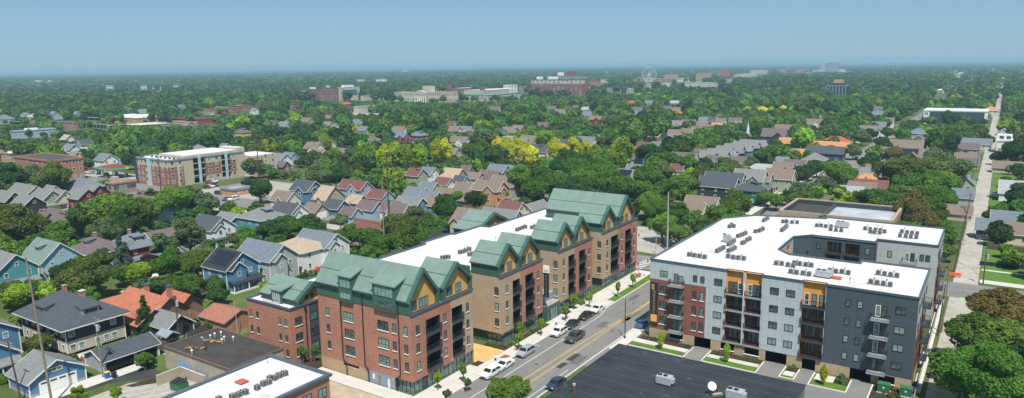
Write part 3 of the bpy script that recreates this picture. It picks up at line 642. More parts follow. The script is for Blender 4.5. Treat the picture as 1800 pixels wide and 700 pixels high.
    facade(w, '-y', 146.0, -117.2, -108.9, 0, 11.5, TANB); facade(w, '+x', -108.8, 147.5, 160.8, 0, 12.0, TANB)
    # entrance link: green portal with grey parapet boxes
    w.box(-84.5, 127.4, 0, -79.6, 134.25, 5.2, PANB, CONCD); w.box(-83.0, 128.0, 0, -77.6, 133.6, 3.6, GREENW, CONCD)
    gl.build('shopfront', GA, OFF); gl = MB(); gl.box(-77.62, 129.4, 0.05, -77.55, 132.4, 2.6, M['curtain_glass']); 
    for y in (129.4, 130.4, 131.4, 132.4): gl.box(-77.58, y-0.05, 0, -77.5, y+0.05, 2.65, BLACKM)
    w.build('wall', GA, OFF); r.build('gabled_roof', GA, OFF); gl.build('entrance_door', GA, OFF); flat.build('roof', GA, OFF); drain.build('downpipe', GA, OFF)
    # blade sign
    s = MB(); s.box(-77.9, 127.15, 6.0, -76.7, 127.4, 11.5, BLACKM); s.box(-78.0, 127.1, 11.5, -76.6, 127.45, 13.0, WHITE)
    for z in (6.4, 8.8, 11.2): s.box(-78.3, 127.2, z-0.06, -77.9, 127.35, z+0.06, DARKM)
    sg = s.build('blade_sign', GA, OFF)
    for i, ch in enumerate('GROUNDS'): text(ch, 'lettering', sg, (-77.3-OFF[0], 127.13-OFF[1], 10.75-i*0.72-OFF[2]), (math.pi/2, 0, 0), 0.62, M['letter_grey'], 0.01)
    text('the', 'lettering', sg, (-77.3-OFF[0], 127.08-OFF[1], 12.0-OFF[2]), (math.pi/2, 0, 0), 0.7, M['letter_grey'], 0.01)
mat_plain('letter_grey', (0.20, 0.19, 0.18), 0.5)
def text(body, name, parent, loc, rot, size, mat, ext=0.01):
    c = bpy.data.curves.new(name, 'FONT'); c.body = body; c.size = size; c.extrude = ext; c.align_x = 'CENTER'; c.align_y = 'CENTER'; c.materials.append(mat)
    o = bpy.data.objects.new(name, c); COL.objects.link(o)
    if parent: o.parent = parent
    me = bpy.data.meshes.new_from_object(o); me.name = name; n = bpy.data.objects.new(name, me); COL.objects.link(n); n.parent = parent; n.location = loc; n.rotation_euler = rot
    bpy.data.objects.remove(o); bpy.data.curves.remove(c); return n
green_building()

# small three-storey wing with its own green roof ---------------------------------------
def wing():
    T = thing('apartment_wing', 'small brick block with a green dormered roof behind the worn black flat roof', 'apartment building', (-106.1, 83.1, 0)); O = (-106.1, 83.1, 0)
    w = MB(); r = MB(); wd = MB(); fl = MB()
    facade(w, '-y', 83.1, -118.7, -106.1, 0, 11.1, BRICK); facade(w, '+x', -106.1, 83.1, 102, 0, 11.1, lambda u, z: PAND if u > 87.6 else BRICK, cuts_u=(87.6,))
    facade(w, '-x', -118.7, 83.1, 102, 0, 11.1, BRICK); facade(w, '+y', 102, -118.7, -106.1, 0, 11.1, BRICK)
    fl.face([(-118.6, 83.2, 10.85), (-106.2, 83.2, 10.85), (-106.2, 101.9, 10.85), (-118.6, 101.9, 10.85)], M['white_membrane'])
    for a in ((-118.85, 82.95, -105.95, 83.25), (-118.85, 101.85, -105.95, 102.15)): w.box(a[0], a[1], 10.85, a[2], a[3], 11.24, CAP)
    for a in ((-118.85, 83.26, -118.55, 101.84), (-106.25, 83.26, -105.95, 101.84)): w.box(a[0], a[1], 10.85, a[2], a[3], 11.24, CAP)
    gable(w, r, wd, 85.2, 92.9, -117.0, -106.0, 10.9, 12.3, 14.9, WOODB1, inset=0.9)
    dormer(w, r, 84.7, -113.2, -110.3, 10.86, 13.55, 14.2, 88.0)
    window(T, '-y', 84.7, -111.8, 12.0, 1.9, 2.0, WHITE, 3, None, O, rail=False)
    for z in (8.25, 5.1, 2.2):
        for x in (-117.65, -115.7, -109.1, -107.4): window(T, '-y', 83.1, x, z, 0.65, 1.35, BLACKM, 1, WHITE, O)
        window(T, '+x', -106.1, 84.95, z, 1.6, 1.6, BLACKM, 2, WHITE, O); window(T, '+x', -106.1, 88.6, z, 1.7, 1.5, BLACKM, 2, None, O)
    for (y) in (87.8, 89.2): window(T, '+x', -106.9, y, 12.0, 0.8, 0.9, BLACKM, 1, None, O)
    w.build('wall', T, O); r.build('gabled_roof', T, O); wd.build('gable_wall', T, O); fl.build('roof', T, O)
    d = MB(); d.tube((-105.9, 86.6, 10.4), (-105.9, 86.6, 0), 0.1, 0.1, BLACKM, 6); d.box(-106.05, 86.4, 10.2, -105.7, 86.8, 10.6, BLACKM); d.build('downpipe', T, O)
    rl = MB(); 
    for x in np.arange(-114.4, -109.4, 0.28): rl.box(x-0.015, 83.6, 10.86, x+0.015, 83.63, 11.9, BLACKM)
    rl.box(-114.5, 83.58, 11.9, -109.3, 83.65, 11.96, BLACKM); rl.build('railing', T, O)
wing()

# ------------------------------------------------------------------ grey apartment block (right)
GB = thing('apartment_building', 'grey panelled U shaped apartment block with white roof, orange balcony bays and a courtyard', 'apartment building', (-56, 132.2, 0)); OG = (-56, 132.2, 0)
def grey_building():
    YF = 132.2; ZR = 16.45; w = MB(); rf = MB(); cap = MB(); base = MB(); bk = MB(); col = MB()
    q = lambda x: x*0.994
    zq = lambda z: 0.994*z+0.33
    XL, XR = -55.8, -8.4
    uA, uB, uC, uD, uE = q(-44.5), q(-40.7), q(-33.9), q(-26.85), q(-22.8)
    def fm(u, z):
        if u < uA: return BRICK2 if z < 12.45 else PANL
        if u < uE: return PANL
        return PAND
    holes = []
    fl = (11.95, 8.8, 5.6, 2.45)
    cols = (q(-37.35), q(-37.0))
    bays = [(uB, cols[0]), (cols[1], uC), (uD, uE)]
    for (a, b) in bays:
        for i, z in enumerate(fl):
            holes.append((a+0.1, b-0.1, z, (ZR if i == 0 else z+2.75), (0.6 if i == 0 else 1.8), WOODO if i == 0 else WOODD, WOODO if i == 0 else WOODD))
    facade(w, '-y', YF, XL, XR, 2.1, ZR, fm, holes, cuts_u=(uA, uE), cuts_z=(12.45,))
    facade(w, '-x', XL, YF, 178, 0, ZR, lambda u, z: TANB if z < 2.1 else PANL, cuts_z=(2.1,))
    east = lambda u, z: TANB if z < 2.1 else (PANW if z > 9.2 else BRICK2)
    facade(w, '+x', XR, YF, 152.4, 0, ZR, east, cuts_z=(2.1, 9.2)); facade(w, '+x', XR, 173.1, 192.4, 0, ZR, east, cuts_z=(2.1, 9.2))
    # ground storey with garage mouths
    gar = [(q(-46.6)+0.1, q(-43.2)), (-32.5, -28.7), (-26.0, -23.7), (q(-18.1), q(-14.7))]
    ops = [(q(-51.6), q(-48.9), 0.7, 1.85), (q(-41.2), q(-38.6), 0.6, 1.85), (q(-36.6), q(-33.9), 0.6, 1.85), (q(-13.5), q(-11.0), 0.5, 1.85)]
    hb = [(a, b, 0.0, 2.02, 6.0, VOIDM, VOIDM) for a, b in gar] + [(a, b, lo, hi, 1.5, VOIDM, VOIDM) for a, b, lo, hi in ops]
    facade(base, '-y', YF+0.05, XL+0.1, XR, 0, 2.1, TANB, hb)
    for a, b, lo, hi in ops: base.box(a-0.1, YF-0.12, lo-0.14, b+0.1, YF+0.05, lo-0.003, WHITE)
    base.box(q(-21.1), YF, 0.0, q(-19.2), YF+0.04, 1.9, TANB)
    # bay slabs / centre post / railings
    for bi, (a, b) in enumerate(bays):
        for i, z in enumerate(fl):
            balcony(GB, '-y', YF, a, b, z, 1.78 if i else 0.58, OG, slab=(DARKM if bi == 2 else PANLS), proud=0.35)
            n = 3; ww = 0.82
            for k in range(n): window(GB, '-y', YF+(1.8 if i else 0.6), a+0.75+k*((b-a-1.5)/(n-1)), z+1.15, ww, 2.15, BLACKM if not (i == 0 and k == (2 if bi == 0 else 0)) else WHITE, 1, None, OG, rail=True, tint=rnd.choice([(0.14, 0.24, 0.22), (0.05, 0.09, 0.085), (0.2, 0.31, 0.28), (0.02, 0.03, 0.03)]))
    col.box(cols[0]+0.02, YF-0.28, 2.2, cols[1]-0.02, YF+1.8, 12.0, PANL); col.box(cols[0]+0.1, YF-0.28, 12.0, cols[1]-0.1, YF-0.02, 14.2, WHITE)
    # brick-corner balconies and dark-wall balconies
    for i, z in enumerate((12.0, 8.8, 5.6, 2.45)):
        balcony(GB, '-y', YF, q(-51.8), q(-48.8), z, 0.0, OG, slab=PANLS, proud=1.35)
        window(GB, '-y', YF, q(-50.6), z+1.1, 0.85, 2.1, CAP if i else BLACKM, 1, None, OG, rail=False, tint=(0.1, 0.16, 0.16)); window(GB, '-y', YF, q(-49.6), z+1.2, 0.95, 1.9 if i else 1.3, CAP if i else BLACKM, 1, None, OG)
        balcony(GB, '-y', YF, q(-15.4), q(-12.5), z-0.1, 0.0, OG, slab=PANLS, proud=1.35)
        window(GB, '-y', YF, q(-14.4), z+1.15, 0.8, 2.0, WHITE if i < 3 else BLACKM, 1, None, OG, rail=False, tint=(0.14, 0.2, 0.2)); window(GB, '-y', YF, q(-13.45), z+1.2, 0.85, 2.0, BLACKM, 1, None, OG)
    for i, z in enumerate((13.8, 10.4, 7.25, 4.1)):
        top = i == 0
        window(GB, '-y', YF, q(-53.2), z, 1.6, 1.2 if top else 1.65, BLACKM, 2, None if top else WHITE, OG)
        for u in (-46.75, -45.25): window(GB, '-y', YF, q(u), z, 0.8, 1.3 if top else 1.75, BLACKM, 1, None if top else WHITE, OG)
        for u in (-42.15, -31.65, -28.8): window(GB, '-y', YF, q(u), z, 1.55, 1.3, BLACKM, 2, None, OG, rail=False)
        window(GB, '-y', YF, q(-19.15), z-0.05, 0.85, 1.25, BLACKM, 1, None, OG); window(GB, '-y', YF, q(-17.25), z-0.05, 0.85, 1.3, BLACKM, 1, None, OG)
        window(GB, '-y', YF, q(-10.95), z-0.05, 1.65, 1.3, BLACKM, 2, None, OG, rail=False)
        for y in (135.0, 139.0, 147.5, 176, 183, 189): window(GB, '+x', XR, y, z, 1.2, 1.4, BLACKM, 2, None, OG)
        for y in (143.0, 179.5):
            balcony(GB, '+x', XR, y-1.5, y+1.5, z-1.6, 0.0, OG, slab=DARKM, proud=1.3); window(GB, '+x', XR, y, z-0.5, 1.8, 2.0, BLACKM, 2, None, OG)
    # roof sheet with notches over the top bays, courtyard cut-out
    roof = [(XL+0.1, YF+0.1)]
    for (a, b) in ((uB, uC), (uD, uE)): roof += [(a+0.1, YF+0.1), (a+0.1, YF+0.55), (b-0.1, YF+0.55), (b-0.1, YF+0.1)]
    roof += [(XR-0.1, YF+0.1), (XR-0.1, 152.3), (-19.9, 152.3), (-19.9, 150.2), (-33.2, 150.1), (-36.2, 153.2), (-36.0, 166.3), (-33.1, 169.8), (-19.9, 169.8), (-19.9, 173.0), (XR-0.1, 173.0), (XR-0.1, 192.3), (-33.8, 192.0), (-34.0, 190.3), (-49.8, 185.6), (XL+0.1, 178)]
    rf.face([(x, y, ZR-0.22) for x, y in roof], M['white_membrane'])
    # courtyard walls
    cw = lambda p, q2, mt: w.face([(p[0], p[1], 0), (q2[0], q2[1], 0), (q2[0], q2[1], ZR), (p[0], p[1], ZR)], mt)
    hc = [(-33.1, -36.9, 0, 0)]
    bayN = [(-29.8, -26.6), (-26.1, -22.9)]
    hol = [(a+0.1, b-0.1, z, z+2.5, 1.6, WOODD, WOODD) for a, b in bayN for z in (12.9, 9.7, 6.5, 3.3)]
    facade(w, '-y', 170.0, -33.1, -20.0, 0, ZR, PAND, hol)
    for a, b in bayN:
        for z in (12.9, 9.7):
            balcony(GB, '-y', 170.0, a, b, z, 1.58, OG, slab=DARKM, proud=0.3)
            for k in (0.35, 0.62): window(GB, '-y', 171.6, a+(b-a)*k, z+1.15, 0.8, 2.0, BLACKM, 1, None, OG)
    for z in (14.2, 11.0):
        window(GB, '-y', 170.0, -31.4, z, 0.9, 1.35, BLACKM, 1, None, OG); window(GB, '-y', 170.0, -21.4, z, 0.9, 1.35, BLACKM, 1, None, OG)
    facade(w, '-y', 173.1, -19.9, XR, 0, ZR, PANW)
    for x, ww in ((-17.4, 0.9), (-11.25, 0.8), (-10.15, 0.85)): window(GB, '-y', 173.1, x, 13.45, ww, 1.4, BLACKM, 1, None, OG)
    window(GB, '-y', 173.1, -14.0, 13.2, 0.8, 1.9, WHITE, 1, None, OG, rail=False); window(GB, '-y', 173.1, -13.0, 13.3, 0.8, 1.8, BLACKM, 1, None, OG)
    balcony(GB, '-y', 173.1, -14.9, -12.1, 12.1, 0.0, OG, slab=PANLS, proud=1.3)
    fquad(w, '-x', -19.9, 170.0, 173.1, 0, ZR, PAND) if False else w.face([(-19.9, 170, 0), (-19.9, 173.1, 0), (-19.9, 173.1, ZR), (-19.9, 170, ZR)], PAND)
    # diagonal corner with a deep balcony
    cw((-36.1, 166.3), (-33.1, 170.0), PAND)
    facade(w, '+x', -36.1, 153.2, 166.3, 0, ZR, WOODO if False else PANL, [(155, 158.2, 9.7, 12.2, 1.2, WOODO, WOODO), (155, 158.2, 12.9, 15.4, 1.2, WOODO, WOODO), (160.5, 163.7, 12.9, 15.4, 1.2, WOODO, WOODO)])
    facade(w, '+y', 150.15, -33.2, -20, 0, ZR, PANL); facade(w, '+y', 152.4, -20, XR, 0, ZR, PANL)
    w.face([(-33.2, 150.15, 0), (-33.2, 150.15, ZR), (-36.1, 153.2, ZR), (-36.1, 153.2, 0)], PANL)
    # deep balcony box in the corner
    col.box(-36.6, 169.0, 12.7, -33.3, 170.6, 12.9, DARKM)
    # rear outline
    rear = [(XR, 192.4), (-33.9, 192.1), (-33.9, 190.4), (-49.9, 185.7), (-55.8, 178)]
    for a, b in zip(rear, rear[1:]): w.face([(a[0], a[1], 0), (b[0], b[1], 0), (b[0], b[1], ZR), (a[0], a[1], ZR)], PANL)
    # coping all round
    def strip(p, q2, wd=0.28, h=0.12):
        d = Vector((q2[0]-p[0], q2[1]-p[1])); l = d.length; d /= l; nn = Vector((-d.y, d.x))*wd/2; e = d*(wd/2-0.004)
        P = [(p[0]-e.x-nn.x, p[1]-e.y-nn.y), (q2[0]+e.x-nn.x, q2[1]+e.y-nn.y), (q2[0]+e.x+nn.x, q2[1]+e.y+nn.y), (p[0]-e.x+nn.x, p[1]-e.y+nn.y)]
        cap.prism(P, ZR-0.24, ZR+h+rnd.uniform(-0.012, 0.012), CAP)
    ring = [(XL, YF), (uB+0.1, YF), (uB+0.1, YF+.6), (uC-0.1, YF+.6), (uC-0.1, YF), (uD+0.1, YF), (uD+0.1, YF+.6), (uE-0.1, YF+.6), (uE-0.1, YF), (XR, YF), (XR, 152.4), (-20, 152.4), (-20, 150.2), (-33.2, 150.2), (-36.1, 153.2), (-36.1, 166.3), (-33.1, 170), (-20, 170), (-20, 173.1), (XR, 173.1), (XR, 192.4), (-33.9, 192.1), (-33.9, 190.4), (-49.9, 185.7), (XL, 178), (XL, YF)]
    for a, b in zip(ring, ring[1:]): strip(a, b)
    w.build('wall', GB, OG); rf.build('roof', GB, OG); cap.build('coping', GB, OG); base.build('ground_storey', GB, OG); col.build('bay_post', GB, OG)
    # long vertical sign at the street corner
    s = MB(); s.box(q(-55.9), YF-0.16, 2.75, q(-54.3), YF-0.02, 11.75, BLACKM); s.box(q(-55.75), YF-0.2, 3.5, q(-54.4), YF-0.165, 5.0, SIGNO)
    s.box(-54.95-0.36, YF-0.2, 10.25, -54.95+0.2, YF-0.165, 11.3, GOLDL)
    sg = s.build('wall_sign', GB, OG)
    cx = q(-55.1)-OG[0]
    text('the', 'lettering', sg, (cx, -0.2, 9.85), (math.pi/2, 0.25, 0), 0.55, GOLDL)
    for i, ch in enumerate('GROUNDS'): text(ch, 'lettering', sg, (cx, -0.2, 9.15-i*0.62), (math.pi/2, 0, 0), 0.62, GOLDL)
    text('G', 'lettering', sg, (cx-0.05, -0.22, 10.78), (math.pi/2, 0, 0), 0.85, BLACKM)
    # dash lettering plates over the garage mouths
    for a, b in (gar[0], gar[1], gar[3]):
        text('7 FT CLEARANCE', 'lettering', sg, ((a+b)/2-OG[0], -0.06, 1.86), (math.pi/2, 0, 0), 0.3, WHITE) if False else None
PANLS = mat_plain('pale_grey_slab', (0.27, 0.285, 0.29), 0.7)
grey_building()

# ------------------------------------------------------------------ flat-roofed neighbours in the foreground
def flat_building(name, label, x0, y0, x1, y1, h, wall, roof, cap=CAP, capw=0.35, caph=0.15, drop=0.25, wins=(), cat='building', wname='wall'):
    T = thing(name, label, cat, (x1, y0, 0)); O = (x1, y0, 0); w = MB(); r = MB(); c = MB()
    for f, cc, a, b in (('-y', y0, x0, x1), ('+y', y1, x0, x1), ('-x', x0, y0, y1), ('+x', x1, y0, y1)): facade(w, f, cc, a, b, 0, h, wall)
    r.face([(x0, y0, h-drop), (x1, y0, h-drop), (x1, y1, h-drop), (x0, y1, h-drop)], roof)
    k = capw/2
    c.box(x0-k, y0-k, h-drop-0.1, x0+k, y1+k, h+caph, cap); c.box(x1-k, y0-k, h-drop-0.1, x1+k, y1+k, h+caph, cap)
    c.box(x0+k+.002, y0-k, h-drop-0.1, x1-k-.002, y0+k, h+caph-.004, cap); c.box(x0+k+.002, y1-k, h-drop-0.1, x1-k-.002, y1+k, h+caph-.004, cap)
    for (f, cc, u, z, ww, hh, fr, bays, sill) in wins: window(T, f, cc, u, z, ww, hh, fr, bays, sill, O)
    w.build(wname, T, O); r.build('roof', T, O); c.build('coping', T, O)
    return T, O
NWB, _ = flat_building('brick_building', 'low brick building with a white roof and slate blue edge, bottom of the view', -99.4, 48, -85.0, 73.3, 7.0, BRICK, M['white_membrane'], CAP, 0.7, 0.12, 0.2,
    [('+x', -85, 71.7, 4.5, 1.7, 1.6, BLACKM, 2, None), ('+x', -85, 68.6, 4.6, 1.9, 1.6, BLACKM, 2, None), ('+x', -85, 64.5, 4.6, 1.9, 1.6, BLACKM, 2, None), ('-x', -99.4, 68, 4.6, 1.9, 1.6, BLACKM, 2, None)])
BLK, _ = flat_building('commercial_building', 'low building under a wide black membrane roof in front of the grey block', -53.8, 60, -21.7, 113.9, 5.0, mat_plain('dark_render', (0.16, 0.16, 0.165), 0.85), M['black_membrane'], mat_plain('black_edge', (0.035, 0.04, 0.048), 0.5), 0.25, 0.03, 0.04)
WORN, OW = flat_building('garage_building', 'pale block building with a worn black flat roof and faded blue graffiti on its side', -125.5, 69.5, -105.8, 80.8, 4.35, mat_plain('weathered_block', (0.36, 0.31, 0.24), 0.9, 0.1, 0, 0.15, 0.5), M['worn_black_roof'], mat_plain('brick_coping', (0.14, 0.09, 0.07), 0.8), 0.3, 0.1, 0.12)
def worn_details():
    g = MB(); r3 = random.Random(3)
    BLUEP = mat_plain('faded_blue_paint', (0.22, 0.36, 0.52), 0.9, 0.1, 0, 0.25, 2.0)
    for k in range(46):
        x = r3.choice([r3.gauss(-120.0, 0.9), r3.gauss(-116.2, 1.5)]); z = r3.uniform(1.1, 2.6); a = r3.uniform(0.15, 0.75); b = r3.uniform(0.15, 0.55)
        if not -122.5 < x < -112.5: continue
        n = 7; pts = [(x+a*math.cos(t*2*math.pi/n)*r3.uniform(.6, 1.2), 69.49-0.0005*k, z+b*math.sin(t*2*math.pi/n)*r3.uniform(.6, 1.2)) for t in range(n)]
        g.face(pts, BLUEP)
    g.build('graffiti', WORN, OW)
worn_details()
# ------------------------------------------------------------------ roof equipment
def ac_proto():
    mb = MB(); mb.box(-0.40, -0.40, 0.10, 0.40, 0.40, 0.98, ACG, ALU); mb.box(-0.46, -0.46, 0.0, 0.46, 0.46, 0.09, ACL)
    for sx in (-1, 1):
        for sy in (-1, 1): mb.box(sx*0.41-0.03, sy*0.41-0.03, 0.10, sx*0.41+0.03, sy*0.41+0.03, 1.0, ACL)
    o = mb.build('air_conditioner')
    g = MB(); g.tube((0, 0, 0.985), (0, 0, 1.03), 0.33, 0.33, BLACKM, 14)
    for r in (0.12, 0.22, 0.31):
        for k in range(10): a = k*math.pi/5; g.box(r*math.cos(a)-0.03, r*math.sin(a)-0.03, 1.03, r*math.cos(a)+0.03, r*math.sin(a)+0.03, 1.045, ALU)
    g.build('fan_guard', o); return o
ACP = ac_proto(); ACT = tree_of(ACP)
ACUSED = [False]
def put_ac(x, y, z, label, group):
    if not ACUSED[0]:
        ACUSED[0] = True; ACP.location = (x, y, z); tag(ACP, label, 'air conditioner', group); o = ACP
    else: o = clone(ACT, (x, y, z), 0, label, group)
    o['category'] = 'air conditioner'; o.scale = (.85, .85, .9); return o
def crop(x0, y0, s): return lambda p: (x0+p[0]/s, y0+p[1]/s)
k3 = crop(1100, 330, 3.5); k5 = crop(1400, 330, 3.5); kb = crop(750, 320, 3.5); k2 = crop(680, 430, 5.3875); kM = crop(280, 600, 5.625)
ZA = 16.23
acs = [
 (k3, ZA, 'grey condenser in the row nearest the street corner of the white roof', [(390, 418), (422, 423), (453, 428), (485, 433)]),
 (k3, ZA, 'grey condenser in the slanting row of four on the left of the white roof', [(562, 396), (575, 389), (587, 382), (600, 375)]),
 (k3, ZA, 'grey condenser in the slanting row just right of that on the white roof', [(632, 395), (645, 389), (658, 383), (670, 376)]),
 (k3, ZA, 'grey condenser in the mid-roof slanting row beside the tall unit', [(632, 355), (643, 349), (655, 340), (665, 332)]),
 (k3, ZA, 'grey condenser in the slanting row left of the courtyard', [(717, 347), (730, 341), (747, 327), (762, 320)]),
 (k3, ZA, 'grey condenser in the slanting row halfway up the white roof', [(690, 304), (706, 298), (722, 292), (737, 286)]),
 (k3, ZA, 'grey condenser in the short slanting row near the rear of the roof', [(798, 275), (820, 271), (830, 265), (843, 260)]),
 (k3, ZA, 'grey condenser in the cluster at the rear left of the white roof', [(637, 245), (650, 236), (664, 242)]),
 (k3, ZA, 'grey condenser in the tight row at the rear street edge of the roof', [(848, 208), (860, 200), (872, 193)]),
 (k3, ZA, 'grey condenser in the spaced row along the rear edge of the roof', [(967, 214), (990, 214), (1022, 218), (1054, 219)]),
 (k3, ZA, 'grey condenser in the slanting row behind the courtyard corner', [(960, 267), (970, 260), (980, 251), (989, 243)]),
 (k3, ZA, 'grey condenser in the lower mid-roof row before the front edge', [(630, 428), (661, 435), (692, 438), (726, 442)]),
 (k5, ZA, 'grey condenser on the rear wing beside the large rooftop box', [(125, 238), (152, 239), (180, 243), (213, 244), (210, 262), (243, 266), (275, 269)]),
 (k5, ZA, 'grey condenser in the middle rows of the rear wing roof', [(422, 257), (453, 261), (485, 265), (515, 268), (542, 276), (455, 276), (480, 280), (512, 283)]),
 (k5, ZA, 'grey condenser in the double row near the right end of the rear wing', [(648, 275), (680, 280), (710, 284), (742, 287), (637, 301), (672, 304), (703, 308), (737, 311)]),
 (k3, ZA, 'grey condenser in the rear row on the front wing left of the red hatch', [(925, 471), (959, 474), (997, 481), (1037, 470), (1030, 486), (1070, 475), (1106, 480), (1141, 484)]),
 (k3, ZA, 'grey condenser in the front row on the front wing left of the red hatch', [(1015, 523), (1050, 529), (1090, 533), (1127, 539)]),
 (k5, ZA, 'grey condenser in the row just behind the red roof hatch', [(205, 517), (242, 522), (279, 524), (318, 531)]),
 (k5, ZA, 'grey condenser in the rear row at the right end of the front wing', [(502, 531), (541, 537), (578, 543), (618, 548)]),
 (k5, ZA, 'grey condenser in the front row at the right end of the front wing', [(457, 586), (496, 593), (534, 598), (576, 604)]),
 (kb, 14.15, 'grey condenser on the white roof behind the first pair of green gables', [(205, 438), (222, 434), (240, 428), (262, 419), (264, 452), (280, 447)]),
 (kb, 14.15, 'grey condenser on the white roof beside the nearest green gables', [(133, 468), (115, 469), (97, 472)]),
 (kb, 14.15, 'grey condenser on the white roof behind the second pair of green gables', [(557, 299), (572, 293), (590, 286), (607, 281), (648, 285), (664, 279)]),
 (kb, 14.15, 'grey condenser in the crowded cluster at the far end of the white roof', [(822, 192), (835, 187), (848, 182), (860, 187), (872, 193), (846, 197)]),
 (kM, 6.8, 'grey condenser in the rear row on the low brick building', [(970, 470), (1030, 432), (1083, 415), (1095, 378), (1140, 375), (1192, 350), (1245, 330)]),
 (kM, 6.8, 'grey condenser in the front row on the low brick building', [(590, 585), (725, 560), (785, 540), (853, 515)]),
]
for kf, z, lab, pts in acs:
    for p in pts:
        x, y = G(*kf(p), z+0.2); put_ac(x, y, z, lab, 'condensers on the flat roofs')
# vent stacks beside the condensers
vp = MB(); vp.tube((0, 0, 0), (0, 0, 0.9), 0.05, 0.05, ALU, 6); vp.tube((0, 0, 0.9), (0, 0, 1.15), 0.1, 0.1, BLACKM, 6)
VP = vp.build('vent_pipe'); VPT = (VP, []); vfirst = True
for kf, z, pts in ((k3, ZA, [(406, 410), (468, 418), (640, 398), (712, 430), (665, 365), (758, 312), (735, 272), (842, 250), (650, 228), (985, 205), (1036, 207), (985, 232), (940, 465), (1055, 462), (1125, 472), (1035, 515), (1108, 520)]), (k5, ZA, [(140, 225), (197, 230), (437, 245), (500, 250), (530, 255), (665, 262), (727, 266), (225, 507), (298, 512), (520, 520), (600, 530), (478, 575), (555, 585), (330, 575)]), (kb, 14.15, [(250, 412), (232, 420), (600, 272), (665, 270), (425, 355), (855, 176)]), (kM, 6.8, [(1160, 345), (1210, 325), (806, 515), (1065, 190)])):
    for p in pts:
        x, y = G(*kf(p), z+0.5)
        if vfirst: VP.location = (x, y, z); tag(VP, 'thin roof vent pipe with a dark cap among the condensers', 'vent pipe', 'vent pipes on the flat roofs'); vfirst = False
        else: clone(VPT, (x, y, z), 0, 'thin roof vent pipe with a dark cap among the condensers', 'vent pipes on the flat roofs')
def rtu(x, y, z, w, d, h, label, rz=0.0, fans=2):
    T = thing('rooftop_unit', label, 'rooftop unit', (x, y, z), rz)
    b = MB(); b.box(-w/2, -d/2, 0.25, w/2, d/2, h, ACL); b.box(-w/2+0.1, -d/2+0.1, 0, w/2-0.1, d/2-0.1, 0.25, DARKM)
    b.box(w/2, -d*0.3, 0.5, w/2+0.35, d*0.3, h*0.85, ALU); b.box(-w*0.05, -d/2-0.03, 0.4, 0.04, -d/2, h-0.15, ALU)
    b.build('cabinet', T)
    for i in range(fans): f = MB(); f.tube((-w*0.25+i*0.9-0.2, d*0.05, h), (-w*0.25+i*0.9-0.2, d*0.05, h+0.12), 0.36, 0.36, BLACKM, 16); f.build('fan', T)
    p = MB(); p.box(-w*0.38, -d/2-0.02, 0.45, -w*0.12, -d/2-0.003, h-0.3, ALU); p.build('access_panel', T)
N = crop(930, 580, 3.6)
x, y = G(*N((858, 330)), 5.3); rtu(x, y, 4.97, 2.4, 1.6, 1.4, 'large pale rooftop unit with two fans on the black roof, beside the worn stain')
x, y = G(*N((1305, 425)), 5.3); rtu(x, y, 4.97, 2.5, 1.7, 1.5, 'pale rooftop unit with a dark grille beside the satellite dish')
x, y = G(*k5((165, 545)), 16.4); rtu(x, y, ZA, 2.6, 1.8, 1.3, 'wide grey rooftop box left of the red hatch on the white roof')
x, y = G(*k5((280, 240)), 16.4); rtu(x, y, ZA, 2.6, 1.8, 1.4, 'wide grey rooftop box on the rear wing of the white roof')
x, y = G(*k3((620, 330)), 16.4); rtu(x, y, ZA, 1.3, 1.3, 1.7, 'tall square grey unit in the middle of the white roof', 0, 1)
x, y = G(*N((1150, 405)), 5.0)
T = thing('satellite_dish', 'white satellite dish on a short mast, standing on the black roof', 'satellite dish', (x, y, 4.97), 0.6)
b = MB(); c0 = Vector((0, -0.35, 1.45)); ax = Vector((0.1, -0.8, 0.6)).normalized(); a1 = ax.orthogonal().normalized(); a2 = ax.cross(a1); rings = []
for i in range(6):
    r = 0.68*i/5; rings.append([tuple(c0 + a1*(r*math.cos(t*math.pi/10)) + a2*(r*math.sin(t*math.pi/10)) + ax*(0.17*(i/5)**2)) for t in range(20)])
for i in range(5):
    for j in range(20): b.face([rings[i][j], rings[i+1][j], rings[i+1][(j+1) % 20], rings[i][(j+1) % 20]][::-1] if i else [rings[0][0], rings[1][j], rings[1][(j+1) % 20]][::-1], WHITE)
b.build('dish', T)
b = MB(); b.tube((0, 0, 0), (0, 0, 1.3), 0.06, 0.06, ALU, 8); b.tube((0, 0, 1.3), c0, 0.05, 0.05, ALU, 6); b.tube((-0.7, -0.2, 0.05), (0.7, 0.2, 0.05), 0.05, 0.05, ALU, 6); b.build('mast', T)
b = MB(); b.tube(c0-a2*0.55, c0+ax*0.75, 0.03, 0.03, ALU, 6); b.tube(c0+ax*0.7, c0+ax*0.85, 0.07, 0.07, WHITE, 8); b.build('receiver_arm', T)
x, y = G(*N((1190, 412)), 5.0); b = MB(); b.box(-0.9, -0.25, 0, 0.9, 0.25, 0.22, WOODP); b.box(-0.7, -0.2, 0.22, 0.7, 0.2, 0.3, TANB); o = b.build('timber_block', None, loc=(x, y, 4.97), rz=0.9); tag(o, 'pale timber block lying beside the satellite dish', 'timber')
x, y = G(*N((285, 400)), 5.0); T = thing('roof_flue', 'brown flue pipe with a pale cap on the black roof near the parked dark car', 'flue', (x, y, 4.97)); b = MB(); b.tube((0, 0, 0), (0, 0, 1.3), 0.22, 0.22, mat_plain('rusty_metal', (0.16, 0.07, 0.05), 0.8), 10); b.build('pipe', T); b = MB(); b.tube((0, 0, 1.3), (0, 0, 1.6), 0.26, 0.26, ALU, 10); b.build('cap', T)
HATCH = mat_plain('red_hatch', (0.42, 0.10, 0.07), 0.7)
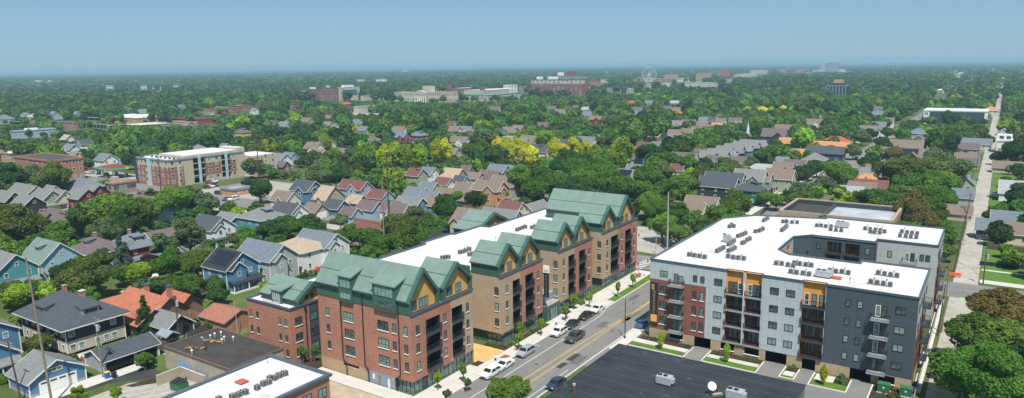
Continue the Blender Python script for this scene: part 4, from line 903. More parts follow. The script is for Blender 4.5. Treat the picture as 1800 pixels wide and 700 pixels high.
for kf, p, z, lab in ((k5, (247, 560), ZA, 'flat red roof hatch near the front edge of the grey block'), (kM, (815, 410), 6.8, 'flat red roof hatch on the low brick building')):
    x, y = G(*kf(p), z); b = MB(); b.box(-0.8, -0.7, 0, 0.8, 0.7, 0.22, HATCH); b.box(-0.86, -0.76, 0.22, 0.86, 0.76, 0.28, HATCH); tag(b.build('roof_hatch', None, loc=(x, y, z)), lab, 'roof hatch')
Q = crop(280, 560, 5.832)
for p, lab in (((365, 310), 'rust brown heap of scrap nearer the wall on the worn black roof'), ((545, 240), 'orange brown heap of scrap in the middle of the worn black roof')):
    x, y = G(*Q(p), 4.3); b = MB()
    for k in range(14): a = rnd.uniform(-1.6, 1.6); c = rnd.uniform(-0.5, 0.5); s = rnd.uniform(0.15, 0.4); b.tube((a-s, c, 0.1+rnd.random()*0.25), (a+s, c+rnd.uniform(-.5, .5), 0.1+rnd.random()*0.35), 0.12, 0.07, rnd.choice([WOODB1, M['rusty_metal'], WOODD]), 5)
    o = b.build('scrap_heap', None, loc=(x, y, 4.23), rz=0.5); tag(o, lab, 'scrap'); o['kind'] = 'stuff'
for p in ((570, 190), (525, 210), (635, 175), (668, 225), (645, 250), (760, 225), (337, 365)):
    x, y = G(*Q(p), 4.3); b = MB(); b.tube((0, 0, 0), (0, 0, 0.7), 0.12, 0.12, ALU, 8); b.tube((0, 0, 0.7), (0, 0, 0.95), 0.22, 0.16, WHITE, 8); tag(b.build('roof_ventilator', None, loc=(x, y, 4.23)), 'white roof ventilator on the worn black roof', 'ventilator', 'ventilators on the worn roof')

# ------------------------------------------------------------------ vehicles
def car_proto(kind):
    """nose towards -Y"""
    P = {'sedan': (4.7, 1.82, 1.42, [(-2.35, .45, .62), (-2.25, .3, .72), (-1.2, .28, .92), (-0.35, .28, 1.38), (0.75, .28, 1.40), (1.55, .28, 1.02), (2.25, .32, .95), (2.35, .45, .75)]),
         'suv': (4.6, 1.86, 1.68, [(-2.3, .5, .75), (-2.2, .35, .95), (-1.25, .32, 1.08), (-0.55, .32, 1.62), (1.6, .32, 1.64), (2.1, .32, 1.10), (2.25, .35, 1.02), (2.3, .5, .8)]),
         'pickup': (5.8, 1.98, 1.9, [(-2.9, .55, .85), (-2.8, .4, 1.08), (-1.6, .36, 1.18), (-0.85, .36, 1.84), (0.85, .36, 1.86), (1.15, .36, 1.22), (2.85, .36, 1.2), (2.9, .55, .9)]),
         'van': (5.4, 2.0, 2.0, [(-2.7, .5, .85), (-2.6, .35, 1.0), (-1.85, .32, 1.2), (-1.1, .32, 1.95), (2.5, .32, 1.98), (2.62, .32, 1.4), (2.68, .35, 1.1), (2.7, .5, .8)])}[kind]
    L, W, H, prof = P
    root = empty('car')
    b = MB(); n = len(prof)
    def hw(z): return W/2*(1.0 if z < 1.0*(H/1.5) else max(0.80, 1.0-(z-1.0*(H/1.5))*0.42))
    secs = []
    for (y, zl, zh) in prof:
        tap = 0.9 if abs(y) > L/2-0.06 else (0.97 if abs(y) > L/2-0.2 else 1.0)
        belt = min(zh, 0.62*H); secs.append([(-W/2*tap*0.97, y, zl), (-W/2*tap, y, (zl+belt)/2), (-W/2*tap*0.97, y, belt), (-hw(zh)*tap*0.93 if zh > belt+.01 else -W/2*tap*0.9, y, zh), (hw(zh)*tap*0.93 if zh > belt+.01 else W/2*tap*0.9, y, zh), (W/2*tap*0.97, y, belt), (W/2*tap, y, (zl+belt)/2), (W/2*tap*0.97, y, zl)])
    for s0, s1 in zip(secs, secs[1:]):
        for i in range(8): j = (i+1) % 8; b.face([s0[i], s0[j], s1[j], s1[i]][::-1], M['car_paint'])
    b.face(secs[0][::-1][::-1], M['car_paint']); b.face(secs[-1][::-1], M['car_paint'])
    if kind == 'pickup': b.box(-0.82, 1.2, 1.205, 0.82, 2.8, 1.212, BLACKM)
    b.build('body', root)
    g = MB(); e = 0.012
    def seg(i, a, c, zlo_off=0.0):   # windscreen panel between profile points
        (y0, _, z0), (y1, _, z1) = prof[i], prof[i+1]
        pts = []
        for t, sx in ((a, -1), (a, 1), (c, 1), (c, -1)):
            y = y0+(y1-y0)*t; z = z0+(z1-z0)*t; zz0 = secs[i]; ww = abs(secs[i][3][0])*(1-t)+abs(secs[i+1][3][0])*t
            pts.append((sx*ww*0.93, y + (-e if y1 > y0 and z1 > z0 else e), z+e))
        g.face(pts, M['car_glass'])
    seg(2, 0.12, 0.95); seg(4, 0.08, 0.85)
    ya, yb = prof[3][0], prof[4][0]; zt = prof[3][2]-0.10; zb = 0.62*H+0.05
    for sx in (-1, 1):
        m1 = (ya+yb)/2
        for (u0, u1, v0, v1) in ((ya-0.45, m1-0.05, ya+0.12, m1-0.05), (m1+0.05, yb+0.40, m1+0.05, yb-0.05)):
            if kind == 'van': pass
            xb = W/2*0.97+e; xt = hw(zt)*0.955+e
            q = [(sx*xb, u0, zb), (sx*xb, u1, zb), (sx*xt, v1, zt), (sx*xt, v0, zt)]
            g.face(q if sx > 0 else q[::-1], M['car_glass'])
    g.build('windows', root)
    for sy in (-1, 1):
        for sx in (-1, 1):
            wb = 0.29*L*2/2
            t = MB(); t.tube((sx*(W/2-0.24), sy*wb, 0.34), (sx*(W/2+0.01), sy*wb, 0.34), 0.34, 0.34, M['rubber'], 16); wo = t.build('wheel', root)
            r = MB(); r.tube((sx*(W/2), sy*wb, 0.34), (sx*(W/2+0.025), sy*wb, 0.34), 0.2, 0.2, ALU, 12); r.build('rim', wo)
    for sx in (-1, 1):
        h = MB(); h.box(sx*W*0.36-0.2, -L/2-0.005, 0.62*H/1.45, sx*W*0.36+0.2, -L/2+0.1, 0.62*H/1.45+0.14, M['lamp_lens']); h.build('headlight', root)
        h = MB(); h.box(sx*W*0.38-0.16, L/2-0.1, 0.7*H/1.45, sx*W*0.38+0.16, L/2+0.005, 0.7*H/1.45+0.16, REDM); h.build('tail_light', root)
    gr = MB(); gr.box(-0.45, -L/2-0.012, 0.42*H/1.45, 0.45, -L/2+0.05, 0.60*H/1.45, BLACKM); gr.build('grille', root)
    return tree_of(root)
CARP = {k: car_proto(k) for k in ('sedan', 'suv', 'pickup', 'van')}; CU = {}
CARC = dict(white=(0.72, 0.72, 0.71), black=(0.018, 0.02, 0.025), silver=(0.33, 0.36, 0.40), dark=(0.06, 0.055, 0.06), navy=(0.02, 0.035, 0.07), red=(0.35, 0.03, 0.03), grey=(0.13, 0.14, 0.15), blue=(0.04, 0.09, 0.2), orange=(0.5, 0.14, 0.04))
def car(kind, px, py, colr, label, rz=0.0, z=0.0, cat='car', group=None, xy=None):
    x, y = xy or G(px, py, 0.7)
    tr = CARP[kind]
    if kind not in CU:
        CU[kind] = 1; r = tr[0]; r.location = (x, y, z); r.rotation_euler = (0, 0, rz); tag(r, label, cat, group)
        for c, gs in tr[1]: c.color = (*CARC[colr], 1)
    else: r = clone(tr, (x, y, z), rz, label, group, (*CARC[colr], 1), ('body',))
    r['category'] = cat
    r.name = {'pickup': 'pickup_truck', 'van': 'van'}.get(kind, 'parked_car')
    return r
PK = 'cars parked along the kerb'
B2 = crop(750, 500, 3.5)
def street(kind, p, colr, lab, g=PK, dx=None, **k):
    x, y = G(*B2(p), 0.7); car(kind, 0, 0, colr, lab, xy=(dx if dx is not None else x, y), z=0.02, group=g, **k)
street('suv', (420, 548), 'white', 'white estate car parked at the kerb behind the bushy street tree', dx=-72.1)
street('sedan', (513, 498), 'white', 'white car with a black roof parked second in the kerb row', dx=-72.1)
street('suv', (633, 418), 'silver', 'silver hatchback parked by the kerb near a slim young tree', dx=-72.0)
street('suv', (838, 295), 'white', 'white SUV with a sunroof parked beside the black pickup', dx=-71.9)
street('sedan', (913, 246), 'black', 'black saloon parked just beyond the white SUV', dx=-71.9)
street('sedan', (1000, 192), 'black', 'black saloon parked between another black car and the last white one', dx=-71.9)
street('sedan', (1072, 150), 'white', 'white saloon parked last in the kerb row', dx=-71.9)
street('pickup', (912, 322), 'dark', 'dark brown pickup truck driving on the street beside the parked row', g=None, cat='pickup truck')
street('sedan', (795, 605), 'navy', 'dark blue saloon half hidden by the edge of the black roof', g=None)
x, y = G(*B2((1328, 240)), 0.7); T = car('sedan', 0, 0, 'blue', 'blue car with an orange tail in the shadow by the sign wall', xy=(x, y), z=0.02, rz=math.pi)
AP = 'cars parked in lots and side streets'
CZ = crop(230, 240, 5.833)
for kd, p, c, rz, lab in (('sedan', (795, 465), 'red', 1.6, 'red car in the lot below the brick and tan apartment block'), ('suv', (850, 458), 'white', 1.6, 'white car beside the red one below the apartment block'), ('sedan', (820, 505), 'white', 1.5, 'white car in the middle of the small lot by the yellow frame'), ('suv', (860, 497), 'navy', 1.5, 'dark car beside a white one by the yellow frame'),
                         ('sedan', (780, 515), 'black', 1.5, 'black car under the yellow frame'), ('suv', (900, 577), 'black', 1.6, 'black car parked against the low orange building'), ('van', (1050, 640), 'white', 0.2, 'white van parked in front of the low orange building'), ('sedan', (985, 638), 'navy', 0.2, 'navy car parked next to the white van'), ('sedan', (1215, 402), 'white', 1.6, 'white car under the right end of the apartment block')):
    px, py = CZ(p); car(kd, px, py, c, lab, rz, 0.02, group=AP, cat='van' if kd == 'van' else 'car')
D = crop(0, 290, 5.383)
for kd, p, c, rz, lab in (('suv', (840, 25), 'red', 0.3, 'dark red car left of the gas station canopy'), ('suv', (880, 30), 'red', 0.3, 'second dark red car left of the gas station canopy'), ('sedan', (1010, 110), 'white', 1.3, 'white car under the front edge of the gas station canopy'), ('suv', (850, 68), 'white', 0.2, 'white car in front of the dark red cars'), ('suv', (885, 70), 'silver', 0.2, 'silver car in front of the dark red cars'), ('suv', (1010, 88), 'black', 1.3, 'black car under the gas station canopy')):
    px, py = D(p); car(kd, px, py, c, lab, rz, 0.02, group=AP)
for kd, px, py, c, rz, lab in (('van', 268, 483, 'white', 1.25, 'white van parked behind the red tiled house'), ('sedan', 1748, 344, 'silver', 1.45, 'silver car on the grass drive right of the alley'), ('sedan', 1757, 339.5, 'navy', 1.45, 'dark blue car behind the silver one right of the alley'), ('suv', 1766, 343, 'navy', 1.45, 'dark blue car at the end of the grass drive by the alley'),
                             ('sedan', 1715, 264.5, 'black', 1.5, 'dark car at the rear of a grey garage left of the alley'), ('sedan', 1535, 259, 'black', 0.0, 'dark car on the tree lined street beyond the orange roofs'), ('suv', 1505, 278.5, 'blue', 0, 'blue car parked by the street beside the navy house'), ('sedan', 1528, 264, 'grey', 0, 'grey car parked near the dark one on the tree lined street'), ('sedan', 782, 402, 'white', 1.5, 'white car on the gravel behind the brown roofed beige house'), ('sedan', 1732, 418, 'dark', 1.5, 'dark car beside the alley under the dark tree')):
    car(kd, px, py, c, lab, rz, 0.03, group=AP, cat='van' if kd == 'van' else 'car')
for i in range(16):
    car(rnd.choice(['sedan', 'suv']), 430+rnd.uniform(-22, 55), 208+rnd.uniform(-3, 4), rnd.choice(['white', 'silver', 'black', 'navy', 'red', 'grey']), 'car in the distant lot before the red shopping building', rnd.uniform(0, 3), 0.03, group='cars in the distant lot')

# ------------------------------------------------------------------ poles, wires, lamps, signals
POLES = []
def pole(px, py, h, label, mat=WOODP, r=0.16, arms=1, lean=(0, 0), cat='utility pole', xy=None, name='utility_pole', trans=False, armdir='x'):
    x, y = xy or G(px, py)
    T = thing(name, label, cat, (x, y, 0)); b = MB(); tx, ty = lean; b.tube((0, 0, -0.1), (tx, ty, h), r, r*0.62, mat, 8); b.build('pole', T)
    for k in range(arms):
        a = MB(); z = h-0.5-k*1.3; u = z/h; d = 1.15
        if armdir == 'x': a.box(tx*u-d, ty*u+0.1, z-0.07, tx*u+d, ty*u+0.22, z+0.07, WOODP)
        else: a.box(tx*u+0.1, ty*u-d, z-0.07, tx*u+0.22, ty*u+d, z+0.07, WOODP)
        c = a.build('crossarm', T)
        for s in (-0.95, 0, 0.95):
            i = MB(); p = (tx*u+s, ty*u+0.16, z+0.07) if armdir == 'x' else (tx*u+0.16, ty*u+s, z+0.07); i.tube(p, (p[0], p[1], p[2]+0.22), 0.05, 0.035, ALU, 6); i.build('insulator', c)
    if trans: a = MB(); a.tube((tx*0.8+0.42, ty*0.8, h*0.78), (tx*0.8+0.42, ty*0.8, h*0.78+1.1), 0.3, 0.3, ALU, 10); a.build('transformer', T)
    POLES.append((x, y, h, tx, ty)); return (x+tx, y+ty, h)
def by_base(px0, py0, pxt, pyt):
    """pole height and lean from base and top pixels"""
    x, y = G(px0, py0); best = None
    for k in range(20, 320):
        z = k*0.1; q = PR(x, y, z)
        if best is None or abs(q[1]-pyt) < best[0]: best = (abs(q[1]-pyt), z, q[0])
    h = best[1]; q = PR(x, y, h); dist = q[2]; dx = (pxt-q[0])*dist/FPX
    return h, (AR.x*dx, AR.y*dx)
def pole2(a, b, label, **k):
    h, ln = by_base(*a, *b); return pole(*a, h, label, lean=ln, **k)
w1 = pole2((92, 712), (45, 452), 'tall bare leaning timber pole in front of the blue garage', r=0.22, arms=0, mat=WOODP)
w2 = pole2((37, 704), (13, 598), 'dark brown timber pole leaning left of the blue garage', mat=WOODPD, arms=1, r=0.17)
w3 = pole2((181, 663), (167, 557), 'yellowish timber pole with a crossarm behind the triple garage', arms=2, trans=True, mat=WOODP)
w4 = pole2((315, 602), (308, 520), 'dark timber pole with a transformer at the corner of the worn black roof', mat=WOODPD, arms=1, trans=True, r=0.17)
w5 = pole2((418, 590), (412, 530), 'slim grey pole behind the worn black roof', arms=0, r=0.09, mat=ALU)
w6 = pole2((676, 446), (671, 318), 'pale timber pole behind the white roof, left of the dark one', arms=0, r=0.27)
w7 = pole2((684, 390), (679, 268), 'tall dark timber pole among the garages with two crossarms', mat=WOODPD, arms=2, r=0.27)
w8 = pole2((457, 355), (451, 245), 'tall dark timber pole in front of the brick and tan apartment block', mat=WOODPD, arms=1, r=0.27)
w9 = pole2((283, 335), (275, 246), 'dark timber pole at the left end of the brick and tan apartment block', mat=WOODPD, arms=1, r=0.27)
w10 = pole2((398, 355), (397, 300), 'pale pole beside the low orange building', arms=1, r=0.14)
w11 = pole2((552, 380), (549, 334), 'timber pole with a crossarm beside the pale garage', arms=1, r=0.15)
w12 = pole2((616, 380), (615, 332), 'thin timber pole between the small garages', arms=1, r=0.12)
w13 = pole2((912, 345), (911, 262), 'pale timber pole behind the red roofed cream house', arms=0, r=0.27)
w14 = pole2((1173, 441), (1175, 338), 'tall pale steel pole at the corner of the white roof', mat=ALU, arms=0, r=0.27)
w15 = pole2((829, 402), (828, 368), 'dark timber pole beside the beige house gable', mat=WOODPD, arms=1)
w16 = pole2((632, 448), (632, 405), 'short pale pole behind the white roof beside the dark trees', arms=0, r=0.12)
w17 = pole2((1711, 512-5), (1736, 300) if False else (1716, 440), 'dark timber pole at the mouth of the alley', mat=WOODPD, arms=1) if False else None
al = []
for a, b, lab in (((1676, 478), (1690, 418), 'dark timber pole beside the alley above the orange barriers'), ((1688, 425), (1700, 372), 'dark timber pole with crossarms halfway along the alley'), ((1697, 390), (1707, 340), 'grey timber pole along the alley past the dark garages'), ((1706, 335), (1713, 290), 'timber pole along the alley left of the grass drives'), ((1716, 300), (1721, 262), 'timber pole beside the alley by the grey garage row'), ((1727, 262), (1729, 228), 'timber pole beside the alley near the dark warehouse'), ((1735, 232), (1737, 205), 'small distant timber pole beside the alley')):
    al.append(pole2(a, b, lab, mat=WOODPD, arms=2, r=0.17, trans=rnd.random() < .5))
pole2((1655, 585), (1668, 480), 'pair-leading timber pole behind the grey block beside the alley', mat=WOODP, arms=1, r=0.17)
pole2((1648, 590), (1662, 500), 'dark timber pole close behind the grey block', mat=WOODPD, arms=0, r=0.15)
pole2((1728, 500), (1734, 442), 'dark pole on the lawn corner right of the alley', mat=WOODPD, arms=0, r=0.16, trans=True)
pole2((1745, 330), (1745, 300), 'slim grey pole on the grass right of the alley', mat=ALU, arms=0, r=0.1)
for i, px in enumerate((1480, 1490, 1497, 1506, 1511)): pole2((px, 222), (px, 200), 'thin grey pole in the fenced yard behind the slate roofs', mat=ALU, arms=0, r=0.16, cat='pole')
pole2((1524, 500), (1541, 413), 'slim steel light mast standing in the courtyard', mat=ALU, arms=0, r=0.09, cat='light mast', name='light_mast') if False else None
def wire(a, b, sag, label='thin black overhead wire between the timber poles', g='overhead wires', r=0.022):
    mb = MB(); n = 14; pts = [Vector(a).lerp(Vector(b), i/n) - Vector((0, 0, sag*4*(i/n)*(1-i/n))) for i in range(n+1)]
    for p, q in zip(pts, pts[1:]): mb.tube(p, q, r, r, BLACKM, 4, False)
    tag(mb.build('overhead_wire'), label, 'wire', g)
def wires(a, b, lab, n=2, sag=1.2):
    for k in range(n): wire((a[0]+(k-.5)*0.9, a[1], a[2]-0.3-0.9*(k % 2)), (b[0]+(k-.5)*0.9, b[1], b[2]-0.3-0.9*(k % 2)), sag, lab)
wires(w2, w3, 'overhead wire running past the front of the dark hipped house', 2, 0.8); wires(w3, w4, 'overhead wire from the yellowish pole to the transformer pole', 2, 0.8)
wires(w4, w6, 'overhead wire crossing above the small brick wing', 2, 1.6); wires(w6, w7, 'overhead wire between the two tall poles behind the white roof', 2, 0.6); wires(w7, w11, 'overhead wire above the small garages', 2, 1.0)
wires(w8, w9, 'overhead wire in front of the brick and tan apartment block', 2, 1.4); wires(w8, w10, 'overhead wire above the low orange building', 1, 0.8)
for a, b in zip(al, al[1:]): wires(a, b, 'overhead wire along the alley', 2, 0.8)
# street light by the road
def street_lamp(x, y, h, arm, label, mat=BLACKM):
    T = thing('street_lamp', label, 'street lamp', (x, y, 0.1)); b = MB(); b.tube((0, 0, 0), (0, 0, h), 0.11, 0.07, mat, 8); b.tube((0, 0, 0), (0, 0, 0.5), 0.2, 0.16, mat, 8); b.build('pole', T)
    a = MB(); a.tube((0, 0, h-0.1), (arm, 0, h+0.55), 0.05, 0.04, ALU, 6); a.build('arm', T); hd = MB(); hd.box(arm-0.45, -0.14, h+0.5, arm+0.05, 0.14, h+0.64, ALU); hd.box(arm-0.4, -0.1, h+0.47, arm, 0.1, h+0.5, M['lamp_lens']); hd.build('lamp_head', T)
street_lamp(-59.4, 128.5, 8.6, -2.6, 'tall black street lamp on the lawn corner by the road')
street_lamp(*G(365, 655), 6.0, -0.6, 'black lamp post beside the graffiti wall')
def traffic_signal(px, py, h, arm, label):
    x, y = G(px, py); T = thing('traffic_signal', label, 'traffic signal', (x, y, 0)); b = MB(); b.tube((0, 0, 0), (0, 0, h), 0.13, 0.1, ALU, 8); b.build('pole', T)
    a = MB(); a.tube((0, 0, h-0.5), (arm, 0, h-0.1), 0.07, 0.05, ALU, 6); a.build('arm', T)
    for u in (0.0, 0.9):
        hd = MB(); xx = arm*u; z = (h-1.6 if u else 3.2); hd.box(xx-0.16, -0.35, z, xx+0.16, -0.12, z+1.0, SIGNO); 
        for k in range(3): hd.tube((xx, -0.35, z+0.2+k*0.35), (xx, -0.42, z+0.2+k*0.35), 0.12, 0.12, BLACKM, 8)
        hd.build('signal_head', T)
traffic_signal(1153, 446, 6.2, -6.0, 'traffic signal with yellow heads across the junction by the gravel lot')
traffic_signal(1122, 487, 6.0, 3.0, 'traffic signal pole at the near corner beside the glass shopfront')
# small plaza things
def box_thing(name, label, cat, xy, z, parts, rz=0.0, group=None):
    T = thing(name, label, cat, (xy[0], xy[1], z), rz, group)
    for nm, fn in parts: mb = MB(); fn(mb); mb.build(nm, T)
    return T
REDT = mat_plain('red_furniture', (0.5, 0.07, 0.03), 0.6)
for px, py, lab in ((1118.5, 489.5, 'red cafe chair on the pavement by the far glass shopfront'), (1124, 488, 'red cafe bench on the pavement by the far glass shopfront')):
    box_thing('red_chair', lab, 'chair', G(px, py), 0.13, [('seat', lambda m: m.box(-0.3, -0.3, 0.38, 0.3, 0.3, 0.45, REDT)), ('backrest', lambda m: m.box(-0.3, 0.26, 0.45, 0.3, 0.32, 1.0, REDT)), ('leg', lambda m: m.box(-0.28, -0.28, 0, -0.22, -0.22, 0.38, REDT)), ('leg', lambda m: m.box(0.22, 0.2, 0, 0.28, 0.26, 0.38, REDT)), ('leg', lambda m: m.box(0.22, -0.28, 0, 0.28, -0.22, 0.38, REDT)), ('leg', lambda m: m.box(-0.28, 0.2, 0, -0.22, 0.26, 0.38, REDT))])
KC = crop(340, 370, 4.668)
for k, (p) in enumerate(((1003, 500), (1022, 497), (1045, 490))):
    box_thing('garden_chair', 'red garden chair on the paving behind the small brick wing', 'chair', G(*KC(p)), 0.1, [('seat', lambda m: m.box(-0.35, -0.35, 0.3, 0.35, 0.3, 0.38, REDT)), ('backrest', lambda m: m.box(-0.35, 0.25, 0.38, 0.35, 0.32, 1.1, REDT)), ('leg', lambda m: m.box(-0.33, -0.3, 0, -0.25, 0.25, 0.3, REDT)), ('leg', lambda m: m.box(0.25, -0.3, 0, 0.33, 0.25, 0.3, REDT))], group='red garden chairs')
def barrier(px, py, lab): box_thing('road_barrier', lab, 'barrier', G(px, py), 0.02, [('panel', lambda m: m.box(-0.75, -0.08, 0.35, 0.75, 0.08, 1.15, mat_or('barrier_orange', (0.8, 0.12, 0.03)))), ('foot', lambda m: m.box(-0.7, -0.35, 0, -0.5, 0.35, 0.35, mat_or('barrier_orange', (0.8, 0.12, 0.03)))), ('foot', lambda m: m.box(0.5, -0.35, 0, 0.7, 0.35, 0.35, mat_or('barrier_orange', (0.8, 0.12, 0.03))))], group='orange barriers at the alley mouth')
def mat_or(n, c, r=0.6): return MATS.get(n) or mat_plain(n, c, r)
barrier(1674, 487, 'orange plastic barrier at the alley mouth, left of its twin'); barrier(1683, 487.5, 'orange plastic barrier at the alley mouth, right of its twin')
def bin_(px, py, c, lab, lid, xy=None, s=1.0): box_thing('wheeled_bin', lab, 'bin', xy or G(px, py), 0.02, [('body', lambda m: m.prism([(-0.3*s, -0.35*s), (0.3*s, -0.35*s), (0.34*s, 0.35*s), (-0.34*s, 0.35*s)], 0.05, 1.0*s, mat_or('bin_'+lab.split()[0], c))), ('lid', lambda m: m.box(-0.36*s, -0.4*s, 1.0*s, 0.36*s, 0.4*s, 1.08*s, mat_or('binlid_'+lid[0], lid[1]))), ('wheel', lambda m: m.tube((-0.3, 0.36, 0.1), (-0.22, 0.36, 0.1), 0.1, 0.1, M['rubber'], 8)), ('wheel', lambda m: m.tube((0.22, 0.36, 0.1), (0.3, 0.36, 0.1), 0.1, 0.1, M['rubber'], 8))], group='wheeled bins')
bin_(0, 0, (0.03, 0.12, 0.4), 'blue recycling bin with a yellow lid beside the triple garage', ('yellow', (0.7, 0.5, 0.02)), xy=(-130.5, 61.2), s=1.1)
bin_(0, 0, (0.03, 0.03, 0.03), 'black bin next to the blue recycling bin', ('black', (0.03, 0.03, 0.03)), xy=(-129.7, 62.0))
for px, py, c, lab in ((1718, 318, 'blue', 'blue bin standing beside the alley near the brown garages'), (1711, 339, 'navy', 'navy bin beside the alley by the grey shed roof'), (1708, 352, 'black', 'black bin beside the alley under the wires'), (1720, 290, 'tan', 'tan bin beside the alley near the grass strips'), (1744, 297.5, 'blue', 'blue bin on the right edge of the alley')):
    bin_(px, py, {'blue': (0.03, 0.14, 0.45), 'navy': (0.02, 0.05, 0.2), 'black': (0.03, 0.03, 0.03), 'tan': (0.5, 0.4, 0.25)}[c], lab, ('dark', (0.04, 0.04, 0.05)))
# dumpster in its walled enclosure
T = thing('dumpster', 'green dumpster with dark lids in the pale walled enclosure', 'dumpster', (-114.9, 65.6, 0.02), 0.1)
DG = mat_plain('dumpster_green', (0.03, 0.14, 0.06), 0.6); b = MB(); b.prism([(-1.3, -0.9), (1.3, -0.9), (1.3, 0.9), (-1.3, 0.9)], 0.15, 1.4, DG); b.build('body', T)
for s in (-1, 1): b = MB(); b.slab([(s*0.66-0.6, -0.95, 1.45), (s*0.66+0.6, -0.95, 1.45), (s*0.66+0.6, 0.9, 1.75), (s*0.66-0.6, 0.9, 1.75)], 0.06, BLACKM); b.build('lid', T)
T = thing('enclosure_wall', 'pale block wall enclosing the green dumpster', 'wall', (-114.9, 65.6, 0)); b = MB(); WB = M['weathered_block']
b.box(-119.6+114.9, 67.0-65.6, 0, -119.4+114.9, 68.9-65.6, 2.0, WB, KERB); b.box(-119.38+114.9, 68.7-65.6, 0, -112+114.9, 68.9-65.6, 2.0, WB, KERB); b.box(-119.6+114.9, 64.2-65.6, 0, -119.4+114.9, 66.99-65.6, 2.0, WB, KERB)
b.build('panel', T)
# person mowing
def person(x, y, rz, label, shirt, trousers, lean=0.3):
    V = [(0, 0, 0.95), (0, -0.08, 1.25), (0, -0.2, 1.45), (0, -0.26, 1.58), (0, -0.30, 1.72), (0.19, -0.16, 1.42), (0.24, -0.35, 1.2), (0.2, -0.6, 1.05), (-0.19, -0.16, 1.42), (-0.24, -0.35, 1.2), (-0.2, -0.6, 1.05), (0.1, 0, 0.9), (0.12, -0.1, 0.5), (0.12, 0.05, 0.08), (0.12, -0.12, 0.04), (-0.1, 0, 0.9), (-0.12, 0.12, 0.5), (-0.12, 0.3, 0.12), (-0.12, 0.18, 0.04)]
    Eg = [(0, 1), (1, 2), (2, 3), (3, 4), (2, 5), (5, 6), (6, 7), (2, 8), (8, 9), (9, 10), (0, 11), (11, 12), (12, 13), (13, 14), (0, 15), (15, 16), (16, 17), (17, 18)]
    R = [.16, .17, .15, .06, .12, .075, .05, .038, .075, .05, .038, .1, .07, .05, .045, .1, .07, .05, .045]
    me = bpy.data.meshes.new('person'); me.from_pydata(V, Eg, []); o = bpy.data.objects.new('person', me); COL.objects.link(o)
    md = o.modifiers.new('skin', 'SKIN'); ss = o.modifiers.new('sub', 'SUBSURF'); ss.levels = 1; ss.render_levels = 1
    for i, r in enumerate(R): me.skin_vertices[0].data[i].radius = (r, r)
    me.skin_vertices[0].data[0].use_root = True
    t = NT('person_clothes', 0.8, 0.2); s = t.n('SeparateXYZ'); t.l(t.obj(), s.inputs[0])
    z = s.outputs[2]; c = t.mix(t.math('GREATER_THAN', z, 0.97), trousers, shirt); c = t.mix(t.math('GREATER_THAN', z, 1.56), c, (0.45, 0.27, 0.19)); t.col(c)
    me.materials.append(t.m); o.location = (x, y, 0.05); o.rotation_euler = (0, 0, rz); tag(o, label, 'person')
    h = MB(); h.tube((0, -0.30, 1.78), (0, -0.28, 1.86), 0.11, 0.07, mat_or('hair_brown', (0.1, 0.06, 0.04)), 10); h.build('hair', o)
    return o
px_, py_ = G(143, 640)
person(px_, py_, 2.2, 'person in an orange top bending over a red mower on the lawn', (0.5, 0.2, 0.1), (0.08, 0.1, 0.16))
box_thing('lawn_mower', 'red lawn mower on the grass in front of the person', 'mower', (px_+0.55, py_+0.45), 0.05, [('deck', lambda m: m.box(-0.3, -0.35, 0.12, 0.3, 0.35, 0.35, REDT)), ('engine', lambda m: m.tube((0, 0, 0.35), (0, 0, 0.55), 0.14, 0.12, BLACKM, 8)), ('handle', lambda m: m.tube((-0.1, -0.3, 0.3), (-0.45, -0.45, 1.0), 0.02, 0.02, BLACKM, 6)), ('wheel', lambda m: m.tube((-0.34, -0.3, 0.12), (-0.3, -0.3, 0.12), 0.12, 0.12, M['rubber'], 8)), ('wheel', lambda m: m.tube((0.3, 0.3, 0.12), (0.34, 0.3, 0.12), 0.12, 0.12, M['rubber'], 8))], 2.2)

# fences (each run a thing, posts and rails as parts)
def fence(pts, h, mat, label, post=True):
    x0, y0 = pts[0]; T = thing('fence', label, 'fence', (x0, y0, 0))
    for a, b in zip(pts, pts[1:]):
        m = MB(); dx, dy = b[0]-a[0], b[1]-a[1]; l = math.hypot(dx, dy); nx, ny = -dy/l*0.03, dx/l*0.03
        m.prism([(a[0]-nx-x0, a[1]-ny-y0), (b[0]-nx-x0, b[1]-ny-y0), (b[0]+nx-x0, b[1]+ny-y0), (a[0]+nx-x0, a[1]+ny-y0)], 0.05, h, mat); m.build('panel', T)
        n = max(1, int(l/2.4))
        for i in range(min(n+1, 24)): u = i/n; p = MB(); p.box(a[0]+dx*u-x0-0.07, a[1]+dy*u-y0-0.07, 0, a[0]+dx*u-x0+0.07, a[1]+dy*u-y0+0.07, h+0.1, mat); p.build('post', T)
def gpts(*p): return [G(*q) for q in p]
fence(gpts((250, 603), (304, 620)), 1.9, FENCEM, 'grey board fence between the triple garage and the worn black roof')
fence(gpts((330, 600), (372, 580), (428, 576)), 1.9, FENCEM, 'dark board fence behind the worn black roof')
fence(gpts((330, 525), (368, 512), (395, 508)), 1.6, FENCEM, 'grey board fence behind the garden of the red tiled house')
fence(gpts((595, 387), (668, 400)), 1.9, FENCEB, 'brown board fence beside the side alley')
fence(gpts((535, 378), (553, 379)), 1.9, mat_or('amber_fence', (0.42, 0.2, 0.06)), 'orange timber fence beside the pale garage')
fence(gpts((395, 410), (432, 416)), 1.7, FENCEM, 'grey fence in front of the teal hipped house')
fence(gpts((1735, 438), (1800, 446)), 1.8, FENCEM, 'dark grey fence right of the alley behind the lawn')
fence(gpts((1722, 466), (1800, 474)), 1.1, BLACKM, 'low black fence across the lawn right of the alley')
fence(gpts((1320, 395), (1350, 368)), 1.1, BLACKM, 'low black fence beside the far pavement')
fence([(-7.6, 126), (-7.6, 190)], 1.1, ALU, 'pale metal fence along the right side of the grey block')
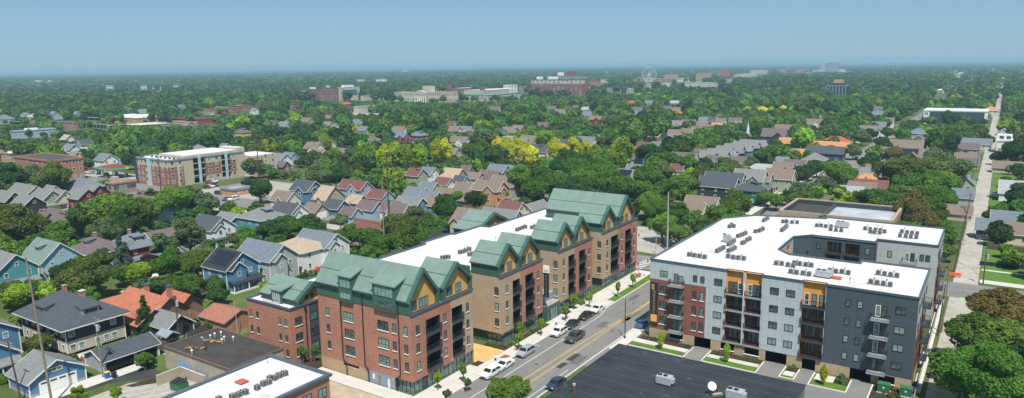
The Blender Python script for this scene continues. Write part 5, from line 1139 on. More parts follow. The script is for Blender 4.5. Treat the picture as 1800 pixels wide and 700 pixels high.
for px, py, lab in ((1553, 690, 'green utility cabinet in the planting bed before the dark wall'), (1592, 697, 'green utility cabinet at the right end of the planting bed')):
    box_thing('utility_cabinet', lab, 'utility cabinet', G(px, py), 0.1, [('plinth', lambda m: m.box(-1.0, -0.8, 0, 1.0, 0.8, 0.15, CONC)), ('cabinet', lambda m: m.box(-0.9, -0.7, 0.15, 0.9, 0.7, 1.5, M['dumpster_green'])), ('lid', lambda m: m.box(-0.95, -0.75, 1.5, 0.95, 0.75, 1.58, M['dumpster_green'])), ('warning_label', lambda m: m.box(-0.15, -0.715, 0.9, 0.15, -0.702, 1.15, WHITE))])
for k in range(5):
    x, y = G(*B2(((455, 605), (520, 560), (690, 465), (765, 250), (860, 205))[k])); box_thing('tree_grate' if k in (1, 2) else 'pavement_box', 'rust coloured bark square at the kerb' if k in (1, 2) else 'white pavement sign box by the kerb', 'bark square' if k in (1, 2) else 'sign', (-74.6, (104.5, 107.5, 112.3, 127.0, 131.6)[k]), 0.13, [('bed', lambda m: m.box(-0.7, -0.9, 0, 0.7, 0.9, 0.02, mat_or('rust_bark', (0.3, 0.1, 0.05))))] if k in (1, 2) else [('panel', lambda m: m.box(-0.35, -0.2, 0, 0.35, 0.2, 1.2, WHITE)), ('face', lambda m: m.box(-0.2, -0.215, 0.4, 0.2, -0.202, 0.9, BLACKM))])
# ------------------------------------------------------------------ houses
WALLC = dict(W=('white', (0.68, 0.69, 0.69)), B=('blue', (0.09, 0.20, 0.33)), V=('pale blue', (0.30, 0.42, 0.50)), T=('tan', (0.42, 0.34, 0.24)), C=('cream', (0.60, 0.55, 0.40)), G=('sage green', (0.28, 0.34, 0.22)), E=('teal', (0.08, 0.27, 0.30)),
             R=('dark red', (0.22, 0.035, 0.03)), O=('orange', (0.48, 0.25, 0.12)), K=('charcoal', (0.035, 0.04, 0.048)), L=('light grey', (0.36, 0.38, 0.39)), N=('navy', (0.04, 0.07, 0.12)), P=('brown', (0.2, 0.13, 0.09)), S=('beige', (0.47, 0.40, 0.33)), Y=('yellow', (0.55, 0.42, 0.16)), D=('green', (0.03, 0.13, 0.06)), X=('brick', None))
ROOFC = dict(g=('grey', (0.19, 0.195, 0.195)), d=('dark slate', (0.075, 0.085, 0.10)), b=('brown', (0.20, 0.155, 0.125)), m=('maroon', (0.17, 0.075, 0.07)), t=('tan', (0.40, 0.30, 0.22)), o=('orange', (0.48, 0.24, 0.11)), r=('red', (0.42, 0.10, 0.06)), u=('purple brown', (0.145, 0.115, 0.115)), s=('blue grey', (0.15, 0.18, 0.21)), l=('pale grey', (0.33, 0.34, 0.34)), n=('green grey', (0.17, 0.22, 0.20)), k=('black', (0.04, 0.042, 0.048)))
for k, (n, c) in WALLC.items():
    if c: mat_lines('siding_'+n.replace(' ', '_'), c, 0.2, 0.16, True, 0.75, 0.13, 0.08)
for k, (n, c) in ROOFC.items(): mat_shingle('shingles_'+n.replace(' ', '_'), c)
def wmat(k): return BRICK if k == 'X' else M['siding_'+WALLC[k][0].replace(' ', '_')]
def rmat(k): return M['shingles_'+ROOFC[k][0].replace(' ', '_')]
FOOT = []      # building footprints (x0,y0,x1,y1)
PROT = []      # (px0,py0,px1,py1,depth) picture boxes kept free of random trees
def protect(x, y, wx, wy, z0, z1, pad=0):
    ps = [PR(x+sx*wx/2, y+sy*wy/2, z) for sx in (-1, 1) for sy in (-1, 1) for z in (z0, z1)]
    ps = [p for p in ps if p]
    if ps: PROT.append((min(p[0] for p in ps)-pad, min(p[1] for p in ps)-pad, max(p[0] for p in ps)+pad, max(p[1] for p in ps)+pad, min(p[2] for p in ps)))
SW = {}
def small_window(parent, face, cx, cy, u, z, w=0.9, h=1.25, name='window'):
    """frame and pane in one small mesh, for houses too far off to show more"""
    key = (round(w, 2), round(h, 2), name)
    if key not in SW:
        mb = MB(); mb.box(-w/2-0.12, -0.05, -h/2-0.12, w/2+0.12, 0, h/2+0.12, WHITE); mb.face([(-w/2, -0.055, -h/2), (w/2, -0.055, -h/2), (w/2, -0.055, h/2), (-w/2, -0.055, h/2)], M['window_glass'])
        a = mb.build(name); SW[key] = a.data; bpy.data.objects.remove(a)
    o = bpy.data.objects.new(name, SW[key]); COL.objects.link(o); o.parent = parent; p = fpt(face, cx if face in ('+x', '-x') else cy, u, z, -0.004); o.location = p; o.rotation_euler = (0, 0, RZ[face]); o.color = (*rnd.choice(GLASSC[:3]), 1)
    return o
def roof_gable(mb, wx, wy, he, rise, ridge, roof, trim, ov=0.45, x0=0, y0=0, z0=0):
    a, b = (wx/2, wy/2) if ridge == 'x' else (wy/2, wx/2)   # a: half along ridge, b: half span
    s = rise/b; th = 0.15
    def P(u, v, z): return (x0+u, y0+v, z) if ridge == 'x' else (x0-v, y0+u, z)
    for sg in (-1, 1):
        pts = [P(-a-ov, sg*(b+ov), he-ov*s), P(a+ov, sg*(b+ov), he-ov*s), P(a+ov, 0, he+rise), P(-a-ov, 0, he+rise)]
        if sg > 0: pts = pts[::-1]
        mb.slab([(p[0], p[1], p[2]+th) for p in pts], th, roof)
        for e in (-1, 1):   # bargeboards
            u0, u1 = (e*(a+ov), e*(a+ov+0.06)); q = [P(u1, sg*(b+ov), he-ov*s-0.08), P(u1, 0, he+rise-0.08), P(u1, 0, he+rise+th+0.02), P(u1, sg*(b+ov), he-ov*s+th+0.02)]
            r = [P(u0, sg*(b+ov), he-ov*s-0.08), P(u0, 0, he+rise-0.08), P(u0, 0, he+rise+th+0.02), P(u0, sg*(b+ov), he-ov*s+th+0.02)]
            mb.face(q, trim); mb.face(r[::-1], trim)
            for i in range(4): j = (i+1) % 4; mb.face([q[i], r[i], r[j], q[j]], trim)
        q = [P(-a-ov, sg*(b+ov+0.05), he-ov*s-0.02), P(a+ov, sg*(b+ov+0.05), he-ov*s-0.02), P(a+ov, sg*(b+ov+0.05), he-ov*s+th), P(-a-ov, sg*(b+ov+0.05), he-ov*s+th)]
        mb.face(q if sg < 0 else q[::-1], trim)
def roof_hip(mb, wx, wy, he, rise, roof, trim, ov=0.5, x0=0, y0=0):
    a, b = wx/2+ov, wy/2+ov; z = he-ov*rise/(min(wx, wy)/2); th = 0.2
    if wx >= wy: r0, r1 = (-(wx-wy)/2, 0), ((wx-wy)/2, 0)
    else: r0, r1 = (0, -(wy-wx)/2), (0, (wy-wx)/2)
    if abs(wx-wy) < 0.3: r0 = (-0.2, 0) if wx >= wy else (0, -.2); r1 = (0.2, 0) if wx >= wy else (0, .2)
    c = [(-a, -b), (a, -b), (a, b), (-a, b)]; zt = he+rise
    F = lambda p, zz: (x0+p[0], y0+p[1], zz+th)
    if wx >= wy: fs = [[F(c[0], z), F(c[1], z), F(r1, zt), F(r0, zt)], [F(c[1], z), F(c[2], z), F(r1, zt)], [F(c[2], z), F(c[3], z), F(r0, zt), F(r1, zt)], [F(c[3], z), F(c[0], z), F(r0, zt)]]
    else: fs = [[F(c[0], z), F(c[1], z), F(r0, zt)], [F(c[1], z), F(c[2], z), F(r1, zt), F(r0, zt)], [F(c[2], z), F(c[3], z), F(r1, zt)], [F(c[3], z), F(c[0], z), F(r0, zt), F(r1, zt)]]
    for f in fs: mb.face(f, roof)
    for i in range(4):
        p, q = c[i], c[(i+1) % 4]; mb.face([(x0+p[0], y0+p[1], z-0.05), (x0+q[0], y0+q[1], z-0.05), (x0+q[0], y0+q[1], z+th), (x0+p[0], y0+p[1], z+th)], trim)
    mb.face([(x0+p[0], y0+p[1], z-0.05) for p in c[::-1]], trim)
def gable_wall(mb, wx, wy, he, rise, ridge, wall, x0=0, y0=0, tip=None):
    mb_pts = None
    for f, c, a, b in (('-y', -wy/2, -wx/2, wx/2), ('+y', wy/2, -wx/2, wx/2), ('-x', -wx/2, -wy/2, wy/2), ('+x', wx/2, -wy/2, wy/2)):
        base = c + (y0 if 'y' in f else x0); o = x0 if 'y' in f else y0
        fquad(mb, f, base, a+o, b+o, 0, he, wall)
        g = (ridge == 'x' and 'x' in f) or (ridge == 'y' and 'y' in f)
        if g:
            p = [fpt(f, base, a+o, he), fpt(f, base, b+o, he), fpt(f, base, o, he+rise)]
            if f in ('+y', '-x'): p.reverse()
            mb.face(p, tip or wall)
CH = {}
def house(px, py, wx, wy, he, kind, wc, rc, ex='', label=None, group=None, xy=None, pitch=None, cat='house', name=None, tip=None):
    """px,py: middle of the ridge in the photo. kind x/y gable ridge direction, h hip.
    ex: c chimney, p porch on +X, q porch on -Y, d dormer on -Y slope, e dormer on +X slope, w cross gable towards -Y, v cross gable towards +X, G garage door +X, s solar, D deck, n no windows"""
    span = wy if kind == 'x' else wx
    if kind == 'h': span = min(wx, wy)
    rise = span/2*(pitch or {'x': 0.72, 'y': 0.72, 'h': 0.55}[kind])
    if xy: x, y = xy
    else: x, y = G(px, py, he+rise)
    dist = math.hypot(x, y)
    if not xy: k_ = (0.88 if label else 0.80) if dist > 190 else 0.94; wx *= k_; wy *= k_*1.02
    near = dist < 235; mid = dist < 400
    big = wx*wy > 75 and he > 3.4
    nm = name or ('garage' if (he < 3.1 and wx*wy < 75) else 'house')
    lab = label or f"{WALLC[wc][0]} {('small garage' if nm == 'garage' else 'two storey house' if he > 5 else 'house')} with {ROOFC[rc][0]} {'hipped' if kind == 'h' else 'gabled'} roof"
    T = thing(nm, lab, 'garage' if nm == 'garage' else cat, (x, y, 0), 0, group); T['auto'] = 0 if label else 1
    FOOT.append((x-wx/2, y-wy/2, x+wx/2, y+wy/2)); (protect(x, y, wx*0.8, wy*0.8, he*0.6, he+rise) if label else protect(x, y, wx*0.5, wy*0.5, he, he+rise) if rnd.random() < (.95 if dist < 330 else .6) else None)
    trim = WHITE if wc in 'WBVCLE' or (wc in 'GKO' and dist < 420) else M['siding_beige'] if wc in 'TSGOY' else M['siding_charcoal']
    w = MB(); r = MB(); wall = wmat(wc)
    if kind == 'h': 
        for f, c, a, b in (('-y', -wy/2, -wx/2, wx/2), ('+y', wy/2, -wx/2, wx/2), ('-x', -wx/2, -wy/2, wy/2), ('+x', wx/2, -wy/2, wy/2)): fquad(w, f, c, a, b, 0, he, wall)
        roof_hip(r, wx, wy, he, rise, rmat(rc), trim, 1.25 if 'O' in ex else .5)
    else:
        gable_wall(w, wx, wy, he, rise, kind, wall, tip=tip); roof_gable(r, wx, wy, he, rise, kind, rmat(rc), trim)
    if 'w' in ex or 'v' in ex:   # projecting cross gable
        if 'w' in ex:
            gw = wx*0.42; gx = wx*0.22 if 'W' not in ex else -wx*0.2; gd = wy/2+1.2; rz_ = gw/2*0.85
            gable_wall(w, gw, gd, he, rz_, 'y', wall, gx, -gd/2, tip=tip); roof_gable(r, gw, gd, he, rz_, 'y', rmat(rc), trim, 0.35, gx, -gd/2)
        if 'v' in ex:
            gw = wy*0.42; gy = -wy*0.2; gd = wx/2+1.2; rz_ = gw/2*0.85
            gable_wall(w, gd, gw, he, rz_, 'x', wall, gd/2, gy, tip=tip); roof_gable(r, gd, gw, he, rz_, 'x', rmat(rc), trim, 0.35, gd/2, gy)
    # corner boards
    if near:
        for sx in (-1, 1):
            for sy in (-1, 1): w.box(sx*(wx/2+0.02)-0.09, sy*(wy/2+0.02)-0.09, 0, sx*(wx/2+0.02)+0.09, sy*(wy/2+0.02)+0.09, he-0.02, trim)
        w.box(-wx/2-0.06, -wy/2-0.06, 0, wx/2+0.06, wy/2+0.06, 0.45, CONCD)
    w.build('wall', T); ro = r.build('roof', T)
    # windows
    if 'n' not in ex:
        zs = [1.7] + ([4.6] if he > 5 else []); 
        ex_x = (1.2 if 'v' in ex else 0); 
        for f, half, length in (('-y', wy/2, wx), ('+x', wx/2, wy), ('+y', wy/2, wx), ('-x', wx/2, wy)):
            if f in ('+y', '-x') and not near: continue
            if f in ('+y', '-x'): cnt = 1
            else: cnt = 3 if length > 11 else 2 if length > 6.5 else 1
            for z in zs:
                for i in range(cnt):
                    u = -length/2 + length*(i+0.5)/cnt + rnd.uniform(-.3, .3)
                    cc = {'-y': -wy/2, '+y': wy/2, '+x': wx/2, '-x': -wx/2}[f]
                    if 'w' in ex and f == '-y' and abs(u-(wx*0.22 if 'W' not in ex else -wx*0.2)) < wx*0.22: cc = -(wy/2+1.2); u = (wx*0.22 if 'W' not in ex else -wx*0.2)
                    if 'v' in ex and f == '+x' and abs(u+wy*0.2) < wy*0.22: cc = wx/2+1.2; u = -wy*0.2
                    if ('p' in ex and f == '+x' and z < 3) and i == 0:
                        small_window(T, f, cc, cc, u, 1.1, 0.95, 2.0, 'door'); continue
                    if near: window(T, f, cc, u, z, 1.0, 1.35, WHITE, 1, None, (0, 0, 0))
                    else: small_window(T, f, cc, cc, u, z)
            if kind != 'h' and ((kind == 'x') == (f in ('+x', '-x'))) and f in ('-y', '+x') and rise > 2.2:
                cc = {'-y': -wy/2, '+x': wx/2}[f]
                (window(T, f, cc, 0, he+rise*0.35, 0.85, 1.1, WHITE, 1, None, (0, 0, 0)) if near else small_window(T, f, cc, cc, 0, he+rise*0.35, 0.8, 1.0))
    if 'G' in ex:
        m = MB(); h0 = min(2.3, he-0.3); wd = min(wy*0.72, 5.0); dm = REDM if 'R' in ex else WHITE
        m.box(wx/2, -wd/2, 0.05, wx/2+0.06, wd/2, h0, dm)
        for k in range(1, 4): m.box(wx/2+0.06, -wd/2, h0*k/4-0.015, wx/2+0.065, wd/2, h0*k/4+0.015, ALU)
        m.build('garage_door', T)
    if 'c' in ex:
        m = MB(); cx, cy = (-wx*0.18, 0.6) if kind != 'y' else (0.6, wy*0.15); zt = he+rise+0.9; m.box(cx-0.4, cy-0.35, he, cx+0.4, cy+0.35, zt, BRICK); m.box(cx-0.48, cy-0.43, zt, cx+0.48, cy+0.43, zt+0.16, CONCD); c = m.build('chimney', ro)
    if 'p' in ex or 'q' in ex:
        m = MB(); d = 2.4; f = 'x' if 'p' in ex else 'y'
        if f == 'x':
            m.slab([(wx/2, -wy/2+0.2, 3.3), (wx/2+d, -wy/2+0.2, 2.6), (wx/2+d, wy/2-0.2, 2.6), (wx/2, wy/2-0.2, 3.3)], 0.2, rmat(rc)); m.box(wx/2, -wy/2+0.3, 0, wx/2+d-0.1, wy/2-0.3, 0.4, CONC)
            po = m.build('porch', T)
            for yy in (-wy/2+0.5, 0, wy/2-0.5): k = MB(); k.box(wx/2+d-0.35, yy-0.1, 0.4, wx/2+d-0.15, yy+0.1, 2.45, WHITE); k.build('porch_post', po)
        else:
            m.slab([(-wx/2+0.2, -wy/2-d, 2.6), (wx/2-0.2, -wy/2-d, 2.6), (wx/2-0.2, -wy/2, 3.3), (-wx/2+0.2, -wy/2, 3.3)], 0.2, rmat(rc)); m.box(-wx/2+0.3, -wy/2-d+0.1, 0, wx/2-0.3, -wy/2, 0.4, CONC)
            po = m.build('porch', T)
            for xx in (-wx/2+0.5, 0, wx/2-0.5): k = MB(); k.box(xx-0.1, -wy/2-d+0.15, 0.4, xx+0.1, -wy/2-d+0.35, 2.45, WHITE); k.build('porch_post', po)
    if 'd' in ex or 'e' in ex:
        f = '-y' if 'd' in ex else '+x'; m = MB(); span2 = (wy if f == '-y' else wx)/2; s = rise/span2; dw = 2.4; t0 = span2*0.62; z0 = he+rise-t0*s; zt = z0+1.5; bk = span2*0.15
        if f == '-y':
            m.box(-dw/2, -t0, z0-0.2, dw/2, -bk, zt, wall); m.slab([(-dw/2-0.35, -t0-0.4, zt+0.12), (dw/2+0.35, -t0-0.4, zt+0.12), (dw/2+0.35, -bk, zt+0.6), (-dw/2-0.35, -bk, zt+0.6)], 0.14, rmat(rc)); dm = m.build('dormer', ro); small_window(dm, '-y', 0, -t0, 0, zt-0.65, 1.5, 0.7)
        else:
            m.box(bk, -dw/2, z0-0.2, t0, dw/2, zt, wall); m.slab([(t0+0.4, -dw/2-0.35, zt+0.12), (t0+0.4, dw/2+0.35, zt+0.12), (bk, dw/2+0.35, zt+0.6), (bk, -dw/2-0.35, zt+0.6)], 0.14, rmat(rc)); dm = m.build('dormer', ro); small_window(dm, '+x', t0, 0, 0, zt-0.65, 1.5, 0.7)
    if 's' in ex:
        m = MB(); b = (wy/2 if kind == 'x' else wx/2); s = rise/b; L_ = (wx if kind == 'x' else wy)*0.36
        z = lambda v: he+rise-(abs(v))*s+0.22+0.09
        m.slab([(-L_, -b*0.85, z(b*.85)), (L_, -b*0.85, z(b*.85)), (L_, -b*0.12, z(b*.12)), (-L_, -b*0.12, z(b*.12))], 0.06, M['solar_cells']); m.build('solar_panel', ro)
    if 'D' in ex:
        m = MB(); m.box(wx/2, -wy/2+0.5, 2.6, wx/2+2.8, wy/2-1, 2.8, REDT if 'R' not in ex else REDT); m.box(wx/2+2.7, -wy/2+0.5, 2.8, wx/2+2.8, wy/2-1, 3.7, REDT)
        for yy in (-wy/2+0.7, wy/2-1.2): m.box(wx/2+2.6, yy, 0, wx/2+2.78, yy+0.18, 2.6, REDT)
        m.build('deck', T)
    return T
H = [
# px, py, wx, wy, he, kind, wall, roof, extras[, label]
(538,317,12,10,5.8,'x','B','d','wvc','two storey blue house with dark cross-gabled roof, behind the small garages'),
(577,327,9,13,3.4,'x','T','t','w'),(624,317,15,8.5,5.2,'x','V','m','wDR','pale blue house with a maroon roof and red rear deck'),
(627,343,8,7,2.9,'x','T','t','G'),(668,333,9.5,8,3.3,'x','V','m','n','small pale blue house with a maroon roof left of the dark tall pole'),(590,351,9.5,7.5,2.7,'x','B','d','GRn','blue garage with a dark roof and a red door'),
(554,357,7.5,7.5,2.7,'x','T','b','Gn','tan garage with a brown roof and a white door beside the side alley'),(616,364,8,7,2.7,'x','V','u','n'),(651,352,9.5,8,3.0,'x','V','u','n','pale blue garage with purple brown roof beside the brown board fence'),(692,353,10,8.5,3.4,'x','W','u','p'),
(636,388,14.5,11,3.4,'h','P','m','','low house under a maroon hipped roof, in front of the board fence'),(501,336,12,9,3.2,'x','C','b','w'),(507,356,13,9,4.2,'x','W','d','v','white house with a long dark slate roof right of the teal hipped one'),
(732,296,8,8,5.8,'x','G','m','e','sage green house with a maroon roof and timber balcony'),(754,294,8,8,5.5,'x','W','s','c'),(797,296,12.5,11,3.5,'x','T','t',''),(821,291,8,9,3.2,'x','P','u',''),(858,299,9.5,7.5,2.8,'x','C','u','Gn'),
(836,303,7.5,7,2.7,'x','S','b','GRn','beige garage with a bright red door'),(781,312,8.5,7.5,3.2,'x','C','m','G','cream garage with a red brown roof and a balcony shed'),(810,309,7.5,7,2.7,'x','V','d','Gn'),(755,320,9.5,8.5,2.8,'x','C','s','Gn'),(733,329,11,9,2.8,'x','L','s','n'),
(817,321,10,8,3.2,'x','G','b',''),(862,317,14,9.5,5.8,'x','O','b','wvp','orange two storey house with white trim and brown cross gables'),(890,309,14,10,5.0,'x','G','b','','sage house with a wide brown roof behind the orange two storey house'),
(783,330,9,8,2.6,'x','P','b','n'),(811,335,15,9,2.6,'x','P','b','n'),(757,336,10,8,2.8,'x','E','s','n'),(772,345,11,8.5,3.4,'x','E','b','p','teal gabled house with a brown roof and white porch'),
(722,346,12.5,9,3.2,'x','B','g','','blue gabled house with a wide grey roof left of the teal gabled one'),(704,358,9,8,3.2,'x','W','u',''),(828,367,11,11,5.6,'x','S','b','wWp','beige two storey house with brown cross gables behind the white roof'),(882,367,17,8,3.6,'x','V','g',''),
(900,354,9.5,9.5,4.6,'x','C','m','c','cream house with a red brown roof left of the grey roofed cream one'),(940,355,8,12,4.2,'y','C','g','','cream house with a grey roof next to the red brown roof'),(781,411,13,9,2.8,'x','B','k','','blue building under a black roof just behind the white roof'),
(494,270,9,9,5.0,'x','W','g','w','white gabled house right of the brick and tan apartment block'),(509,268,9,8,4.2,'x','V','s',''),(498,284,7,7,3.2,'x','P','u',''),(471,261,15,9,3.0,'h','P','m',''),(452,244,9,9,4.6,'x','S','b',''),(348,254,9,9,4.2,'h','C','g',''),(264,262,12,8,3.5,'x','L','g',''),(395,252,7,7,3.2,'x','W','g',''),
(46,324,20,12,3.6,'x','C','g','','long cream house with a grey roof behind the row of grey gables'),(14,336,14,9,4.4,'x','K','g',''),(48,343,12,9,4.6,'x','K','g','','charcoal gabled house left of the pale gabled one'),(80,333,13,10,4.6,'x','G','g','wp','sage gabled house with grey roof in the middle of the gable row'),(103,333,13,9,4.4,'x','C','g',''),
(90,326,8,8,4.0,'x','C','g',''),(142,332,13,9,4.6,'x','R','g','','dark red gabled house at the left of the pair beside the shops'),(163,325,12,9,4.6,'x','R','g','','dark red gabled house nearest the brick shops'),(145,313,20,12,4.4,'h','L','s',''),(108,369,20,10,4.0,'x','P','u','e','long house with purple brown roof between the big left trees'),(78,374,9,8,3.6,'x','P','u','c'),
(185,270,11,9,5.8,'x','W','s','D','white two storey house with a red balcony behind the gas station'),(218,278,8,7,3.6,'x','V','s',''),(124,253,12,9,5.0,'x','W','g','w'),(147,245,9,9,5.2,'y','W','d','w','white gabled house with a dark slate roof below the brick school'),(118,237,10,9,4.6,'x','W','t',''),(213,245,10,9,4.8,'y','S','b','w'),(132,267,7,7,4.0,'x','W','g','w'),(56,272,9,8,4.0,'x','C','b','w'),(165,262,7,7,3.6,'x','P','u',''),(3,264,10,8,4,'x','P','b',''),
(45,198,14,11,5.5,'x','W','s','w'),(60,200,18,12,5.2,'h','W','l',''),(94,196,12,10,5.5,'x','V','g','w'),(100,203,10,8,5.5,'y','B','s',''),(8,202,22,14,5.5,'h','L','s',''),(22,203,8,8,4.5,'x','C','m',''),(60,211,9,8,4,'x','W','m',''),
(297,190,24,11,4.5,'x','T','b',''),(320,184,14,10,5,'x','L','u',''),(364,192,13,14,5.0,'h','W','m',''),(385,187,14,10,5,'x','W','u',''),(426,226,12,10,4.8,'h','Y','u','e','yellow house with a dark hipped roof among the trees'),(366,229,8,14,4.0,'y','Y','u',''),(331,214,10,9,4.0,'x','T','b',''),(551,231,10,9,4.5,'x','V','g',''),(551,250,13,10,4.0,'x','C','b','w'),(573,246,14,9,4.0,'x','C','d','w'),(604,261,14,10,4.0,'x','W','b',''),(563,263,10,8,3.6,'x','L','b',''),(481,212,12,9,4.2,'x','S','g',''),(500,214,14,10,4.2,'x','W','g',''),(540,207,14,10,4,'x','T','b',''),
(560,293,12,9,3.2,'x','W','b','') if False else (655,239,9,9,4.2,'h','W','u',''),(702,222,13,11,5.2,'x','W','b','w'),(708,233,10,9,5.2,'x','R','s','w','dark red and blue grey roofed house between the round trees'),(736,230,12,12,4.0,'h','P','s','e','wide house under a blue grey hipped roof with dormers'),(628,210,10,8,5.0,'x','W','s','w'),(579,203,10,8,5,'x','P','b',''),(577,214,11,8,4.6,'x','G','g','w'),(588,217,8,7,3.6,'x','W','b',''),
(807,240,18,9,3.6,'x','W','b','w'),(827,233,14,10,3.6,'x','C','m',''),(877,226,13,9,5,'x','V','d','w'),(895,223,13,10,4.5,'x','C','b',''),(912,220,12,10,4.8,'x','P','b','w'),(800,222,10,9,5,'x','C','b',''),(818,222,16,8,4.6,'x','C','s','w'),(795,213,8,7,4.6,'x','C','m',''),(797,203,10,8,5,'x','B','u',''),(955,215,14,10,4.0,'x','P','u','w'),(797,260,9,9,3.8,'x','T','b',''),
(930,238,14,13,3.6,'x','S','b',''),(920,243,8,8,4,'x','V','s',''),(945,254,18,10,5.6,'x','C','d','wWe','big cream house with a dark slate roof among the yellow trees'),(1000,245,13,9,4.6,'x','W','d','','white gabled house with dark roof behind the yellow trees'),(1030,240,14,10,4.8,'x','W','s','w','white house with a front gable and blue grey roof behind the yellow trees'),(1046,236,9,8,4,'x','T','b',''),
(1048,204,14,9,4.6,'x','R','b','w','red house with brown cross gables in the tree belt'),(1024,212,8,7,4,'x','W','b',''),(877,289,12,9,3.6,'x','B','s',''),(902,291,9,8,3.4,'x','B','s',''),(867,301,8,8,2.8,'x','S','u','Gn'),(1097,297,14,11,4.2,'x','L','g','s','grey house with solar panels on its dark roof, among the trees'),(1119,289,11,9,4.2,'x','W','s',''),(1119,259,8,7,4.6,'x','P','r',''),(1120,270,7,7,3.6,'x','V','u',''),(1134,250,12,8,4,'x','P','m',''),(1148,240,9,8,3.6,'x','W','o','w'),(1156,249,8,8,4,'x','L','s',''),(956,296,9,7,2.8,'x','V','s','n'),
(1190,212,11,9,4.4,'x','C','g','w'),(1211,210,14,9,4.4,'x','V','u',''),(1240,206,12,9,4.8,'x','W','s',''),(1253,206,9,9,5.0,'x','V','d','w'),(1268,208,9,9,4.4,'x','W','b',''),(1264,201,10,9,5.5,'y','V','s','w'),(1293,207,12,9,4.4,'x','W','u','w'),(1261,216,10,8,3.6,'x','C','o',''),(1250,225,11,9,4.0,'x','W','u','w'),(1235,214,11,9,3.8,'x','T','b',''),(1225,223,9,8,3.6,'x','L','s',''),(1210,226,10,8,3.2,'x','T','b',''),(1187,228,12,9,3.4,'x','S','b',''),(1171,236,11,9,3.8,'x','W','g',''),(1165,245,9,8,3.6,'x','C','m',''),(1244,219,9,8,3.6,'x','W','b','w'),
(1363,226,18,14,5.2,'x','N','u','w','large navy house with a purple brown roof right of the steeple'),(1378,219,14,11,5.6,'x','C','b',''),(1383,242,10,9,4.2,'x','T','o',''),(1431,209,18,11,5,'x','W','b','wv'),(1452,222,14,9,3.6,'x','W','u',''),(1440,203,10,8,5,'y','W','s',''),(1347,289,20,7,3.4,'h','L','l',''),(1378,285,11,9,3.8,'x','S','b','w'),(1398,281,13,10,4.0,'x','W','u','w'),(1391,262,8,14,4.0,'y','V','s',''),(1409,262,9,8,3.2,'x','W','o',''),(1376,276,7,7,3,'x','W','g',''),
(1433,269,13,12,4.6,'h','R','g','','dark red house under a grey hipped roof beside the slate roofed house'),(1452,257,22,10,5.0,'x','N','d','','long navy house with a dark slate roof'),(1461,249,22,10,5.0,'x','C','o','','long cream house with an orange roof behind the navy one'),(1470,240,16,9,5.2,'h','V','r','','pale blue house under a bright red hipped roof'),(1488,248,7,7,4,'x','V','r',''),(1478,263,7,6,3,'x','C','o',''),(1432,285,8,8,2.8,'x','N','g','') if False else (1415,240,8,8,4,'x','W','b',''),
(1204,268,15,9,4.2,'x','C','u','','cream house with a purple brown roof left of the terraced grey roofs'),(1236,262,12,8,4.6,'x','W','u','w'),(1252,273,8,8,4.6,'x','C','u','w'),(1298,275,12,8,3.6,'x','W','u',''),(1192,288,8,8,3,'x','W','m',''),
(1264,311,17,9.5,5.8,'x','K','d','v','charcoal two storey house with a long black gabled roof and white bay windows'),(1275,303,18,9,5.8,'x','K','d','v','charcoal house with a second black gable just behind its twin'),(1318,320,12,10,5.6,'h','D','d','pe','green house under a black hipped roof with a dormer'),(1320,298,14,11,6.2,'x','G','g','wcp','tall pale green house with a broad grey gable and a brick chimney'),
(1343,304,7,8,5.6,'x','E','b','p','narrow teal house beside the orange hipped roof'),(1354,300,11,10,5.6,'h','O','o','pe','orange house under an orange hipped roof'),(1372,297,13,10,6.0,'x','G','b','','tall sage house with a brown gable right of the orange hipped house'),(1214,356,12,10,3.8,'x','C','b','','cream house with green trim and a brown roof below the dark trees'),(1236,345,13,9,3.6,'x','C','b','w','cream house with brown roof behind the green trimmed one'),
(1540,214,18,10,5.0,'x','N','s',''),(1529,221,20,10,4.2,'x','W','b','w'),(1498,221,12,12,4.4,'x','W','b',''),(1453,221,10,9,4,'x','W','b','') if False else (1474,215,12,9,4.2,'x','W','b','w'),(1501,233,12,8,4,'x','W','u',''),(1492,226,10,8,3.4,'x','S','g',''),(1545,224,9,8,4.4,'y','W','b','w'),
(1594,246,20,10,4.2,'x','L','b','','long grey house with a brown roof and a pale dormer band'),(1588,260,24,12,3.4,'x','P','b','s','low brown house with solar panels behind the rust coloured trees'),(1604,268,9,8,4.4,'y','K','b',''),(1616,237,11,12,5.2,'y','V','u','w','pale blue house with steep white trimmed gables'),(1614,226,14,11,4.2,'h','L','s',''),(1519,294,10,8,3,'x','S','b',''),(1541,290,10,8,3.4,'x','S','b',''),(1553,281,7,8,3,'y','L','u','') ,
(1708,243,24,9,3.4,'x','C','s','','long low cream house with a blue grey roof left of the alley'),(1703,252,13,8,3.0,'x','L','u','','light grey house with a small gable left of the alley'),(1700,269,13,9,2.6,'x','S','b','n'),(1703,278,11,8,2.6,'x','S','u','n'),(1770,262,10,7,2.8,'x','L','u','n'),(1765,226,12,9,4.5,'y','W','l',''),
(1697,307,9,10,3.6,'y','L','g',''),(1695,332,9,8,2.8,'x','L','s','n'),(1681,360,11,7,2.6,'x','S','b','n','low beige garage with a brown roof left of the alley'),(1776,284,16,8,2.7,'x','S','b','n','beige garage with a brown roof and a brick wall right of the alley'),(1787,318,12,12,3.4,'x','W','l','','white shed with a pale ribbed roof at the far right'),(1770,371,10,7,3.2,'x','L','s',''),(1785,391,11,8,3.4,'x','C','b',''),(1740,385,8,8,3.2,'x','N','s',''),
(1526,295,14,9,4.4,'x','W','g',''),(1526,306,14,10,4.4,'h','T','o','','tan house under an orange hipped roof beside the pale road'),(1532,316,14,10,3.6,'x','P','m','c','house under a reddish brown roof in front of the orange hipped one'),(1517,320,13,9,3.0,'x','P','b',''),(1492,327,13,9,2.8,'x','V','l',''),(1468,345,10,8,3.2,'x','V','u',''),
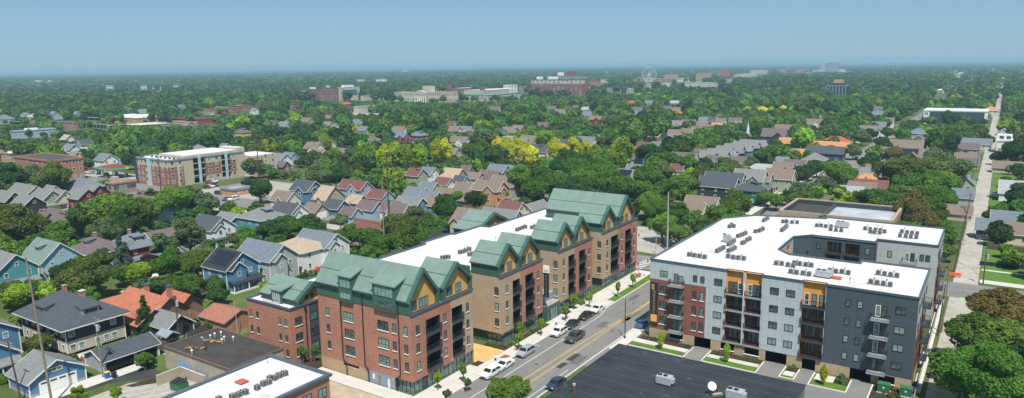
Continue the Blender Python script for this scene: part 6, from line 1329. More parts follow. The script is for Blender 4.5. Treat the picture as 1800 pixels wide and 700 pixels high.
(1010,176,12,10,4,'x','W','g','') if False else (1072,204,10,9,4,'x','L','s',''),(970,186,14,10,4.2,'x','S','u',''),(985,192,14,10,4.2,'x','L','b',''),(1030,188,10,8,5.0,'x','W','l',''),(1033,196,12,10,4.5,'x','V','s',''),(1012,185,10,8,4,'x','P','u',''),(1147,182,14,12,4.4,'x','S','u',''),(1173,181,12,10,4.8,'x','W','u','w'),(1186,177,14,8,6.0,'x','W','l',''),(1110,177,8,7,6,'x','W','r',''),(1120,188,14,10,6,'x','V','u','w'),(1111,196,14,10,5,'x','W','b',''),(1190,189,12,10,3.6,'x','P','b',''),(1173,186,12,8,4,'x','S','u',''),(1141,177,12,9,4.5,'x','L','g','w'),
(875,188,12,10,4,'x','S','b','') if False else (870,187,18,11,4,'x','S','u',''),(905,187,10,9,4.2,'x','W','b',''),(893,200,12,9,4.5,'x','L','s',''),(740,202,12,9,4.5,'x','L','s',''),(690,212,12,9,4.5,'x','W','b','') if False else (640,222,10,9,4.5,'x','L','s',''),
(10,190,14,11,5,'x','S','b','') if False else (150,192,12,10,5,'x','L','s',''),(135,196,10,8,5,'x','V','g','w'),(250,192,12,10,5,'y','W','g','w'),(262,193,9,9,5,'x','W','s',''),(205,197,10,8,4.5,'y','S','m',''),(447,190,10,8,5,'x','W','g','w'),(1565,160,12,10,4,'x','W','u',''),(1635,196,14,10,5,'x','P','s',''),(1690,190,26,16,5,'h','W','s',''),(1716,191,14,12,5,'h','P','o',''),(1742,187,16,14,6,'h','C','o',''),(1560,207,12,9,5,'x','W','b',''),(1542,187,12,9,5,'x','V','u','w'),(1546,195,12,9,5,'x','W','s',''),(1610,203,14,9,5,'x','W','u','') if False else (1605,173,10,9,5,'x','W','s',''),
]
for h in H:
    house(h[0], h[1], h[2], h[3], h[4], h[5], h[6], h[7], h[8], h[9] if len(h) > 9 else None)

# terraced grey-roofed block by the steeple
TG = 'terraced houses by the steeple'
for k, (px, py) in enumerate(((1256, 266), (1270, 262), (1284, 257), (1298, 253), (1312, 249), (1324, 246))):
    house(px, py, 17, 9, 4.8, 'x', 'B' if k % 2 else 'N', 'g', 'wv', f"{'blue' if k % 2 else 'navy'} terraced house with grey gables in the stepped row by the steeple", TG)

# ---- near houses, from measured corners -----------------------------------------------------
def near_houses():
    # big dark hipped house
    T = house(0, 0, 18.4, 11.4, 6.3, 'h', 'K', 'd', 'ncO', 'large dark grey house under a broad hipped slate roof with dormers, lower left', xy=(-156.6, 68.0), pitch=0.62)
    # paler ground storey, posts, dormers
    m = MB(); m.box(-9.26, -5.76, 0, 9.26, 5.76, 2.9, wmat('S')); m.build('ground_storey', T)
    for i, z in ((0, 1.55), (1, 4.35)):
        for u in (-4.6, -3.0, 1.9, 3.5): window(T, '+x', 9.26 if i == 0 else 9.2, u, z, 1.15, 1.35, WHITE, 1, None, (0, 0, 0)) if not (i and u in (-3.0, 1.9)) else None
        for u in (-7.2, -4.3, -1.0, 2.2, 5.4, 8.0): window(T, '-y', -5.76 if i == 0 else -5.7, u, z, 1.1, 1.4, WHITE, 1, None, (0, 0, 0))
    window(T, '+x', 9.26, 0.2, 1.1, 1.0, 2.1, WHITE, 1, None, (0, 0, 0), name='door')
    ro = [c for c in kids_of(T) if c.name.startswith('roof')][0]
    m = MB(); m.box(5.0, -1.6, 6.6, 8.2, 1.6, 8.2, wmat('C')); m.slab([(8.6, -1.9, 8.35), (8.6, 1.9, 8.35), (4.6, 1.9, 8.9), (4.6, -1.9, 8.9)], 0.15, rmat('d')); d = m.build('dormer', ro); window(d, '+x', 8.2, 0, 7.55, 2.4, 0.9, E_TEAL, 3, None, (0, 0, 0), rail=False)
    m = MB(); m.box(-4.6, -4.9, 6.6, -0.4, -2.4, 8.0, wmat('T')); m.slab([(-5.0, -5.2, 8.1), (0, -5.2, 8.1), (0, -1.4, 8.7), (-5.0, -1.4, 8.7)], 0.15, rmat('d')); d = m.build('dormer', ro); window(d, '-y', -4.9, -2.5, 7.4, 3.4, 0.7, E_TEAL, 4, None, (0, 0, 0), rail=False)
    m = MB(); m.box(3.0, 0.4, 8.0, 3.9, 1.3, 10.6, BRICK); m.box(2.9, 0.3, 10.6, 4.0, 1.4, 10.78, CONC); m.build('chimney', ro)
    # blue garage, gable to +X
    T = house(0, 0, 7.6, 9.2, 2.75, 'x', 'B', 'g', 'n', 'blue garage with a grey gabled roof and a wide white door, bottom left', xy=(-137.2, 54.3), pitch=0.58, tip=None)
    m = MB(); m.box(3.8, -3.1, 0.05, 3.87, 3.1, 2.3, WHITE); 
    for k in range(4): m.box(3.87, -2.8+k*1.5, 1.75, 3.885, -1.7+k*1.5, 2.05, BLACKM)
    m.build('garage_door', T); window(T, '+x', 3.8, -0.4, 3.75, 2.6, 0.75, WHITE, 3, None, (0, 0, 0), rail=False)
    # three-bay garage
    T = house(0, 0, 6.8, 10.4, 2.55, 'y', 'L', 'd', 'n', 'triple garage with a dark slate roof and dark doors behind the yellowish pole', xy=(-135.9, 67.0), pitch=0.42, name='garage')
    for y0, y1 in ((-4.8, 0.3), (1.1, 4.8)): m = MB(); m.box(3.4, y0, 0.05, 3.46, y1, 2.25, VOIDM); m.build('garage_door', T)
    # two blue houses at the very left edge
    T = house(0, 0, 11, 9, 5.4, 'x', 'B', 'g', '', 'blue two storey house cut by the left edge, behind the porch house', xy=(-162.5, 53.6), pitch=0.62)
    T = house(0, 0, 9.5, 7.5, 3.9, 'x', 'B', 'g', 'p', 'blue house with a small white porch at the lower left edge', xy=(-152.6, 50.6), pitch=0.75)
E_TEAL = mat_plain('teal_frame', (0.06, 0.16, 0.16), 0.6)
near_houses()
def gh(px, py, zr): return G(px, py, zr)
# red tiled bungalow with several tiled wings
def tiled():
    x, y = G(262, 512, 6.6); T = thing('tiled_house', 'brown bungalow under a bright terracotta tiled roof with two chimneys', 'house', (x, y, 0)); FOOT.append((x-10, y-9, x+9, y+8)); protect(x, y, 20, 15, 2, 7)
    w = MB(); r = MB(); W_ = wmat('P'); TR = mat_or('dark_eaves', (0.05, 0.04, 0.035))
    gable_wall(w, 15, 8.5, 3.3, 3.0, 'y' if False else 'x', W_); roof_gable(r, 15, 8.5, 3.3, 3.0, 'x', TILE, TR, 0.7)
    gable_wall(w, 7.5, 9.0, 3.2, 2.7, 'y', W_, -5.0, -3.2); roof_gable(r, 7.5, 9.0, 3.2, 2.7, 'y', TILE, TR, 0.7, -5.0, -3.2)
    gable_wall(w, 7.0, 7.0, 3.0, 2.2, 'x', W_, 5.5, -4.4); roof_gable(r, 7.0, 7.0, 3.0, 2.2, 'x', TILE, TR, 0.6, 5.5, -4.4)
    gable_wall(w, 8, 6, 3.0, 2.4, 'x', W_, 2.5, 5.5); roof_gable(r, 8, 6, 3.0, 2.4, 'x', TILE, TR, 0.6, 2.5, 5.5)
    w.build('wall', T); ro = r.build('roof', T)
    for cx, cy in ((-2.0, 0.6), (3.5, 2.6)): m = MB(); m.box(cx-0.45, cy-0.4, 4.5, cx+0.45, cy+0.4, 7.6, BRICK); m.box(cx-0.55, cy-0.5, 7.6, cx+0.55, cy+0.5, 7.85, CAP); m.build('chimney', ro)
    for u in (-6.4, -3.6): window(T, '-y', -7.7, u, 1.7, 1.1, 1.4, WHITE, 1, None, (0, 0, 0))
    for u in (-5.5, -3.2): window(T, '+x', 9.0, u, 1.6, 1.1, 1.3, WHITE, 1, None, (0, 0, 0))
tiled()
T = house(297, 548, 8, 6, 2.8, 'x', 'K', 'g', 'n', 'black timber shed with a grey gabled roof beside the tiled house')
def front_house(px, py, zr, wx, wy, he, pitch, wc, rc, kind, lab, ex=''):
    x, y = G(px, py, zr); return house(0, 0, wx, wy, he, kind, wc, rc, ex, lab, xy=(x, y), pitch=pitch)
front_house(8, 443, 9.5, 12, 9.5, 5.8, 0.8, 'E', 'g', 'x', 'teal two storey house with white balcony rails at the left edge', 'p')
front_house(86, 424, 9.6, 12, 10, 5.6, 0.85, 'V', 'n', 'x', 'pale blue gabled house with a green grey roof right of the teal one', 'dp')
front_house(170, 418, 8.6, 12, 10.5, 5.6, 0.6, 'L', 'u', 'h', 'grey house under a dark hipped roof with small dormers and a brick chimney', 'cde')
front_house(231, 412, 8.4, 12, 10.5, 5.6, 0.55, 'R', 's', 'h', 'dark red house under a blue grey hipped roof behind the blue spruce', 'cep')
front_house(292, 398, 8.2, 11, 13, 4.2, 0.6, 'L', 'u', 'y', 'grey house with a purple brown roof under the round green trees', '')
front_house(253, 340, 8.2, 11, 9, 4.2, 0.7, 'V', 'u', 'x', 'pale blue house with a brick chimney behind the orange tinted tree', 'c')
front_house(280, 352, 7.5, 10, 8, 5.0, 0.6, 'V', 's', 'x', 'pale blue house half hidden under the orange tinted tree', '')
front_house(372, 380, 8.8, 11, 9, 5.6, 0.75, 'W', 'd', 'x', 'white two storey house with a dark steep roof and a columned porch', 'vp')
front_house(405, 372, 5.8, 9, 8, 3.0, 0.6, 'E', 'g', 'x', 'low teal house with a grey roof beside the white columned house', '')
front_house(364, 376, 6, 7, 7, 3.0, 0.6, 'W', 'd', 'x', 'small white outbuilding with a dark roof behind the fence', '')
front_house(460, 364, 8.8, 12.5, 10.5, 5.8, 0.5, 'E', 'g', 'h', 'teal blue two storey house under a grey hipped roof', 'ep')
front_house(404, 442, 9.2, 9.5, 9.5, 6.0, 0.75, 'B', 'k', 'x', 'blue two storey house with solar panels and a screened porch', 'spv')
front_house(467, 426, 9.4, 14, 9, 6.2, 0.75, 'L', 's', 'x', 'light grey two storey house with a blue grey roof next to the solar roof', 'v')
front_house(528, 419, 8.0, 13, 10, 5.8, 0.45, 'W', 't', 'h', 'white two storey house under a tan hipped roof', '')
front_house(563, 406, 9.0, 13, 9, 5.8, 0.7, 'W', 's', 'x', 'white gabled house with a blue grey roof right of the tan hipped one', 'v')
def brick_outbuilding():
    x, y = G(400, 545, 3.6); T = thing('brick_outbuilding', 'low brick outbuilding with sloping brick coloured roof behind the small wing', 'building', (x, y, 0)); b = MB(); gable_wall(b, 9, 8, 2.6, 1.7, 'x', BRICK); b.build('wall', T); r = MB(); roof_gable(r, 9, 8, 2.6, 1.7, 'x', mat_shingle('brick_red_shingles', (0.33, 0.14, 0.10)), CAP, 0.3); r.build('roof', T)
    FOOT.append((x-4.5, y-4, x+4.5, y+4))
brick_outbuilding()
# garden pieces
def pergola():
    x, y = G(335, 553, 2.5); T = thing('pergola', 'brown timber pergola with grey posts in the garden', 'pergola', (x, y, 0)); m = MB()
    for k in range(9): m.box(-3+k*0.75-0.06, -1.8, 2.5, -3+k*0.75+0.06, 1.8, 2.66, FENCEB)
    for yy in (-1.5, 1.5): m.box(-3.2, yy-0.06, 2.34, 3.2, yy+0.06, 2.49, FENCEB)
    m.build('slatted_top', T)
    for sx in (-2.8, 2.8):
        for sy in (-1.5, 1.5): p = MB(); p.box(sx-0.1, sy-0.1, 0, sx+0.1, sy+0.1, 2.33, ALU); p.build('post', T)
pergola()
def canopy_tent():
    x, y = G(295, 585, 2.2); T = thing('playhouse', 'small garden playhouse with a pale blue roof by the board fence', 'playhouse', (x, y, 0)); m = MB(); roof_gable(m, 3.2, 2.6, 2.0, 0.7, 'x', PANB, ALU, 0.25); m.build('roof', T)
    p = MB(); p.box(-1.2, -1.0, 0.8, 1.2, 1.0, 1.0, mat_or('yellow_plastic', (0.6, 0.35, 0.03))); p.build('platform', T)
    for sx in (-1.3, 1.3):
        for sy in (-1.1, 1.1): q = MB(); q.box(sx-0.06, sy-0.06, 0, sx+0.06, sy+0.06, 2.0, M['green_trim']); q.build('post', T)
canopy_tent()
# ------------------------------------------------------------------ larger buildings in the middle distance and beyond
def solve(fn, target, lo, hi):
    flo = fn(lo)-target
    for _ in range(50):
        mid = (lo+hi)/2; fm = fn(mid)-target
        if (fm > 0) == (flo > 0): lo, flo = mid, fm
        else: hi = mid
    return (lo+hi)/2
def extents(pl, pc, pr, yb, yt):
    x1, y0 = G(pc, yb); d = math.hypot(x1, y0)
    x0 = solve(lambda x: PR(x, y0, 0)[0], pl, x1-d*0.9, x1) if pl < pc-0.3 else x1-14
    y1 = solve(lambda y: PR(x1, y, 0)[0], pr, y0, y0+d*3) if pr > pc+0.3 else y0+14
    h = solve(lambda z: PR(x1, y0, z)[1], yt, 0, 120)
    return x0, y0, x1, y1, h
def far_building(name, label, pl, pc, pr, yb, yt, wall, roof, wy=(0, 0), wx=(0, 0), ws=(1.4, 1.6), cap=None, gable=None, band=None, top=(), frame=None, maxd=60, prot=True, cat='building'):
    x0, y0, x1, y1, h = extents(pl, pc, pr, yb, yt)
    if x1-x0 > 260: x0 = x1-260
    if y1-y0 > maxd and wx == (0, 0): y1 = y0+maxd
    T = thing(name, label, cat, (x1, y0, 0)); FOOT.append((x0, y0, x1, y1))
    if prot: protect((x0+x1)/2, (y0+y1)/2, (x1-x0), (y1-y0), h*0.2, h, 1)
    w = MB(); r = MB(); O = (x1, y0, 0)
    for f, c, a, b in (('-y', y0, x0, x1), ('+y', y1, x0, x1), ('-x', x0, y0, y1), ('+x', x1, y0, y1)):
        if band: facade(w, f, c, a, b, 0, h, lambda u, z: band[1] if z > band[0]*h else wall, cuts_z=(band[0]*h,))
        else: fquad(w, f, c, a, b, 0, h, wall)
    if gable:
        L, D = x1-x0, y1-y0; rr = MB()
        if gable == 'h': roof_hip(rr, L, D, h, min(L, D)*0.26, roof, WHITE, 0.5, (x0+x1)/2-x1, (y0+y1)/2-y0)
        else:
            gable_wall(w, L, D, h, D*0.33, 'x', wall, (x0+x1)/2, (y0+y1)/2) if D < L*1.5 else None; roof_gable(rr, L, D, h, D*0.33, 'x', roof, WHITE, 0.5, (x0+x1)/2-x1, (y0+y1)/2-y0)
        rr.build('roof', T)
    else:
        r.face([(x0, y0, h-0.3), (x1, y0, h-0.3), (x1, y1, h-0.3), (x0, y1, h-0.3)], roof); r.build('roof', T, O)
        c = MB(); k = 0.35; cp = cap or wall
        c.box(x0-k, y0-k, h-0.6, x1+k, y0+k, h+0.25, cp); c.box(x0-k, y1-k, h-0.6, x1+k, y1+k, h+0.25, cp); c.box(x0-k, y0+k+.01, h-0.6, x0+k, y1-k-.01, h+0.24, cp); c.box(x1-k, y0+k+.01, h-0.6, x1+k, y1-k-.01, h+0.24, cp); c.build('parapet', T, O)
    w.build('wall', T, O)
    for face, (n, fl) in (('-y', wy), ('+x', wx)):
        if not n: continue
        a, b = (x0, x1) if face == '-y' else (y0, y1)
        for i in range(n):
            for j in range(fl):
                u = a+(b-a)*(i+0.5)/n; z = h*(j+0.55)/fl
                o = small_window(T, face, (x1 if face == '+x' else 0), y0, u, z, ws[0], ws[1]); o.location = (o.location[0]-O[0], o.location[1]-O[1], o.location[2])
    for (fa, fb, fc, fd, hh, mt) in top:   # roof boxes as fractions of the plan
        m = MB(); m.box(x0+(x1-x0)*fa, y0+(y1-y0)*fb, h-0.29, x0+(x1-x0)*fc, y0+(y1-y0)*fd, h+hh, mt); m.build('roof_plant', T, O)
    return T, (x0, y0, x1, y1, h)
MEM = M['white_membrane']; LIMES = mat_plain('limestone', (0.50, 0.44, 0.35), 0.8); OCH = mat_plain('ochre_render', (0.48, 0.28, 0.12), 0.85); BEIG = mat_plain('beige_render', (0.42, 0.38, 0.31), 0.85)
REDB = mat_plain('bright_red_wall', (0.40, 0.045, 0.04), 0.7); GLT = mat_plain('teal_glass', (0.05, 0.13, 0.14), 0.2, 0.6); DKG = mat_plain('dark_glazing', (0.03, 0.04, 0.055), 0.2, 0.6); TERR = mat_plain('pink_brick', (0.38, 0.15, 0.11), 0.85)
CHR = mat_plain('charcoal_cladding', (0.045, 0.055, 0.08), 0.7); WCL = mat_plain('white_cladding', (0.72, 0.72, 0.70), 0.6)

# ---- brick and tan apartment block -------------------------------------------------------------
def apt():
    X1, Y0 = -323.5, 190.2; T = thing('apartment_building', 'four storey brick and tan apartment block with pale blue posts', 'apartment building', (X1, Y0, 0)); O = (X1, Y0, 0)
    w = MB(); r = MB(); c = MB(); h = 13.0
    STU = mat_plain('tan_stucco', (0.46, 0.39, 0.29), 0.85); PBL = mat_plain('pale_blue_panel', (0.36, 0.52, 0.58), 0.6); BR = mat_plain('rust_brick', (0.29, 0.125, 0.09), 0.85)
    hx = [(a, b, z, z+2.3, 1.8, VOIDM, STU) for a, b in ((203, 209.5), (218.5, 223.5)) for z in (1.2, 4.2, 7.3, 10.2)]
    hx[0] = (203, 209.5, 0.2, 2.9, 1.8, VOIDM, STU)
    facade(w, '+x', X1, Y0, 232, 0, h, lambda u, z: (BR if (z < 9.6 and ((Y0 < u < 194.5 or u > 196 and u < 198) and z < 9.6 or (209.7 < u < 218.2 or 223.7 < u < 227) and 3.4 < z < 9.6)) else STU), hx, cuts_u=(194.5, 196, 198, 209.7, 218.2, 223.7, 227), cuts_z=(1.2, 3.4, 9.6))
    hy = [(-343.5, -341, z, z+2.3, 1.5, VOIDM, STU) for z in (1.2, 4.2, 7.3, 10.2)]
    facade(w, '-y', Y0, -352, X1, 0, h, lambda u, z: BR if z < 9.6 and (u < -343.5 or u > -338.5) else STU, hy, cuts_u=(-343.5, -338.5), cuts_z=(9.6,))
    facade(w, '-x', -352, Y0, 232, 0, h, STU); facade(w, '+y', 232, -352, X1, 0, h, STU)
    w.box(-345, 199, 13.01, -323.6, 228, 14.2, STU, MEM); w.box(-338, 228.1, 13.01, -323.3, 232.2, 15.2, STU, MEM); w.box(-335, 232.21, 0, -317, 247, 10.8, STU); w.box(-352.3, Y0-0.4, 0, -350.5, Y0+4, 13.3, DARKM)
    r.face([(-351.8, Y0+.2, h-.3), (X1-.2, Y0+.2, h-.3), (X1-.2, 231.8, h-.3), (-351.8, 231.8, h-.3)], MEM); r.box(-334.8, 232.2, 10.81, -317.2, 246.8, 10.9, MEM)
    for a in ((-352.3, Y0-.3, -323.2, Y0+.25), (-352.3, 231.7, -323.2, 232.3)): c.box(a[0], a[1], h-.5, a[2], a[3], h+.25, PBLD)
    for a in ((-352.3, Y0+.26, -351.8, 231.69), (-323.75, Y0+.26, -323.2, 231.69)): c.box(a[0], a[1], h-.5, a[2], a[3], h+.24, PBLD)
    w.build('wall', T, O); r.build('roof', T, O); c.build('parapet', T, O)
    for x, y in ((X1+0.5, 206.2), (X1+0.5, 221)): m = MB(); m.box(x-0.5, y-0.55, 0, x+0.3, y+0.55, 13.4, PBL); m.build('pale_blue_post', T, O)
    m = MB(); m.box(-341, Y0-0.5, 0, -338.6, Y0+0.2, 13.0, PBL); m.build('pale_blue_post', T, O)
    for z in (2.6, 5.6, 8.7, 11.4):
        for y in (192.2, 196.2, 211.8, 215.8, 225.6): o = small_window(T, '+x', X1, 0, y, z, 1.5, 1.4); o.location = (0, y-O[1], z)
        for x in (-349.5, -346, -336.5, -332.5, -328.5, -325): small_window(T, '-y', 0, 0, x-O[0], z, 1.2, 1.4).location = (x-O[0], 0, z)
        for y in (240, 244.5): small_window(T, '+x', 0, 0, 0, z, 1.3, 1.3).location = (-317-O[0], y-O[1], z-1.2)
    for a, b in ((203, 209.5), (218.5, 223.5)):
        for z in (4.2, 7.3, 10.2): balcony(T, '+x', X1, a+.05, b-.05, z, 1.7, O, slab=STU, proud=0.4)
    for z in (3.6, 6.8, 9): balcony(T, '+x', -317, 233.5, 237.5, z, 0.0, O, slab=STU, proud=1.2)
    FOOT.append((-353, 189, -316, 248)); protect(-334, 218, 36, 56, 1, 13)
    for i in range(12):
        x, y = -345+i*1.9, 195+(i % 2)*1.0; put_ac(x, y, h-0.3, 'roof condenser in the zigzag row on the brick and tan apartment block', 'condensers on the flat roofs')
    for i in range(9): put_ac(-333+(i % 2), 205+i*1.9, h-0.3, 'roof condenser in the long row on the brick and tan apartment block', 'condensers on the flat roofs')
PBLD = mat_plain('blue_grey_cornice', (0.22, 0.26, 0.30), 0.7)
apt()
# ---- gas station -------------------------------------------------------------------------------
def gas():
    x0, y0, x1, y1 = -391, 188.6, -373, 200.8; T = thing('gas_station_canopy', 'gas station canopy with green edges and a ribbed red top', 'gas station canopy', (x1, y0, 0)); O = (x1, y0, 0)
    GRN = mat_plain('bright_green', (0.01, 0.30, 0.12), 0.5); YEL = mat_plain('yellow_green', (0.55, 0.60, 0.05), 0.5); RR = mat_lines('ribbed_red_roof', (0.27, 0.04, 0.035), 0.9, 0.3, False, 0.7, 0.3)
    m = MB(); m.box(x0+.3, y0+.3, 4.9, x1-.3, y1-.3, 5.5, RR); m.build('roof', T, O)
    m = MB(); 
    for a in ((x0, y0, x1, y0+.29), (x0, y1-.29, x1, y1)): m.box(a[0], a[1], 4.7, a[2], a[3], 5.75, GRN); m.box(a[0]-.02, a[1]-.02, 5.3, a[2]+.02, a[3]+.02, 5.42, WHITE)
    for a in ((x0, y0+.3, x0+.29, y1-.3), (x1-.29, y0+.3, x1, y1-.3)): m.box(a[0], a[1], 4.7, a[2], a[3], 5.75, GRN); m.box(a[0]-.02, a[1], 5.3, a[2]+.02, a[3], 5.42, WHITE)
    m.build('fascia', T, O)
    for x in (x0+4, x1-4):
        for y in (y0+3, y1-3): m = MB(); m.box(x-.25, y-.25, 0, x+.25, y+.25, 4.9, WHITE); m.build('column', T, O); m = MB(); m.box(x-.5, y+0.6, 0, x+.5, y+1.3, 1.9, GRN); m.build('fuel_pump', T, O)
    def flower(par, p):
        s = MB(); 
        for k, (r_, mt) in enumerate(((0.9, GRN), (0.7, YEL), (0.35, WHITE))):
            n = 18; s.face([(p[0]+0.03+0.01*k, p[1]+r_*(1 if i % 2 else .8)*math.cos(2*math.pi*i/n), p[2]+r_*(1 if i % 2 else .8)*math.sin(2*math.pi*i/n)) for i in range(n)], mt)
        s.build('emblem', par, O)
    m = MB(); m.face([(x1+.03, y0+7.6, 4.6), (x1+.03, y0+9.2, 4.6), (x1+.03, y0+9.2, 5.9), (x1+.03, y0+7.6, 5.9)], YEL); m.build('emblem_panel', T, O)
    x, y = G(174, 312); S = thing('gas_station_sign', 'tall white sign with a yellow green flower emblem before the canopy', 'sign', (x, y, 0)); m = MB(); m.box(-0.15, -1.4, 2.6, 0.15, 1.4, 6.6, WHITE); m.box(-0.16, -1.3, 1.4, 0.16, 1.3, 2.55, GRN); m.build('sign_board', S)
    for yy in (-1.2, 1.2): p = MB(); p.box(-0.12, yy-0.12, 0, 0.12, yy+0.12, 2.6, WHITE); p.build('post', S)
    s = MB()
    for k, (r_, mt) in enumerate(((1.05, GRN), (0.8, YEL), (0.4, WHITE))):
        n = 18; s.face([(0.17+0.01*k, -0.1+r_*(1 if i % 2 else .8)*math.cos(2*math.pi*i/n), 4.9+r_*(1 if i % 2 else .8)*math.sin(2*math.pi*i/n)) for i in range(n)], mt)
    s.build('emblem', S); text('bp', 'lettering', S, (0.2, 0.95, 6.1), (math.pi/2, 0, math.pi/2), 0.8, GRN)
    FOOT.append((x0, y0, x1, y1)); protect((x0+x1)/2, (y0+y1)/2, 18, 12, 1, 6)
gas()
far_building('shop_building', 'low row of brick and tan shops in front of the gas station', 189, 201, 241, 342.5, 322.5, mat_plain('shop_brick', (0.36, 0.2, 0.15), 0.85), CONCD, (1, 1), (5, 1), (2.2, 2.0), top=((0.3, 0.1, 0.75, 0.35, 2.5, BEIG),), maxd=40)
far_building('snack_building', 'low orange building with a purple grey roof band beside the white van', 388, 411, 441, 345.5, 333, mat_lines('orange_brick', (0.52, 0.25, 0.13), 0.3, 0.15), CONCD, (0, 0), (4, 1), (1.2, 1.0), cap=mat_plain('lilac_band', (0.26, 0.25, 0.34), 0.6), maxd=30)
OB, _ = flat_building('brick_building', 'old brown brick building with a raised parapet and patched silver roof', -55.2, 233.5, -23.6, 257.5, 8.8, OLDB, mat_plain('patched_roof', (0.36, 0.38, 0.41), 0.7, 0.3, 0, 0.25, 0.15), mat_plain('stone_coping', (0.40, 0.30, 0.21), 0.9), 0.7, 0.2, 1.5, [('-y', 233.5, x, 6.6, 1.0, 1.3, BLACKM, 1, None) for x in (-49.2, -47.6, -46.0, -42.0, -40.4, -38.8, -33.5, -28)])
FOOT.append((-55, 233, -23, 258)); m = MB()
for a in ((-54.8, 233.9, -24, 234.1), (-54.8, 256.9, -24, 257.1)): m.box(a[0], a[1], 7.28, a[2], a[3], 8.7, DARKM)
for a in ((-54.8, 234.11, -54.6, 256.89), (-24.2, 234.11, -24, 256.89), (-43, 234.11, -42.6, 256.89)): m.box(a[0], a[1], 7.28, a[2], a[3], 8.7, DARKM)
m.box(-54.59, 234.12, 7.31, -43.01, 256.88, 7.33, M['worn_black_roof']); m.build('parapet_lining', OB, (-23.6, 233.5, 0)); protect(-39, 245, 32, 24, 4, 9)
for x in (-108.5,): pass
far_building('brick_building', 'small two storey brick building left of the gas station', 30, 92, 150, 322, 283, mat_plain('orange_brick_wall', (0.36, 0.16, 0.11), 0.85), mat_or('dark_flat_roof', (0.06, 0.06, 0.065)), (7, 3), (5, 3), (1.2, 1.4), maxd=40)
far_building('brick_building', 'low tan and brick building at the far left edge', 0, 20, 41, 287, 270, mat_plain('tan_brick_wall', (0.44, 0.32, 0.22), 0.85), MEM, (1, 1), (4, 1), (1.5, 1.4))
far_building('office_building', 'long low building with blue trim and a white roof in the trees', 20, 26, 99, 245, 231, mat_plain('blue_trim_wall', (0.36, 0.42, 0.50), 0.6), MEM, (0, 0), (10, 1), (2.2, 1.0), maxd=60, top=((0.3, 0.3, 0.6, 0.6, 1.6, WCL),))
far_building('school_building', 'flat roofed brown brick school wing', 87, 132, 139, 230, 216, mat_plain('brown_school_brick', (0.27, 0.16, 0.14), 0.85), mat_or('dark_flat_roof', (0.06, 0.06, 0.065)), (9, 3), (0, 0), (1.5, 1.2))
far_building('school_building', 'brick school under a long green grey gabled roof', 137, 186, 187, 226, 219, mat_plain('brown_school_brick_two', (0.29, 0.17, 0.15), 0.85), rmat('n'), (8, 2), (0, 0), (1.6, 1.4), gable='x', maxd=22)
far_building('long_building', 'long low building with a brown gabled roof behind the school', 109, 172, 173, 212, 207, mat_plain('brown_wall', (0.17, 0.12, 0.1), 0.85), rmat('b'), (6, 1), gable='x', maxd=18)
far_building('long_building', 'brown roofed building at the left edge beyond the trees', -40, 34, 35, 219, 214, mat_plain('brown_wall_two', (0.17, 0.11, 0.1), 0.85), rmat('b'), (4, 1), gable='x', maxd=22)
far_building('industrial_building', 'long ochre flat roofed building with a strip of dark windows', 188, 240, 299, 219, 208, OCH, MEM, (9, 1), (6, 1), (4.0, 1.2), top=((0.2, 0.3, 0.5, 0.6, 2.0, WCL), (0.6, 0.4, 0.8, 0.7, 2.2, WCL)), maxd=260)
far_building('shop_building', 'low white roofed shops below the ochre building', 186, 215, 300, 227, 223, BEIG, MEM, (0, 0), (6, 1), (3, 1.2), maxd=30, prot=False)
far_building('shop_building', 'low white roofed shop left of the maroon wall', 292, 345, 347, 220, 215, BEIG, MEM, maxd=20)
far_building('shop_building', 'low maroon fronted shop with a long flat roof', 300, 349, 385, 218, 210, mat_plain('maroon_wall', (0.30, 0.05, 0.05), 0.8), mat_or('dark_flat_roof', (0.06, 0.06, 0.065)), maxd=90)
far_building('shopping_building', 'red box shopping building with a small white gable', 405, 418, 438, 196, 186, REDB, MEM, (3, 1), (2, 1), (4, 2))
far_building('shopping_building', 'long low shopping building with an orange banded front', 365, 372, 460, 201, 192.5, mat_plain('rust_front', (0.34, 0.13, 0.08), 0.8), MEM, (0, 0), (10, 1), (5, 1.8), maxd=300)
far_building('brick_building', 'distant small red brick building in the tree belt', 510, 514, 528, 194, 183, FARB, MEM, (2, 3), (4, 3), (1.4, 1.4))
# campus with the stone and glass end
T, e = far_building('campus_hall', 'long red brick hall with a white roof, left of the glass walled hall', 524, 563, 565, 177, 157, FARB, MEM, (10, 3), (0, 0), (3.0, 3.2), top=((0.55, 0.2, 0.8, 0.7, 3.5, WCL),))
far_building('campus_hall', 'central red brick hall with a pediment beside the glass wall', 562, 594, 596, 179, 155, FARB, MEM, (8, 4), (0, 0), (2.6, 3.0), top=((0.4, 0.0, 0.6, 0.15, 4.5, LIMES),))
T, e = far_building('stone_hall', 'pale stone hall with a wide teal glass wall', 594, 600, 633, 178, 154, LIMES, MEM, (0, 0), (9, 1), (3.0, 3.0), top=((0.1, 0.2, 0.9, 0.7, 3.5, WCL),), maxd=400)
m = MB(); m.box(0.1, (e[3]-e[1])*0.08, e[4]*0.45, 0.6, (e[3]-e[1])*0.85, e[4]*0.82, GLT); m.build('glass_wall', T)
far_building('civic_hall', 'low red roofed lodge in the trees before the stone hall', 600, 608, 620, 188, 183, FARB, rmat('r'), (2, 1), (2, 1), (2, 2), gable='h', maxd=30)
far_building('low_building', 'low cream flat building right of the red roofed lodge', 622, 628, 664, 199, 188, LIMES, MEM, maxd=160); far_building('low_building', 'low white buildings beside the colonnaded hall', 634, 640, 686, 177, 169, LIMES, MEM, (0, 0), (0, 0), maxd=200)
